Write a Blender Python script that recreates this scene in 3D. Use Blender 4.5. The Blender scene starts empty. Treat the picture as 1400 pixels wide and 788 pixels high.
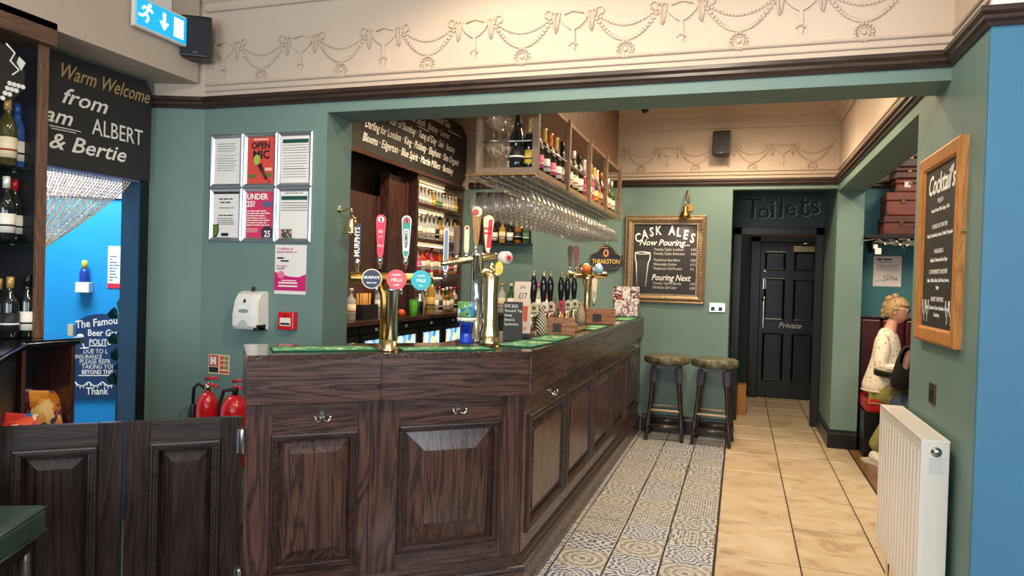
import bpy, bmesh, math, random
from mathutils import Vector, Matrix
random.seed(7)
PI = math.pi
SC = bpy.context.scene
COL = SC.collection

# ------------------------------------------------------------------ camera
FPX, CAM_H = 965.0, 1.47
YAW, PITCH, ROLL = [math.radians(a) for a in (17.95, 0.756, 1.672)]
fw = Vector((-math.sin(YAW) * math.cos(PITCH), math.cos(YAW) * math.cos(PITCH), -math.sin(PITCH)))
r0 = fw.cross(Vector((0, 0, 1))).normalized()
u0 = r0.cross(fw)
RT = r0 * math.cos(ROLL) + u0 * math.sin(ROLL)
UP = -r0 * math.sin(ROLL) + u0 * math.cos(ROLL)
CAM = Vector((0, 0, CAM_H))
cd = bpy.data.cameras.new('camera')
cam = bpy.data.objects.new('camera', cd)
COL.objects.link(cam)
cd.sensor_width = 36.0
cd.lens = FPX / 1400 * 36
cd.clip_start = 0.05
m = Matrix((RT, UP, -fw)).transposed().to_4x4()
m.translation = CAM
cam.matrix_world = m
SC.camera = cam

def at(px, py, axis, val):
    """point on the plane axis = val that the photo pixel looks at"""
    d = RT * ((px - 700) / FPX) + UP * (-(py - 394) / FPX) + fw
    i = 'xyz'.index(axis)
    return CAM + d * ((val - CAM[i]) / d[i])

# ------------------------------------------------------------------ light and exposure
SC.view_settings.view_transform = 'Standard'
SC.view_settings.look = 'None'
SC.view_settings.gamma = 1.0
SC.view_settings.use_curve_mapping = False
SC.view_settings.exposure = 0.4
SC.cycles.transparent_max_bounces = 48
SC.cycles.max_bounces = 10
w = bpy.data.worlds.new('world')
SC.world = w
w.use_nodes = True
w.node_tree.nodes['Background'].inputs[0].default_value = (0.80, 0.90, 1.0, 1)
w.node_tree.nodes['Background'].inputs[1].default_value = 0.45

def area(name, loc, target, size, power, col, sy=None):
    l = bpy.data.lights.new(name, 'AREA')
    l.energy = power
    l.color = col
    l.size = size
    if sy:
        l.shape = 'RECTANGLE'
        l.size_y = sy
    o = bpy.data.objects.new(name, l)
    COL.objects.link(o)
    o.location = loc
    o.rotation_euler = (Vector(target) - Vector(loc)).to_track_quat('-Z', 'Y').to_euler()
    return o

def spot(name, loc, target, power, col, ang=100, r=0.05, blend=0.6):
    l = bpy.data.lights.new(name, 'SPOT')
    l.energy = power
    l.color = col
    l.spot_size = math.radians(ang)
    l.spot_blend = blend
    l.shadow_soft_size = r
    o = bpy.data.objects.new(name, l)
    COL.objects.link(o)
    o.location = loc
    o.rotation_euler = (Vector(target) - Vector(loc)).to_track_quat('-Z', 'Y').to_euler()
    return o

WARM = (1.0, 0.76, 0.50)
WARM2 = (1.0, 0.84, 0.66)
DAY = (0.80, 0.90, 1.0)
# windows of the front room (behind the camera)
area('window_light', (-1.4, -2.7, 1.7), (-1.0, 3.4, 1.4), 2.4, 95, DAY, 1.9)
area('window_light', (1.9, -2.7, 1.7), (0.8, 3.4, 1.4), 2.0, 50, DAY, 1.9)
area('window_light', (3.4, -0.3, 1.75), (-1.5, 2.2, 0.9), 2.0, 70, DAY, 1.7)
# ceiling downlights of the front room
spot('ceiling_spot', (-0.35, 1.7, 3.08), (-0.1, 2.3, 0), 95, WARM2, 165, 0.06, 0.4)
spot('ceiling_spot', (-1.5, 1.2, 3.05), (-2.2, 3.3, 1.0), 34, WARM2, 130, 0.06)
spot('ceiling_spot', (-1.2, 2.72, 3.1), (-0.9, 2.95, 0), 24, WARM, 165, 0.05, 0.4)
# downlights over the bar and the passage
for (lx, ly, p_) in ((-2.1, 4.6, 80), (-2.1, 5.9, 80), (-0.1, 4.7, 75), (-0.1, 6.1, 85)):
    spot('ceiling_spot', (lx, ly, 3.06), (lx, ly + 0.15, 0), p_, WARM, 150, 0.07)
area('passage_fill', (-0.1, 5.4, 3.04), (-0.1, 5.4, 0), 1.2, 26, WARM, 2.4)  # added fill panel under the passage ceiling, has no fitting
# corridor, seating room, yard room behind the left doorway
area('corridor_light', (0.45, 9.2, 2.5), (0.45, 9.2, 0), 0.5, 5, WARM2)
area('seating_light', (1.9, 5.6, 3.0), (1.6, 6.4, 1.0), 0.8, 30, WARM2)
area('yard_light', (-4.1, 3.2, 2.9), (-4.3, 3.9, 1.2), 0.9, 60, (0.9, 0.96, 1.0))

# ------------------------------------------------------------------ materials
def lin(c):
    return tuple(((v / 255) / 12.92 if v / 255 <= 0.04045 else ((v / 255 + 0.055) / 1.055) ** 2.4) for v in c) + (1,)
MATS = {}
class N:
    def __init__(s, name):
        s.m = bpy.data.materials.new(name)
        s.m.use_nodes = True
        s.t = s.m.node_tree
        s.b = s.t.nodes['Principled BSDF']
        MATS[name] = s.m
    def n(s, typ, **kw):
        nd = s.t.nodes.new(typ)
        for k, v in kw.items():
            if k.startswith('_'):
                setattr(nd, k[1:], v)
            else:
                nd.inputs[k.replace('_', ' ')].default_value = v
        return nd
    def l(s, a, b):
        s.t.links.new(a, b)
    def set(s, **kw):
        for k, v in kw.items():
            s.b.inputs[k.replace('_', ' ')].default_value = v
    def bump(s, h, strength=0.2, dist=0.002):
        b = s.n('ShaderNodeBump', Strength=strength, Distance=dist)
        s.l(h, b.inputs['Height'])
        s.l(b.outputs[0], s.b.inputs['Normal'])
    def ramp(s, fac, stops):
        r = s.n('ShaderNodeValToRGB')
        while len(r.color_ramp.elements) < len(stops):
            r.color_ramp.elements.new(0.5)
        for e, (p, c) in zip(r.color_ramp.elements, stops):
            e.position = p
            e.color = c
        s.l(fac, r.inputs[0])
        return r.outputs[0]
    def math(s, op, a, b=None, c=None):
        nd = s.t.nodes.new('ShaderNodeMath')
        nd.operation = op
        for i, v in enumerate((a, b, c)):
            if v is None:
                continue
            if isinstance(v, (int, float)):
                nd.inputs[i].default_value = v
            else:
                s.l(v, nd.inputs[i])
        return nd.outputs[0]

def mat(name, col, rough=0.5, metal=0.0, var=0.0, scale=8, bump=0.0, spec=None, coat=0, emit=0, trans=0, sub=0):
    if name in MATS:
        return MATS[name]
    q = N(name)
    c = lin(col)
    q.set(Base_Color=c, Roughness=rough, Metallic=metal)
    if spec is not None:
        q.set(Specular_IOR_Level=spec)
    if coat:
        q.set(Coat_Weight=coat, Coat_Roughness=0.1)
    if emit:
        q.set(Emission_Color=c, Emission_Strength=emit)
    if trans:
        q.set(Transmission_Weight=trans)
    if var or bump:
        tc = q.n('ShaderNodeTexCoord')
        nz = q.n('ShaderNodeTexNoise', Scale=scale, Detail=6.0, Roughness=0.6)
        q.l(tc.outputs['Object'], nz.inputs['Vector'])
        if var:
            k0 = tuple(max(0, v * (1 - var)) for v in c[:3]) + (1,)
            k1 = tuple(min(1, v * (1 + var)) for v in c[:3]) + (1,)
            q.l(q.ramp(nz.outputs[0], [(0.3, k0), (0.7, k1)]), q.b.inputs['Base Color'])
        if bump:
            q.bump(nz.outputs[0], bump, 0.004)
    return q.m

def wood(name, c0, c1, axis='z', scale=1.0, rough=0.35, coat=0.0, contrast=1.0, wear=None):
    if name in MATS:
        return MATS[name]
    q = N(name)
    tc = q.n('ShaderNodeTexCoord')
    mp = q.n('ShaderNodeMapping')
    s = {'x': (0.55, 7, 7), 'y': (7, 0.55, 7), 'z': (7, 7, 0.55)}[axis]
    mp.inputs['Scale'].default_value = tuple(v * scale for v in s)
    oi = q.n('ShaderNodeObjectInfo')
    vm = q.n('ShaderNodeVectorMath', _operation='ADD')
    q.l(tc.outputs['Object'], vm.inputs[0])
    q.l(oi.outputs['Random'], vm.inputs[1])
    q.l(vm.outputs[0], mp.inputs[0])
    n1 = q.n('ShaderNodeTexNoise', Scale=1.3, Detail=3.0, Roughness=0.5, Distortion=0.6)
    q.l(mp.outputs[0], n1.inputs['Vector'])
    bands = q.math('FRACT', q.math('MULTIPLY', n1.outputs[0], 11.0))
    bands = q.math('ABSOLUTE', q.math('SUBTRACT', bands, 0.5))
    n2 = q.n('ShaderNodeTexNoise', Scale=9.0, Detail=4.0, Roughness=0.7)
    q.l(mp.outputs[0], n2.inputs['Vector'])
    f = q.math('ADD', q.math('MULTIPLY', bands, 0.9 * contrast), q.math('MULTIPLY', n2.outputs[0], 0.65))
    cm = tuple((a + b) / 2 for a, b in zip(lin(c0), lin(c1)))
    col = q.ramp(f, [(0.18, lin(c0)), (0.5, cm), (0.85, lin(c1))])
    if wear:
        n3 = q.n('ShaderNodeTexNoise', Scale=26.0, Detail=5.0, Roughness=0.75)
        q.l(tc.outputs['Object'], n3.inputs['Vector'])
        mx = q.n('ShaderNodeMix', _data_type='RGBA')
        q.l(q.ramp(n3.outputs[0], [(0.68, (0, 0, 0, 1)), (0.73, (0.8, 0.8, 0.8, 1))]), mx.inputs[0])
        q.l(col, mx.inputs[6])
        mx.inputs[7].default_value = lin(wear)
        col = mx.outputs[2]
    q.l(col, q.b.inputs['Base Color'])
    q.l(q.ramp(n2.outputs[0], [(0.2, (rough * 0.75,) * 3 + (1,)), (0.8, (min(1, rough * 1.3),) * 3 + (1,))]), q.b.inputs['Roughness'])
    if coat:
        q.set(Coat_Weight=coat, Coat_Roughness=0.12)
    q.bump(f, 0.25, 0.0015)
    return q.m

def thin_glass(name, tint=(250, 252, 252), gloss=1.0, body=0.0):
    """clear thin-walled glass: see-through, brighter reflections towards grazing angles"""
    q = N(name)
    tr = q.n('ShaderNodeBsdfTransparent', Color=lin(tint))
    gl = q.n('ShaderNodeBsdfGlossy', Roughness=0.04)
    lw = q.n('ShaderNodeLayerWeight', Blend=0.5)
    mx = q.n('ShaderNodeMixShader')
    f = q.math('MULTIPLY_ADD', q.math('POWER', lw.outputs['Facing'], 2.4), 0.75 * gloss, 0.035 * gloss)
    q.l(q.math('MINIMUM', f, 0.9), mx.inputs[0])
    q.l(tr.outputs[0], mx.inputs[1])
    q.l(gl.outputs[0], mx.inputs[2])
    out = mx.outputs[0]
    if body:
        df = q.n('ShaderNodeBsdfTranslucent', Color=lin((240, 240, 236)))
        m2 = q.n('ShaderNodeMixShader', Fac=body)
        q.l(out, m2.inputs[1])
        q.l(df.outputs[0], m2.inputs[2])
        out = m2.outputs[0]
    q.l(out, q.t.nodes['Material Output'].inputs['Surface'])
    return q.m

def paint(name, col, bump=0.12, rough=0.55, var=0.06):
    q = N(name)
    c = lin(col)
    tc = q.n('ShaderNodeTexCoord')
    nz = q.n('ShaderNodeTexNoise', Scale=2.2, Detail=5.0, Roughness=0.6)
    q.l(tc.outputs['Object'], nz.inputs['Vector'])
    k0 = tuple(v * (1 - var) for v in c[:3]) + (1,)
    k1 = tuple(min(1, v * (1 + var)) for v in c[:3]) + (1,)
    q.l(q.ramp(nz.outputs[0], [(0.3, k0), (0.7, k1)]), q.b.inputs['Base Color'])
    q.set(Roughness=rough)
    n2 = q.n('ShaderNodeTexNoise', Scale=70.0, Detail=3.0)
    q.l(tc.outputs['Object'], n2.inputs['Vector'])
    q.bump(n2.outputs[0], bump, 0.002)
    return q.m

green = paint('green_paint', (106, 133, 126))
teal = paint('teal_paint', (58, 116, 124))
blue = paint('blue_paint', (66, 122, 152), 0.3)
cream = paint('cream_plaster', (200, 182, 164), 0.2, 0.7, 0.03)
white_paint = paint('white_paint', (225, 222, 214), 0.1)
cyan_wall = paint('bright_blue_paint', (16, 146, 214))
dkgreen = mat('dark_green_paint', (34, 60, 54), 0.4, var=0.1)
black_paint = mat('black_gloss_paint', (15, 16, 15), 0.3, var=0.1, scale=20)
rail_wood = wood('dado_wood', (38, 27, 22), (66, 48, 38), 'x', rough=0.35)
rail_wood_y = wood('dado_wood_y', (38, 27, 22), (66, 48, 38), 'y', rough=0.35)
bar_z = wood('bar_oak_upright', (19, 12, 12), (92, 62, 53), 'z', 1.15, 0.27, 0.12, 1.15)
bar_x = wood('bar_oak_across', (19, 12, 12), (92, 62, 53), 'x', 1.15, 0.27, 0.12, 1.15)
bar_w = wood('bar_oak_worn', (24, 16, 15), (70, 48, 42), 'x', 1.6, 0.3, 0.05, wear=(104, 80, 64))
gate_z = wood('gate_oak_upright', (17, 12, 11), (54, 38, 32), 'z', 1.0, 0.24, 0.2)
gate_w = wood('gate_oak_worn', (20, 14, 13), (58, 42, 35), 'x', 1.6, 0.32, 0.1, wear=(120, 98, 80))
top_wood = wood('bar_top_wood', (36, 22, 18), (86, 56, 44), 'x', 1.4, 0.14, 0.8)
back_z = wood('back_bar_wood', (36, 20, 18), (88, 54, 46), 'z', 1.6, 0.3, 0.3)
back_y = wood('back_bar_wood_y', (40, 24, 20), (92, 58, 48), 'y', 1.6, 0.25, 0.4)
walnut = wood('shelf_walnut', (70, 48, 38), (124, 90, 70), 'y', 2.0, 0.45)
walnut_z = wood('shelf_walnut_z', (70, 48, 38), (124, 90, 70), 'z', 2.0, 0.45)
slat_w = wood('slat_walnut', (50, 33, 24), (140, 98, 66), 'z', 2.5, 0.45, contrast=0.6)
frame_w = wood('rack_frame_wood', (96, 76, 58), (150, 122, 96), 'y', 2.5, 0.5)
frame_wz = wood('rack_frame_wood_z', (96, 76, 58), (150, 122, 96), 'z', 2.5, 0.5)
pine_z = wood('oak_frame_z', (150, 92, 40), (204, 140, 72), 'z', 2.0, 0.4)
pine_y = wood('oak_frame_y', (150, 92, 40), (204, 140, 72), 'y', 2.0, 0.4)
crate_w = wood('crate_wood', (104, 64, 36), (176, 122, 76), 'x', 3.0, 0.5)
stool_w = wood('stool_wood', (22, 18, 18), (52, 40, 36), 'z', 2.5, 0.35, 0.3)
floor_wd = wood('brown_floorboards', (96, 66, 42), (156, 112, 72), 'y', 1.5, 0.35)
board = mat('blackboard', (38, 38, 38), 0.55, var=0.12, scale=5)
chalk = mat('chalk_white', (240, 238, 232), 0.8, emit=0)
chalk_dim = mat('chalk_grey', (205, 202, 196), 0.8)
chalk_gold = mat('chalk_gold', (188, 158, 106), 0.7)
ink = mat('black_ink', (26, 26, 28), 0.6)
grey_ink = mat('grey_ink', (120, 120, 124), 0.7)
paper = mat('white_paper', (232, 230, 224), 0.7, var=0.02)
silver = mat('aluminium', (206, 208, 212), 0.28, 0.9)
chrome = mat('chrome', (228, 228, 228), 0.08, 1.0)
steel = mat('brushed_steel', (190, 192, 194), 0.22, 1.0)
brass = mat('brass', (222, 198, 148), 0.2, 1.0)
old_brass = mat('old_brass', (176, 130, 66), 0.28, 1.0, var=0.2, scale=30)
gold = mat('gilt', (158, 138, 110), 0.45, 0.7, var=0.35, scale=60, bump=0.6)
red = mat('red_enamel', (206, 24, 32), 0.22, coat=0.4)
red_paper = mat('red_paper', (214, 74, 62), 0.6)
pink_paper = mat('pink_paper', (206, 52, 92), 0.6)
magenta = mat('magenta_paper', (200, 24, 110), 0.6)
blackpl = mat('black_plastic', (26, 26, 29), 0.4)
dark_in = mat('dark_interior', (22, 20, 20), 0.6)
whitepl = mat('white_plastic', (232, 230, 224), 0.3)
rubber = mat('dark_rubber', (18, 18, 18), 0.7)
glass = thin_glass('clear_glass', (254, 254, 254), 1.1, 0.03)
glass_green = thin_glass('pale_green_glass', (196, 228, 216))

# ------------------------------------------------------------------ mesh helpers
class MB:
    """collects shapes into one mesh"""
    def __init__(s):
        s.v, s.f, s.sm = [], [], []
        s.M = Matrix.Identity(4)
    def add(s, vs, fs, smooth=False):
        o = len(s.v)
        s.v += [tuple(s.M @ Vector(p)) for p in vs]
        s.f += [tuple(i + o for i in f) for f in fs]
        s.sm += [smooth] * len(fs)
        return s
    def box(s, x0, x1, y0, y1, z0, z1, b=0.0):
        if b <= 0:
            vs = [(x, y, z) for z in (z0, z1) for y in (y0, y1) for x in (x0, x1)]
            return s.add(vs, [(0, 2, 3, 1), (4, 5, 7, 6), (0, 1, 5, 4), (2, 6, 7, 3), (0, 4, 6, 2), (1, 3, 7, 5)])
        bm = bmesh.new()
        bmesh.ops.create_cube(bm, size=1)
        bmesh.ops.scale(bm, vec=(x1 - x0, y1 - y0, z1 - z0), verts=bm.verts)
        bmesh.ops.translate(bm, vec=((x0 + x1) / 2, (y0 + y1) / 2, (z0 + z1) / 2), verts=bm.verts)
        bmesh.ops.bevel(bm, geom=bm.edges[:], offset=b, segments=2, affect='EDGES', profile=0.5)
        bm.verts.index_update()
        s.add([v.co[:] for v in bm.verts], [[v.index for v in f.verts] for f in bm.faces], False)
        bm.free()
        return s
    def cbox(s, c, d, b=0.0):
        return s.box(c[0] - d[0] / 2, c[0] + d[0] / 2, c[1] - d[1] / 2, c[1] + d[1] / 2, c[2] - d[2] / 2, c[2] + d[2] / 2, b)
    def lathe(s, prof, seg=16, c=(0, 0, 0), smooth=True, sx=1, sy=1):
        """profile [(r, z)] turned about z"""
        vs, fs = [], []
        for r, z in prof:
            for k in range(seg):
                a = 2 * PI * k / seg
                vs.append((c[0] + r * sx * math.cos(a), c[1] + r * sy * math.sin(a), c[2] + z))
        for i in range(len(prof) - 1):
            for k in range(seg):
                k2 = (k + 1) % seg
                fs.append((i * seg + k, i * seg + k2, (i + 1) * seg + k2, (i + 1) * seg + k))
        if prof[0][0] > 1e-5:
            fs.append(tuple(range(seg - 1, -1, -1)))
        if prof[-1][0] > 1e-5:
            fs.append(tuple((len(prof) - 1) * seg + k for k in range(seg)))
        return s.add(vs, fs, smooth)
    def tube(s, pts, r, seg=8, smooth=True, closed=False):
        pts = [Vector(p) for p in pts]
        n = len(pts)
        rs = r if isinstance(r, (list, tuple)) else [r] * n
        vs, fs = [], []
        ref = None
        for i, p in enumerate(pts):
            if closed:
                t = pts[(i + 1) % n] - pts[i - 1]
            else:
                t = pts[min(i + 1, n - 1)] - pts[max(i - 1, 0)]
            t.normalize()
            if ref is None:
                ref = Vector((0, 0, 1)) if abs(t.z) < 0.9 else Vector((1, 0, 0))
            a = t.cross(ref)
            if a.length < 1e-4:
                a = t.cross(Vector((0, 1, 0)))
            a.normalize()
            b = t.cross(a).normalized()
            ref = a.cross(t)
            for k in range(seg):
                q = 2 * PI * k / seg
                vs.append(p + (a * math.cos(q) + b * math.sin(q)) * rs[i])
        m_ = n if closed else n - 1
        for i in range(m_):
            j = (i + 1) % n
            for k in range(seg):
                k2 = (k + 1) % seg
                fs.append((i * seg + k, j * seg + k, j * seg + k2, i * seg + k2))
        if not closed:
            fs.append(tuple(range(seg)))
            fs.append(tuple((n - 1) * seg + k for k in range(seg - 1, -1, -1)))
        return s.add(vs, fs, smooth)
    def rod(s, a, b, r, seg=8):
        return s.tube([a, b], r, seg)
    def prism(s, poly, y0, y1, smooth=False):
        """outline in x, z pushed along y (y0 is the face to the viewer)"""
        n = len(poly)
        vs = [(x, y0, z) for x, z in poly] + [(x, y1, z) for x, z in poly]
        fs = [tuple(range(n)), tuple(range(2 * n - 1, n - 1, -1))]
        s.add(vs, fs)
        return s.add(vs, [(i, n + i, n + (i + 1) % n, (i + 1) % n) for i in range(n)], smooth)
    def slab(s, poly, z0, z1):
        """outline in x, y pushed along z"""
        n = len(poly)
        vs = [(x, y, z0) for x, y in poly] + [(x, y, z1) for x, y in poly]
        return s.add(vs, [tuple(range(n - 1, -1, -1)), tuple(range(n, 2 * n))] + [(i, (i + 1) % n, n + (i + 1) % n, n + i) for i in range(n)])
    def sphere(s, c, r, seg=10, ring=6, sc=(1, 1, 1)):
        vs, fs = [], []
        for i in range(ring + 1):
            t = PI * i / ring
            for k in range(seg):
                a = 2 * PI * k / seg
                vs.append((c[0] + r * sc[0] * math.sin(t) * math.cos(a), c[1] + r * sc[1] * math.sin(t) * math.sin(a), c[2] + r * sc[2] * math.cos(t)))
        for i in range(ring):
            for k in range(seg):
                k2 = (k + 1) % seg
                fs.append((i * seg + k, (i + 1) * seg + k, (i + 1) * seg + k2, i * seg + k2))
        return s.add(vs, fs, True)
    def disc(s, c, r, y0, y1, seg=24):
        """short drum whose flat face looks along -y"""
        return s.prism([(c[0] + r * math.cos(2 * PI * k / seg), c[1] + r * math.sin(2 * PI * k / seg)) for k in range(seg)], y0, y1)
    def ringframe(s, x0, x1, z0, z1, w, y0, y1, prof=None):
        """mitred picture frame, profile [(u 0..1 from outside to inside, y)]"""
        prof = prof or [(0, y1), (0, y0), (1, y0), (1, y1)]
        vs, fs = [], []
        n = len(prof)
        for (cx, cz, dx, dz) in ((x0, z0, 1, 1), (x1, z0, -1, 1), (x1, z1, -1, -1), (x0, z1, 1, -1)):
            for u, y in prof:
                vs.append((cx + dx * u * w, y, cz + dz * u * w))
        for k in range(4):
            k2 = (k + 1) % 4
            for i in range(n - 1):
                fs.append((k * n + i, k2 * n + i, k2 * n + i + 1, k * n + i + 1))
        return s.add(vs, fs)
    def obj(s, name, material, parent=None, loc=None, rz=0):
        me = bpy.data.meshes.new(name)
        me.from_pydata(s.v, [], s.f)
        me.polygons.foreach_set('use_smooth', s.sm)
        bm = bmesh.new()
        bm.from_mesh(me)
        bmesh.ops.recalc_face_normals(bm, faces=bm.faces)
        bm.to_mesh(me)
        bm.free()
        me.materials.append(material)
        o = bpy.data.objects.new(name, me)
        COL.objects.link(o)
        if parent:
            o.parent = parent
        if loc is not None:
            o.location = loc
        o.rotation_euler.z = rz
        return o

def tag(o, label, cat, group=None):
    o['label'] = label
    o['category'] = cat
    if group:
        o['group'] = group
    return o
def thing(name, label, cat, loc=(0, 0, 0), rz=0, group=None, parent=None):
    o = bpy.data.objects.new(name, None)
    o.empty_display_size = 0.05
    COL.objects.link(o)
    o.location = loc
    o.rotation_euler.z = rz
    return tag(o, label, cat, group)
def struct(o, label=None):
    o['kind'] = 'structure'
    if label:
        o['label'] = label
    return o
def copy_tree(o, parent=None):
    c = o.copy()
    COL.objects.link(c)
    c.parent = parent
    for ch in o.children:
        copy_tree(ch, c)
    return c
def share(name, src, parent, loc=(0, 0, 0), rz=0):
    """another object on the mesh of src"""
    o = bpy.data.objects.new(name, src.data)
    COL.objects.link(o)
    o.parent = parent
    o.location = loc
    o.rotation_euler.z = rz
    return o

def text(s, x, z, size, material, parent, y=-0.002, align='CENTER', shear=0.0, sx=1.0, rot=0.0, bold=0.0, name='lettering', loc=None, rz=None, spacing=1.0, ext=0.0004):
    """lettering in the x-z plane of its parent, read from -y"""
    cu = bpy.data.curves.new('t', 'FONT')
    cu.body = s
    cu.size = size
    cu.align_x = align
    cu.shear = shear
    cu.offset = bold
    cu.extrude = ext
    cu.resolution_u = 2
    cu.space_character = spacing
    t = bpy.data.objects.new('t', cu)
    COL.objects.link(t)
    dg = bpy.context.evaluated_depsgraph_get()
    me = bpy.data.meshes.new_from_object(t.evaluated_get(dg))
    bpy.data.objects.remove(t)
    bpy.data.curves.remove(cu)
    me.transform(Matrix.Translation((x, y, z)) @ Matrix.Rotation(-rot, 4, 'Y') @ Matrix.Rotation(PI / 2, 4, 'X') @ Matrix.Diagonal((sx, 1, 1, 1)))
    me.materials.clear()
    me.materials.append(material)
    o = bpy.data.objects.new(name, me)
    COL.objects.link(o)
    if parent:
        o.parent = parent
    return o

def scribble(mb, x0, x1, z, h, y=-0.0015, seed=0):
    """a row of fine print too small to read: short word bars"""
    rr = random.Random(seed)
    x = x0
    while x < x1:
        w_ = rr.uniform(1.2, 4.5) * h
        if x + w_ > x1:
            break
        mb.box(x, x + w_, y, y + 0.0008, z, z + h * 0.62)
        x += w_ + h * 0.6

# ------------------------------------------------------------------ the room
XR, YB, YF, XL, ZD, ZC = 0.82, 7.08, 3.42, -3.34, 2.42, 3.14
XO = -2.215           # left edge of the bar opening
YI = 3.68             # inner face of the beam wall
# floor slab (grout) and tiles
struct(MB().box(-3.6, 3.6, -3.0, 10.2, -0.12, -0.004).obj('floor', mat('grout', (44, 38, 32), 0.9, var=0.1)), 'dark grout bed under the tiled floor')
FL = bpy.data.objects['floor']

def beige_mat():
    q = N('beige_tile')
    tc = q.n('ShaderNodeTexCoord')
    oi = q.n('ShaderNodeObjectInfo')
    vm = q.n('ShaderNodeVectorMath', _operation='MULTIPLY_ADD')
    q.l(oi.outputs['Random'], vm.inputs[0])
    vm.inputs[1].default_value = (9, 13, 5)
    q.l(tc.outputs['Object'], vm.inputs[2])
    mp = q.n('ShaderNodeMapping')
    mp.inputs['Scale'].default_value = (2.2, 3.2, 1)
    q.l(vm.outputs[0], mp.inputs[0])
    nz = q.n('ShaderNodeTexNoise', Scale=1.6, Detail=8.0, Roughness=0.65, Distortion=0.8)
    q.l(mp.outputs[0], nz.inputs['Vector'])
    q.l(q.ramp(nz.outputs[0], [(0.3, lin((168, 136, 100))), (0.47, lin((206, 184, 150))), (0.7, lin((222, 206, 180)))]), q.b.inputs['Base Color'])
    q.set(Roughness=0.32)
    q.bump(nz.outputs[0], 0.12, 0.002)
    return q.m
beige = beige_mat()

def pat_mat(i):
    """glazed cream tile printed with a blue motif; four-fold symmetric"""
    q = N('patterned_tile_%s' % 'abcdef'[i])
    tc = q.n('ShaderNodeTexCoord')
    sp = q.n('ShaderNodeSeparateXYZ')
    q.l(tc.outputs['Object'], sp.inputs[0])
    x = q.math('MULTIPLY', q.math('ABSOLUTE', sp.outputs[0]), 13.5)
    y = q.math('MULTIPLY', q.math('ABSOLUTE', sp.outputs[1]), 13.5)
    r = q.math('SQRT', q.math('ADD', q.math('MULTIPLY', x, x), q.math('MULTIPLY', y, y)))
    th = q.math('ARCTAN2', y, x)
    sn = lambda v, k, p=0.0: q.math('SINE', q.math('MULTIPLY_ADD', v, k, p))
    if i == 0:
        v = q.math('MULTIPLY', sn(r, 16.0), q.math('ADD', sn(th, 8.0), 0.3))
    elif i == 1:
        v = q.math('MULTIPLY', sn(q.math('ADD', x, y), 14.0), sn(q.math('SUBTRACT', x, y), 14.0))
    elif i == 2:
        v = q.math('SUBTRACT', sn(q.math('MULTIPLY_ADD', sn(th, 8.0), 0.22, r), 13.0), 0.15)
    elif i == 3:
        v = q.math('ADD', q.math('MULTIPLY', sn(x, 19.0), sn(y, 19.0)), q.math('MULTIPLY', sn(r, 11.0), 0.5))
    elif i == 4:
        v = q.math('SUBTRACT', q.math('ABSOLUTE', q.math('ADD', sn(x, 9.4), sn(y, 9.4))), 0.75)
    else:
        v = q.math('ADD', q.math('MULTIPLY', sn(th, 12.0), sn(r, 9.0, 1.0)), q.math('MULTIPLY', sn(x, 24.0), 0.4))
    nz = q.n('ShaderNodeTexNoise', Scale=34.0, Detail=4.0)
    cv = q.n('ShaderNodeCombineXYZ')
    q.l(sp.outputs[0], cv.inputs[0])
    q.l(sp.outputs[1], cv.inputs[1])
    q.l(cv.outputs[0], nz.inputs['Vector'])
    v = q.math('ADD', v, q.math('MULTIPLY', q.math('SUBTRACT', nz.outputs[0], 0.5), 3.4))
    v = q.math('MULTIPLY_ADD', v, 0.5, 0.5)
    dk = [(104, 120, 152), (122, 122, 126), (92, 112, 152), (134, 128, 122), (108, 118, 140), (124, 128, 140)][i]
    q.l(q.ramp(v, [(0.40, lin((212, 208, 200))), (0.62, lin(dk)), (0.9, lin(tuple(int(c * 0.85) for c in dk)))]), q.b.inputs['Base Color'])
    q.set(Roughness=0.3)
    return q.m
pats = [pat_mat(i) for i in range(6)]

tw, tl = 0.43, 0.63
bt = None
XT = [-0.085, 0.345, 0.76]
for ix, x0 in enumerate(XT):
    x1 = XT[ix + 1] if ix < 2 else 0.975
    src = None
    for k in range(-3, 10):
        y0 = 3.995 + k * 0.628
        if y0 > 9.8 or (x1 > XR + 0.1 and y0 > 6.6):
            continue
        if src is None:
            wx = (x1 - x0) - 0.007
            mb = MB()
            mb.add([(-wx / 2, -0.3085, 0), (wx / 2, -0.3085, 0), (wx / 2, 0.3085, 0), (-wx / 2, 0.3085, 0),
                    (-wx / 2 + 0.003, -0.3055, 0.004), (wx / 2 - 0.003, -0.3055, 0.004), (wx / 2 - 0.003, 0.3055, 0.004), (-wx / 2 + 0.003, 0.3055, 0.004)],
                   [(4, 5, 6, 7), (0, 1, 5, 4), (1, 2, 6, 5), (2, 3, 7, 6), (3, 0, 4, 7)])
            src = mb.obj('beige_tile', beige, FL, ((x0 + x1) / 2, y0 + 0.314, -0.004))
        else:
            share('beige_tile', src, FL, ((x0 + x1) / 2, y0 + 0.314, -0.004))
# cut tiles along the wall end and into the corridor
for k in range(5, 10):
    y0 = 3.995 + k * 0.628
    wx = 0.052 if y0 < 8.0 else 0.24
    MB().box(-wx / 2, wx / 2, -0.3085, 0.3085, 0.0, 0.004, 0.001).obj('beige_tile', beige, FL, (0.764 + wx / 2, y0 + 0.314, -0.004))
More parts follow.
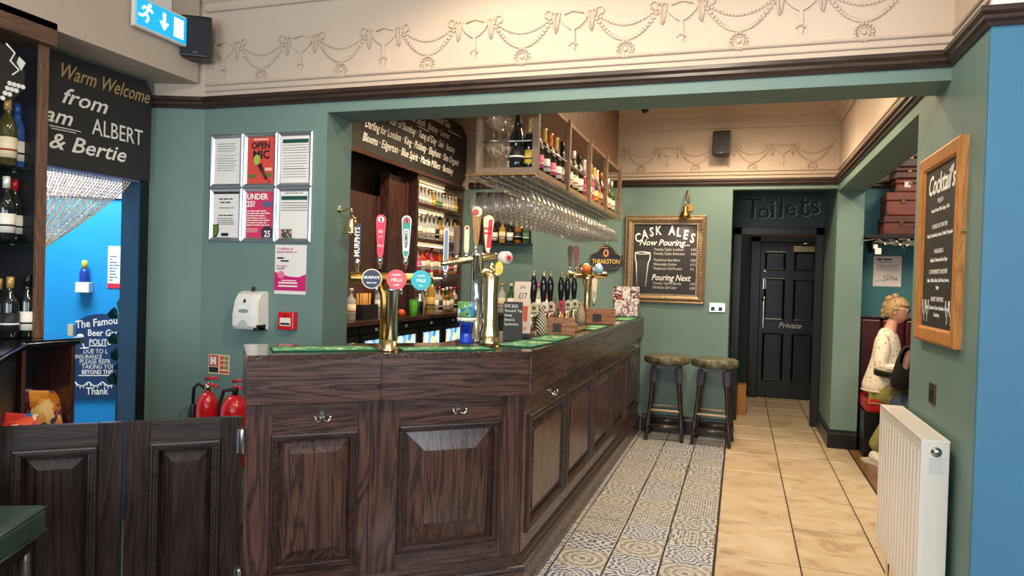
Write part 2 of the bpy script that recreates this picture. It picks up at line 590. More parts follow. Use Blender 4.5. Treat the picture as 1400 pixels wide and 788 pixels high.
# beige tiles further right, in front of the radiator wall
for k in range(-3, 0):
    for x0 in (0.98, 1.41):
        share('beige_tile', bpy.data.objects['beige_tile'], FL, (x0 + 0.215, 3.995 + k * 0.628 + 0.314, -0.004))
pt = {}
for ix in range(4):
    for k in range(-7, 14):
        y0 = 3.80 + k * 0.262
        if y0 > 7.0:
            continue
        narrow = ix == 3
        i = (ix * 7 + k * 5 + (k * k) // 3 + random.randint(0, 2)) % 6
        key = (narrow, i)
        wx = 0.026 if narrow else 0.256
        xc = (-0.885 - 0.017) if narrow else (-0.09 - 0.265 * ix - 0.1325)
        if key not in pt:
            hx, hy = wx / 2, 0.129
            mb = MB()
            mb.add([(-hx, -hy, 0), (hx, -hy, 0), (hx, hy, 0), (-hx, hy, 0),
                    (-hx + 0.002, -hy + 0.002, 0.004), (hx - 0.002, -hy + 0.002, 0.004), (hx - 0.002, hy - 0.002, 0.004), (-hx + 0.002, hy - 0.002, 0.004)],
                   [(4, 5, 6, 7), (0, 1, 5, 4), (1, 2, 6, 5), (2, 3, 7, 6), (3, 0, 4, 7)])
            pt[key] = mb.obj('patterned_tile', pats[i], FL, (xc, y0 + 0.131, -0.004))
        else:
            o = share('patterned_tile', pt[key], FL, (xc, y0 + 0.131, -0.004))
            o.rotation_euler.z = 0 if narrow else random.choice((0, PI / 2, PI))
# boards of the seating room floor and of the floor behind the bar
for k in range(9):
    x0 = 0.985 + k * 0.16
    MB().box(x0, x0 + 0.156, 2.95, 7.38, -0.006, 0.0).obj('floorboard', floor_wd, FL)
MB().box(-3.3, -0.98, 2.6, 7.08, -0.006, -0.001).obj('floor_covering', mat('dark_vinyl', (52, 46, 42), 0.5), FL)

# ---- walls
struct(MB().box(-3.05, XO, YF, YI, 0, ZD).obj('wall_front', green), 'green painted wall beside the bar opening')
wf = bpy.data.objects['wall_front']
MB().box(XO, XR + 0.24, YF, YI, 2.365, ZD + 0.02).obj('beam', green, wf)
struct(MB().box(-3.05, XR + 0.24, YF + 0.004, YI, ZD + 0.02, ZC).obj('wall_front_upper', cream), 'cream plaster frieze above the bar opening')
wfu = bpy.data.objects['wall_front_upper']
# angled piece of wall between the front wall and the left wall
ca, sa = math.cos(YAW), math.sin(YAW)
PA = Vector((-3.05, YF))
PB = PA - Vector((ca, sa)) * 0.325
struct(MB().slab([PA[:], (PA.x, PA.y + 0.2), (PB.x - 0.3, PB.y + 0.3), PB[:]], 0, ZD).obj('wall_corner', green), 'narrow angled green wall in the corner')
struct(MB().slab([PA[:], (PA.x, PA.y + 0.2), (PB.x - 0.3, PB.y + 0.3), PB[:]], ZD, ZC).obj('wall_corner_upper', cream))
# left wall with its doorway
YD0, YD1, ZDO = 2.50, 3.235, 1.985
wl = MB().box(XL - 0.115, XL, -3.0, YD0, 0, ZC).box(XL - 0.115, XL, YD0, YD1 + 0.03, ZDO, ZC).box(XL - 0.115, XL, YD1, 3.34, 0, ZC)
struct(wl.obj('wall_left', green), 'left wall with the doorway')
ov = MB().box(XL, -3.07, -2.9, PB.y + 0.06, 2.565, ZC)
struct(ov.obj('ceiling_bulkhead', cream), 'boxed cream bulkhead above the left wall')
# right pier, header over the seating opening, column, blue wall
struct(MB().box(XR, XR + 0.23, 2.95, 3.99, 0, ZD).obj('wall_right', green), 'green pier carrying the cocktail board')
wr = bpy.data.objects['wall_right']
MB().box(XR, XR + 0.23, 3.99, YB + 0.02, 2.355, ZD).obj('header', green, wr)
struct(MB().box(XR + 0.004, XR + 0.23, 2.95, YB, ZD, ZC).obj('wall_right_upper', cream), 'cream plaster above the right wall')
wru = bpy.data.objects['wall_right_upper']
struct(MB().box(XR, XR + 0.225, YB, 8.25, 0, 2.52).obj('wall_column', green), 'green wall end between the toilet door and the red bench')
struct(MB().box(XR + 0.001, 3.6, 2.93, 2.952, 0, ZD).obj('wall_blue', blue), 'blue painted wall right of the radiator')
struct(MB().box(XR + 0.001, 3.6, 2.93, 2.953, ZD, ZC).obj('wall_blue_upper', white_paint))
# back wall with the toilet recess
XT0 = -0.10
wb = MB().box(-3.3, XT0, YB, YB + 0.15, 0, ZD).box(XT0, XR, YB, YB + 0.1, 2.385, ZD)
struct(wb.obj('wall_back', green), 'green back wall behind the bar stools')
wbk = bpy.data.objects['wall_back']
struct(MB().box(-3.3, XR + 0.23, YB + 0.004, YB + 0.15, ZD, ZC).obj('wall_back_upper', cream), 'cream plaster frieze on the back wall')
wbu = bpy.data.objects['wall_back_upper']
struct(MB().box(XT0 - 0.1, XT0, YB + 0.1, 8.2, 0, 2.52).box(XT0 - 0.1, XR, YB + 0.1, 8.2, 2.50, 2.56).box(XT0, XR, 8.12, 8.2, 2.1, 2.52).obj('wall_recess', green))
# corridor behind the toilet doorway
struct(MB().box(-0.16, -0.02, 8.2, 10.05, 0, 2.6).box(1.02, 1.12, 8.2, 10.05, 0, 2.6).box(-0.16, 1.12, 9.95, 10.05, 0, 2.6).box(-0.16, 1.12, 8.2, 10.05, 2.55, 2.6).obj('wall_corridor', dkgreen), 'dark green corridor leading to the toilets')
# seating room
struct(MB().box(XR + 0.225, 3.6, 7.38, 7.5, 0, ZC).obj('wall_seating', teal), 'teal wall behind the red bench')
struct(MB().box(XR + 0.23, 3.6, 7.372, 7.38, ZD + 0.06, ZC).obj('wall_seating_upper', white_paint))
struct(MB().box(3.5, 3.6, -3.0, 7.4, 0, ZC).obj('wall_far_right', teal))
# bar side wall and ceiling, street side
struct(MB().box(-3.3, -3.12, YI, YB, 0, ZC).obj('wall_bar_side', mat('bar_dark_panel', (58, 40, 34), 0.45, var=0.2)), 'dark panelled wall behind the back bar')
struct(MB().box(-3.55, 3.6, -3.0, 8.1, ZC, ZC + 0.1).obj('ceiling', mat('ceiling_white', (226, 214, 198), 0.8)), 'cream plaster ceiling')
struct(MB().box(-3.5, 3.6, -3.1, -2.95, 0, 0.75).box(-3.5, 3.6, -3.1, -2.95, 2.7, ZC).box(-3.5, -2.7, -3.1, -2.95, 0.75, 2.7).box(-0.1, 0.8, -3.1, -2.95, 0.75, 2.7).box(2.95, 3.6, -3.1, -2.95, 0.75, 2.7).obj('wall_street', cream), 'street wall with two window openings')

# ---- dado rails and mouldings
RAIL = [(0, 0), (0.012, 0), (0.018, 0.012), (0.03, 0.02), (0.03, 0.034), (0.042, 0.046), (0.042, 0.064), (0.02, 0.07), (0, 0.072)]
def sweep(name, prof, path, material, closed=False, kind=True, parent=None):
    """profile (out, up) along a plan path (x, y, z); out is to the right of travel"""
    mb = MB()
    n, vs = len(path), []
    for i in range(n):
        p = Vector(path[i])
        d0 = (p - Vector(path[i - 1])).xy if i > 0 else None
        d1 = (Vector(path[i + 1]) - p).xy if i < n - 1 else None
        d0 = (d0 or d1).normalized()
        d1 = (d1 or d0).normalized()
        n0, n1 = Vector((d0.y, -d0.x)), Vector((d1.y, -d1.x))
        b = (n0 + n1)
        b = b / max(0.2, b.dot(n0))
        for o_, u_ in prof:
            vs.append((p.x + b.x * o_, p.y + b.y * o_, p.z + u_))
    k = len(prof)
    fs = []
    for i in range(n - 1):
        for j in range(k):
            j2 = (j + 1) % k
            fs.append((i * k + j, (i + 1) * k + j, (i + 1) * k + j2, i * k + j2))
    fs += [tuple(range(k)), tuple((n - 1) * k + j for j in range(k - 1, -1, -1))]
    mb.add(vs, fs)
    o = mb.obj(name, material, parent)
    if kind and not parent:
        struct(o)
    return o
struct(sweep('trim_1', RAIL, [(PB.x + 0.01, PB.y, ZD), (PA.x, PA.y, ZD), (XR, YF, ZD), (XR, 2.93, ZD), (3.5, 2.93, ZD)], rail_wood), 'dark wood dado rail along the front room')
struct(sweep('trim_2', RAIL, [(-2.8, YB, ZD), (XR, YB, ZD), (XR, YI, ZD)], rail_wood), 'dark wood dado rail around the bar')
struct(sweep('trim_3', RAIL, [(1.05, 7.38, ZD), (3.5, 7.38, ZD)], rail_wood))
BEAD = [(0, 0), (0.008, 0.004), (0.012, 0.012), (0.008, 0.02), (0, 0.024)]
for k, z in enumerate((ZD + 0.10, ZD + 0.135)):
    sweep('plaster_bead', [(a * (0.9 if k else 0.6), b_ * (0.8 if k else 0.5)) for a, b_ in BEAD], [(PA.x, YF, z), (XR, YF, z), (XR, 2.93, z)], cream, parent=wfu)
    sweep('plaster_bead', [(a * 0.8, b_ * 0.7) for a, b_ in BEAD], [(-2.8, YB, z), (XR, YB, z), (XR, YI, z)], cream, parent=wbu)
CORN = [(0, 0), (0.012, 0.004), (0.018, 0.02), (0.022, 0.05), (0.05, 0.075), (0.06, 0.1), (0.10, 0.125), (0.12, 0.15), (0.2, 0.165), (0, 0.17)]
sweep('trim_4', [(a, b_ * 0.9) for a, b_ in CORN], [(PB.x + 0.3, PA.y, ZC - 0.153), (XR, YF, ZC - 0.153), (XR, 2.93, ZC - 0.153)], cream)
sweep('trim_5', [(a * 1.2, b_ * 1.0) for a, b_ in CORN], [(-3.0, YB, ZC - 0.17), (XR, YB, ZC - 0.17), (XR, YI, ZC - 0.17)], cream)
# skirting
SK = [(0, 0), (0.02, 0), (0.02, 0.13), (0.012, 0.145), (0.01, 0.165), (0, 0.17)]
struct(sweep('baseboard_back', SK, [(-0.9, YB, 0), (XT0, YB, 0), (XT0, 8.1, 0)], black_paint), 'black skirting along the back wall')
struct(sweep('baseboard_right', SK, [(XR, 8.12, 0), (XR, YB, 0), (XR + 0.225, YB, 0)], black_paint), 'black skirting round the wall end')
struct(sweep('baseboard_pier', SK, [(XR + 0.23, 3.99, 0), (XR, 3.99, 0), (XR, 2.93, 0), (3.4, 2.93, 0)][1:], black_paint), 'black skirting behind the radiator')

# ---- plaster reliefs of the friezes: urns on pedestals, bead swags, rosettes
def swag_mesh():
    mb = MB()
    def bead_row(x0, z0, x1, z1, sag, n, r):
        for i in range(n + 1):
            t = i / n
            mb.sphere((x0 + (x1 - x0) * t, -0.002, z0 + (z1 - z0) * t - sag * 4 * t * (1 - t)), r, 6, 4, (1.25, 0.5, 0.85))
    bead_row(-0.17, 0.195, 0.17, 0.195, 0.155, 26, 0.010)
    bead_row(-0.17, 0.195, 0.17, 0.195, 0.085, 22, 0.0075)
    return mb
def rosette_mesh():
    mb = MB()
    for k in range(14):
        a = 2 * PI * k / 14
        mb.sphere((0.037 * math.cos(a), -0.002, 0.037 * math.sin(a)), 0.0085, 6, 4, (1, 1.2, 1))
    mb.tube([(0.024 * math.cos(2 * PI * k / 16), -0.002, 0.024 * math.sin(2 * PI * k / 16)) for k in range(16)], 0.004, 5, closed=True)
    mb.sphere((0, -0.002, 0), 0.012, 8, 5, (1, 0.7, 1))
    return mb
def urn_mesh():
    mb = MB()
    def flat(poly, d=0.011):
        mb.prism(poly, -d, 0.004)
    flat([(-0.045, 0), (0.045, 0), (0.04, 0.012), (-0.04, 0.012)])
    flat([(-0.03, 0.012), (0.03, 0.012), (0.012, 0.045), (-0.012, 0.045)])
    flat([(-0.02, 0.075), (0.02, 0.075), (0.02, 0.085), (-0.02, 0.085)])
    flat([(-0.008, 0.045), (0.008, 0.045), (0.012, 0.075), (0.007, 0.15), (-0.007, 0.15), (-0.012, 0.075)])
    bowl = [(0.007, 0.15), (0.03, 0.162), (0.06, 0.19), (0.07, 0.21), (-0.07, 0.21), (-0.06, 0.19), (-0.03, 0.162), (-0.007, 0.15)]
    flat(bowl, 0.009)
    for s_ in (-1, 1):
        mb.tube([(s_ * (0.07 + 0.02 * math.sin(t * 0.8)), -0.003, 0.24 - 0.09 * t) for t in (0, .3, .6, 1)], 0.005, 5)
        mb.tube([(s_ * 0.095, -0.003, 0.24), (s_ * 0.1, -0.003, 0.19), (s_ * 0.09, -0.003, 0.14)], 0.006, 5)
        mb.tube([(s_ * (0.13 + 0.02 * math.cos(q)), -0.003, 0.235 + 0.02 * math.sin(q)) for q in (3.6, 2.8, 2.0, 1.2, 0.3, -0.6, -1.4)], 0.005, 5)
    mb.tube([(-0.05, -0.003, 0.23), (0, -0.003, 0.245), (0.05, -0.003, 0.23)], 0.004, 5)
    return mb
def frieze(parent, y, xs, z):
    sm = rm = um = None
    for i, x in enumerate(xs):
        for k, (nm, f_, dx, dz) in enumerate((('plaster_urn', urn_mesh, 0, 0.03), ('plaster_swag', swag_mesh, 0.26, 0.075), ('plaster_rosette', rosette_mesh, 0.26, 0.165 - 0.10))):
            if nm not in RELIEF:
                RELIEF[nm] = f_().obj(nm, cream, parent, (x + dx, y, z + dz))
            else:
                share(nm, RELIEF[nm], parent, (x + dx, y, z + dz))
RELIEF = {}
frieze(wfu, YF + 0.002, [-2.92 + 0.523 * i for i in range(7)], 2.53)
frieze(wbu, YB + 0.002, [-1.76 + 0.523 * i for i in range(5)], 2.53)

# ------------------------------------------------------------------ the bar
ZT = 1.137
LP, CP, EP = Vector((-1.838, 2.32)), Vector((-0.905, 3.12)), Vector((-0.905, 7.07))
DV = (CP - LP).normalized()
TH = math.atan2(DV.y, DV.x)
NV = Vector((DV.y, -DV.x))            # out of the short front
SL = (CP - LP).length
P0 = LP - NV * 0.035
def on_short(s, out=0.0, z=0.0):
    p = LP + DV * s + NV * out
    return (p.x, p.y, z)

bt_ = thing('bar_counter', 'dark polished wooden bar top with deep apron boards, bent at the corner', 'bar top')
iL = LP - NV * 0.46
XI = -1.43
sI = (XI - iL.x) / DV.x
iC = iL + DV * sI
MB().slab([LP[:], CP[:], EP[:], (XI, EP.y), iC[:], iL[:]], ZT - 0.022, ZT).obj('worktop', top_wood, bt_)
def apron(s0, s1):
    mb = MB()
    mb.box(s0 + 0.0008, s1 - 0.0008, 0.0, 0.03, 0, 0.178, 0.002)
    return mb.obj('apron_board', bar_x, bt_, (LP.x, LP.y, 0.937), TH)
apron(0.0, 0.533)
apron(0.533, SL - 0.01)
MB().box(0, EP.y - CP.y, 0.0, 0.03, 0, 0.178, 0.002).obj('apron_board', bar_x, bt_, (CP.x, CP.y, 0.937), PI / 2)
MB().box(0, 0.42, 0.0, 0.03, 0, 0.178, 0.002).obj('end_board', bar_x, bt_, (iL.x + DV.x * 0.0, iL.y, 0.937), TH - PI / 2)

def raised(parent, x0, x1, z0, z1, mz, mw, bev=0.055, mould=0.036):
    """moulded frame and fielded panel let into a front whose face is y = 0"""
    pr = [(0, 0.004), (0, -0.006), (0.12, -0.015), (0.3, -0.016), (0.4, -0.008), (0.62, -0.008), (0.7, -0.013), (0.85, -0.012), (1, 0.02)]
    MB().ringframe(x0, x1, z0, z1, mould, 0, 0, pr).obj('moulding', mw, parent)
    a0, a1, c0, c1 = x0 + mould, x1 - mould, z0 + mould, z1 - mould
    b0, b1, d0, d1 = a0 + bev, a1 - bev, c0 + bev, c1 - bev
    s = 0.004
    mb = MB()
    mb.add([(a0, 0.02, c0), (a1, 0.02, c0), (a1, 0.02, c1), (a0, 0.02, c1), (b0, -0.004 + s, d0), (b1, -0.004 + s, d0), (b1, -0.004 + s, d1), (b0, -0.004 + s, d1)],
           [(0, 1, 5, 4), (1, 2, 6, 5), (2, 3, 7, 6), (3, 0, 4, 7)])
    mb.add([(b0, -0.004, d0), (b1, -0.004, d0), (b1, -0.004, d1), (b0, -0.004, d1), (b0, -0.004 + s, d0), (b1, -0.004 + s, d0), (b1, -0.004 + s, d1), (b0, -0.004 + s, d1)],
           [(0, 1, 2, 3), (0, 1, 5, 4), (1, 2, 6, 5), (2, 3, 7, 6), (3, 0, 4, 7)])
    mb.obj('fielded_panel', mz, parent)

def front(parent, x0, x1, z0, z1, rects, mz, mx, mw, bev=0.055):
    zs0, zs1 = rects[0][2], rects[0][3]
    g = 0.0008
    xs = [x0] + [v for r_ in rects for v in (r_[0], r_[1])] + [x1]
    for i in range(0, len(xs), 2):
        MB().box(xs[i] + g, xs[i + 1] + 0.004, 0, 0.03, z0, z1, 0.0015).obj('stile', mz, parent)
    for r_ in rects:
        MB().box(r_[0], r_[1], 0.0005, 0.03, r_[3] - 0.004, z1, 0.0015).obj('rail', mx, parent)
        MB().box(r_[0], r_[1], 0.0005, 0.03, z0, r_[2] + 0.004, 0.0015).obj('rail', mx, parent)
        raised(parent, *r_, mz, mw, bev)
    MB().box(x0 + 0.004, x1 - 0.004, 0.022, 0.045, z0 + 0.005, z1 - 0.005).obj('backing', dark_in, parent)

c1 = thing('bar_cupboard', 'narrow raised-panel bar front next to the swing gates', 'bar front', (P0.x, P0.y, 0), TH)
front(c1, 0.0, 0.495, 0.13, 0.937, [(0.098, 0.449, 0.24, 0.813)], bar_z, bar_x, bar_w, 0.05)
c2 = thing('bar_cupboard', 'wide square raised-panel bar front beside the corner', 'bar front', (P0.x, P0.y, 0), TH)
front(c2, 0.50, 1.205, 0.13, 0.937, [(0.622, 1.098, 0.258, 0.822)], bar_z, bar_x, bar_w, 0.085)
KX = -0.94
c3 = thing('bar_cupboard', 'long side of the bar with five raised panels along the passage', 'bar front', (KX, 3.14, 0), PI / 2)
rc = []
for i in range(5):
    a = 0.075 + i * 0.775
    rc.append((a, a + 0.725, 0.26, 0.825))
front(c3, 0.0, 3.92, 0.13, 0.937, rc, bar_z, bar_x, bar_w, 0.055)
pl = thing('bar_plinth', 'dark moulded plinth running round the foot of the bar', 'plinth', (0, 0, 0))
pth = [on_short(0.0, -0.035, 0), on_short(1.205, -0.035, 0), (KX, 7.05, 0)]
pth[1] = (KX, pth[1][1] + 0.004, 0)
PLP = [(-0.03, 0), (0.026, 0), (0.026, 0.118), (-0.03, 0.118)]
PLM = [(-0.03, 0.118), (0.03, 0.118), (0.034, 0.128), (0.03, 0.14), (0.02, 0.145), (0.02, 0.155), (0.014, 0.162), (0.014, 0.172), (0.004, 0.186), (0.0006, 0.186), (0.0006, 0.14), (-0.03, 0.13)]
sweep('kick_board', PLP, pth, bar_x, parent=pl)
sweep('base_moulding', PLM, pth, bar_w, parent=pl)

# swing gates
def gate(s0, s1, label):
    g = thing('swing_gate', label, 'gate', (P0.x + NV.x * 0.0, P0.y, 0.04), TH)
    front(g, s0, s1, 0.02, 0.849, [(s0 + 0.082, s1 - 0.076, 0.16, 0.768)], gate_z, gate_w, gate_w, 0.045)
    return g
g1 = gate(-0.862, -0.433, 'dark panelled half-height swing gate in front of the snack shelf')
g2 = gate(-0.421, -0.012, 'dark panelled half-height swing gate hinged to the bar')
for z in (0.70, 0.14):
    hb = MB().lathe([(0.009, 0), (0.011, 0.006), (0.011, 0.098), (0.009, 0.104)], 10, (-0.011, -0.008, z))
    hb.box(-0.03, -0.011, -0.003, 0.0, z + 0.005, z + 0.1).obj('hinge', steel, g2)

# coat hooks on the bar front
def hook(loc, rz, label, flip=False):
    h = thing('coat_hook', label, 'hook', loc, rz, 'coat hooks on the bar')
    pl_ = [(0.012 * math.cos(a), 0.004 + 0.018 * math.sin(a)) for a in [2 * PI * k / 16 for k in range(16)]]
    MB().prism(pl_, -0.005, 0.0).sphere((0, -0.004, 0.012), 0.0035, 8, 5).obj('back_plate', chrome, h)
    for s_ in (-1, 1):
        mb = MB().tube([(s_ * 0.004, -0.004, -0.002), (s_ * 0.010, -0.016, -0.016), (s_ * 0.019, -0.028, -0.02), (s_ * 0.027, -0.032, -0.012), (s_ * 0.030, -0.032, 0.0)], [0.005, 0.0045, 0.004, 0.004, 0.004], 8)
        mb.sphere((s_ * 0.0305, -0.032, 0.002), 0.006, 8, 6)
        mb.obj('prong', chrome, h)
    return h
def wp(s, out, z):
    p = P0 + DV * s + NV * out
    return (p.x, p.y, z)
hook(wp(0.297, 0.001, 0.878), TH, 'chrome double coat hook on the narrow bar front')
hook(wp(0.889, 0.001, 0.884), TH, 'chrome double coat hook on the wide bar front at the corner')
hook((KX + 0.001, 3.60, 0.882), PI / 2, 'chrome double coat hook on the first panel of the long bar side')
hook((KX + 0.001, 6.62, 0.882), PI / 2, 'chrome double coat hook at the stool end of the long bar side')

# ------------------------------------------------------------------ bar towels
def towel_mat():
    q = N('green_towelling')
    tc = q.n('ShaderNodeTexCoord')
    nz = q.n('ShaderNodeTexNoise', Scale=22.0, Detail=3.0)
    q.l(tc.outputs['Object'], nz.inputs['Vector'])
    q.l(q.ramp(nz.outputs[0], [(0.42, lin((52, 128, 92))), (0.55, lin((104, 160, 116))), (0.68, lin((206, 210, 160)))]), q.b.inputs['Base Color'])
    q.set(Roughness=0.95)
    n2 = q.n('ShaderNodeTexNoise', Scale=300.0)
    q.l(tc.outputs['Object'], n2.inputs['Vector'])
    q.bump(n2.outputs[0], 0.6, 0.003)
    return q.m
towel = towel_mat()
towel_edge = mat('towel_hem', (20, 92, 66), 0.95)
def bar_towel(cx, cy, L, W, rz, label):
    t = thing('bar_towel', label, 'bar towel', (cx, cy, ZT + 0.0005), rz, 'green bar towels')
    n, mth = 14, 5
    vs, fs = [], []
    rr = random.Random(int(abs(cx * 1000) + abs(cy * 100)))
    for i in range(n + 1):
        for j in range(mth + 1):
            edge = 0.0 if i in (0, n) or j in (0, mth) else 1.0
            vs.append((L * (i / n - 0.5), W * (j / mth - 0.5), 0.003 + edge * rr.uniform(0.001, 0.005)))
    for i in range(n):
        for j in range(mth):
            a = i * (mth + 1) + j
            fs.append((a, a + mth + 1, a + mth + 2, a + 1))
    MB().add(vs, fs, True).box(-L / 2, L / 2, -W / 2, W / 2, 0.0003, 0.0029).obj('cloth', towel, t)
    mb = MB()
    e = 0.008
    mb.box(-L / 2 - e, L / 2 + e, -W / 2 - e, -W / 2, 0, 0.006, 0.0015).box(-L / 2 - e, L / 2 + e, W / 2, W / 2 + e, 0, 0.006, 0.0015)
    mb.box(-L / 2 - e, -L / 2, -W / 2, W / 2, 0, 0.006, 0.0015).box(L / 2, L / 2 + e, -W / 2, W / 2, 0, 0.006, 0.0015)
    mb.obj('hem', towel_edge, t)
    return t
p = on_short(0.325, -0.20)
bar_towel(p[0], p[1], 0.43, 0.16, TH, 'green bar towel on the bar top next to the gate end')
p = on_short(0.86, -0.15)
bar_towel(p[0], p[1], 0.42, 0.15, TH, 'green bar towel between the two tall beer fonts')
bar_towel(-1.035, 3.46, 0.34, 0.18, PI / 2 - 0.12, 'green bar towel just past the bar corner, below the small blackboard')
bar_towel(-1.01, 3.87, 0.36, 0.15, PI / 2, 'green bar towel in front of the slatted menu stand')
bar_towel(-0.99, 4.95, 0.5, 0.13, PI / 2, 'green bar towel between the two wooden crates')
bar_towel(-0.98, 6.3, 0.5, 0.16, PI / 2, 'green bar towel in front of the leaflet holder')

# ------------------------------------------------------------------ beer fonts
def paddle(w0, w1, h, t=0.018):
    """tap handle blade: rounded top, tapering foot; x-z outline"""
    pts = []
    for k in range(9):
        a = PI * k / 8
        pts.append((w1 * math.cos(a), h - w1 + w1 * math.sin(a)))
    pts += [(-w1, h - w1 * 1.2), (-w0, 0.02), (-w0 * 0.6, 0), (w0 * 0.6, 0), (w0, 0.02)]
    return pts
def handle(parent, x, y, z, h, col, rim, txt='', head=None, tw=0.021, txm=None, sub=None):
    hd = MB().prism(paddle(0.013, tw, h), -0.009, 0.009).obj('tap_handle', col, parent, (x, y, z))
    pf = [(a * 0.82, 0.006 + b * 0.94) for a, b in paddle(0.013, tw, h)]
    MB().prism(pf, -0.0105, -0.0085).obj('handle_face', rim, hd)
    if head:
        MB().disc((0, h - tw * 1.05), tw * 0.62, -0.0125, -0.0105, 18).obj('handle_emblem', head, hd)
        MB().disc((0, h - tw * 0.9), tw * 0.22, -0.0135, -0.0125, 12).prism([(-tw * 0.3, h - tw * 1.5), (tw * 0.3, h - tw * 1.5), (tw * 0.12, h - tw)], -0.0135, -0.0125).obj('emblem_figure', ink, hd)
    if txt:
        text(txt, 0.0 + 0.006, h * 0.12, 0.022, txm or chalk, hd, -0.0125, 'LEFT', rot=PI / 2, sx=0.95)
    MB().lathe([(0.007, -0.05), (0.009, -0.03), (0.012, -0.028), (0.012, -0.008), (0.009, 0.0)], 10).obj('ferrule', chrome, hd)
    return hd
def badge(parent, x, y, z, r, col, rimc, lines, txm=chalk):
    b = MB().disc((0, 0), r, -0.008, 0.004, 32).obj('badge', rimc, parent, (x, y, z))
    MB().disc((0, 0), r * 0.9, -0.0095, -0.008, 32).obj('badge_face', col, b)
    for s_, zz, sz in lines:
        text(s_, 0, zz, sz, txm, b, -0.011, sx=0.9, bold=0.0004)
    return b
teal_b = mat('teal_enamel', (28, 176, 190), 0.3)
sea_b = mat('sea_green_enamel', (44, 150, 132), 0.3)
pink_b = mat('crimson_enamel', (214, 30, 74), 0.3)
coral_b = mat('coral_enamel', (224, 80, 92), 0.3)
navy_b = mat('navy_enamel', (34, 44, 74), 0.3)
yellow_b = mat('yellow_enamel', (236, 206, 40), 0.35)
cream_b = mat('cream_enamel', (236, 222, 180), 0.35)
tan_w = wood('tap_handle_wood', (120, 78, 34), (190, 140, 66), 'z', 4, 0.35)

f1 = thing('beer_font', 'brass T-bar beer font with pink and green tap handles', 'beer tap', (-1.46, 2.775, ZT), 0.42)
MB().lathe([(0.045, 0), (0.045, 0.012), (0.034, 0.02), (0.034, 0.05)], 20).obj('base', brass, f1)
MB().lathe([(0.027, 0.05), (0.027, 0.26), (0.03, 0.262), (0.03, 0.275), (0.026, 0.28), (0.024, 0.31)], 20, (0.012, 0, 0)).obj('column', steel, f1)
MB().tube([(-0.022, 0.01, 0.03), (-0.022, 0.01, 0.22), (-0.026, 0.01, 0.255), (-0.045, 0.012, 0.285), (-0.06, 0.014, 0.3)], 0.02, 12).obj('side_pipe', old_brass, f1)
MB().tube([(-0.18, 0.012, 0.318), (-0.165, 0.012, 0.318), (0.17, 0.012, 0.318), (0.185, 0.012, 0.318)], [0.018, 0.025, 0.025, 0.018], 16).obj('cross_bar', old_brass, f1)
for k, (bx, fc, rm_, ln) in enumerate(((-0.075, navy_b, cream_b, [('MURPHYS', 0.0, 0.017), ('IRISH STOUT', -0.02, 0.008)]), (0.03, coral_b, coral_b, [('CAMDEN', 0.016, 0.011), ('HELLS', -0.008, 0.02), ('LAGER', -0.026, 0.009)]), (0.135, teal_b, teal_b, [('CAMDEN', 0.016, 0.009), ('PALE', -0.008, 0.02), ('ALE', -0.026, 0.009)]))):
    badge(f1, bx, -0.045, 0.315, 0.043, fc, rm_, ln)
    MB().tube([(bx, -0.02, 0.33), (bx, -0.042, 0.33)], 0.012, 10).obj('badge_mount', brass, f1)
    MB().tube([(bx + 0.02, -0.015, 0.3), (bx + 0.02, -0.03, 0.285), (bx + 0.02, -0.034, 0.25)], 0.007, 8).obj('spout', chrome, f1)
mh = MB().box(-0.015, 0.015, -0.010, 0.010, 0, 0.155, 0.003).obj('tap_handle', blackpl, f1, (-0.142, -0.01, 0.40))
text('MURPHYS', 0.008, 0.008, 0.032, chalk, mh, -0.0115, 'LEFT', rot=PI / 2, sx=0.92, bold=0.0005)
MB().lathe([(0.007, -0.06), (0.008, -0.03), (0.012, -0.028), (0.012, 0.0)], 10).obj('ferrule', chrome, mh)
h_ = handle(f1, -0.045, -0.01, 0.41, 0.185, coral_b, pink_b, '', chalk)
for zz, sz in ((0.105, 0.022), (0.085, 0.012), (0.045, 0.014)):
    text({0.105: '&&', 0.085: 'CHH', 0.045: 'HELLS'}[zz], 0, zz, sz, chalk, h_, -0.0125, sx=0.7)
h_ = handle(f1, 0.065, -0.01, 0.41, 0.185, chalk, sea_b, '', coral_b)
MB().prism([(-0.009, 0.03), (0.009, 0.03), (0.011, 0.036), (0.011, 0.12), (0.009, 0.126), (-0.009, 0.126), (-0.011, 0.12), (-0.011, 0.036)], -0.0118, -0.0105).obj('name_plate', chalk, h_)
text('CAMDEN', -0.0065, 0.12, 0.019, ink, h_, -0.0135, 'LEFT', rot=-PI / 2, sx=0.95, bold=0.0004)

f2 = thing('beer_font', 'chrome column beer font with a tan and a red tap handle behind the blue tumbler', 'beer tap', (-1.30, 3.42, ZT), 0.5)
MB().lathe([(0.05, 0), (0.05, 0.014), (0.032, 0.024), (0.032, 0.44), (0.036, 0.445), (0.036, 0.46)], 24).obj('column', chrome, f2)
MB().tube([(-0.19, 0.0, 0.40), (-0.18, 0, 0.40), (0.09, 0, 0.45), (0.1, 0, 0.45)], [0.01, 0.016, 0.02, 0.014], 12).obj('cross_bar', brass, f2)
h_ = handle(f2, -0.012, -0.01, 0.50, 0.2, tan_w, tan_w, '', None, 0.026)
MB().disc((0, 0.172), 0.026, -0.016, -0.011, 24).obj('handle_head', cream_b, h_)
MB().disc((-0.008, 0.168), 0.017, -0.018, -0.016, 20).obj('handle_emblem', mat('brick_red', (190, 70, 56), 0.4), h_)
h_ = handle(f2, 0.055, 0.02, 0.47, 0.19, cream_b, cream_b, '', None, 0.028)
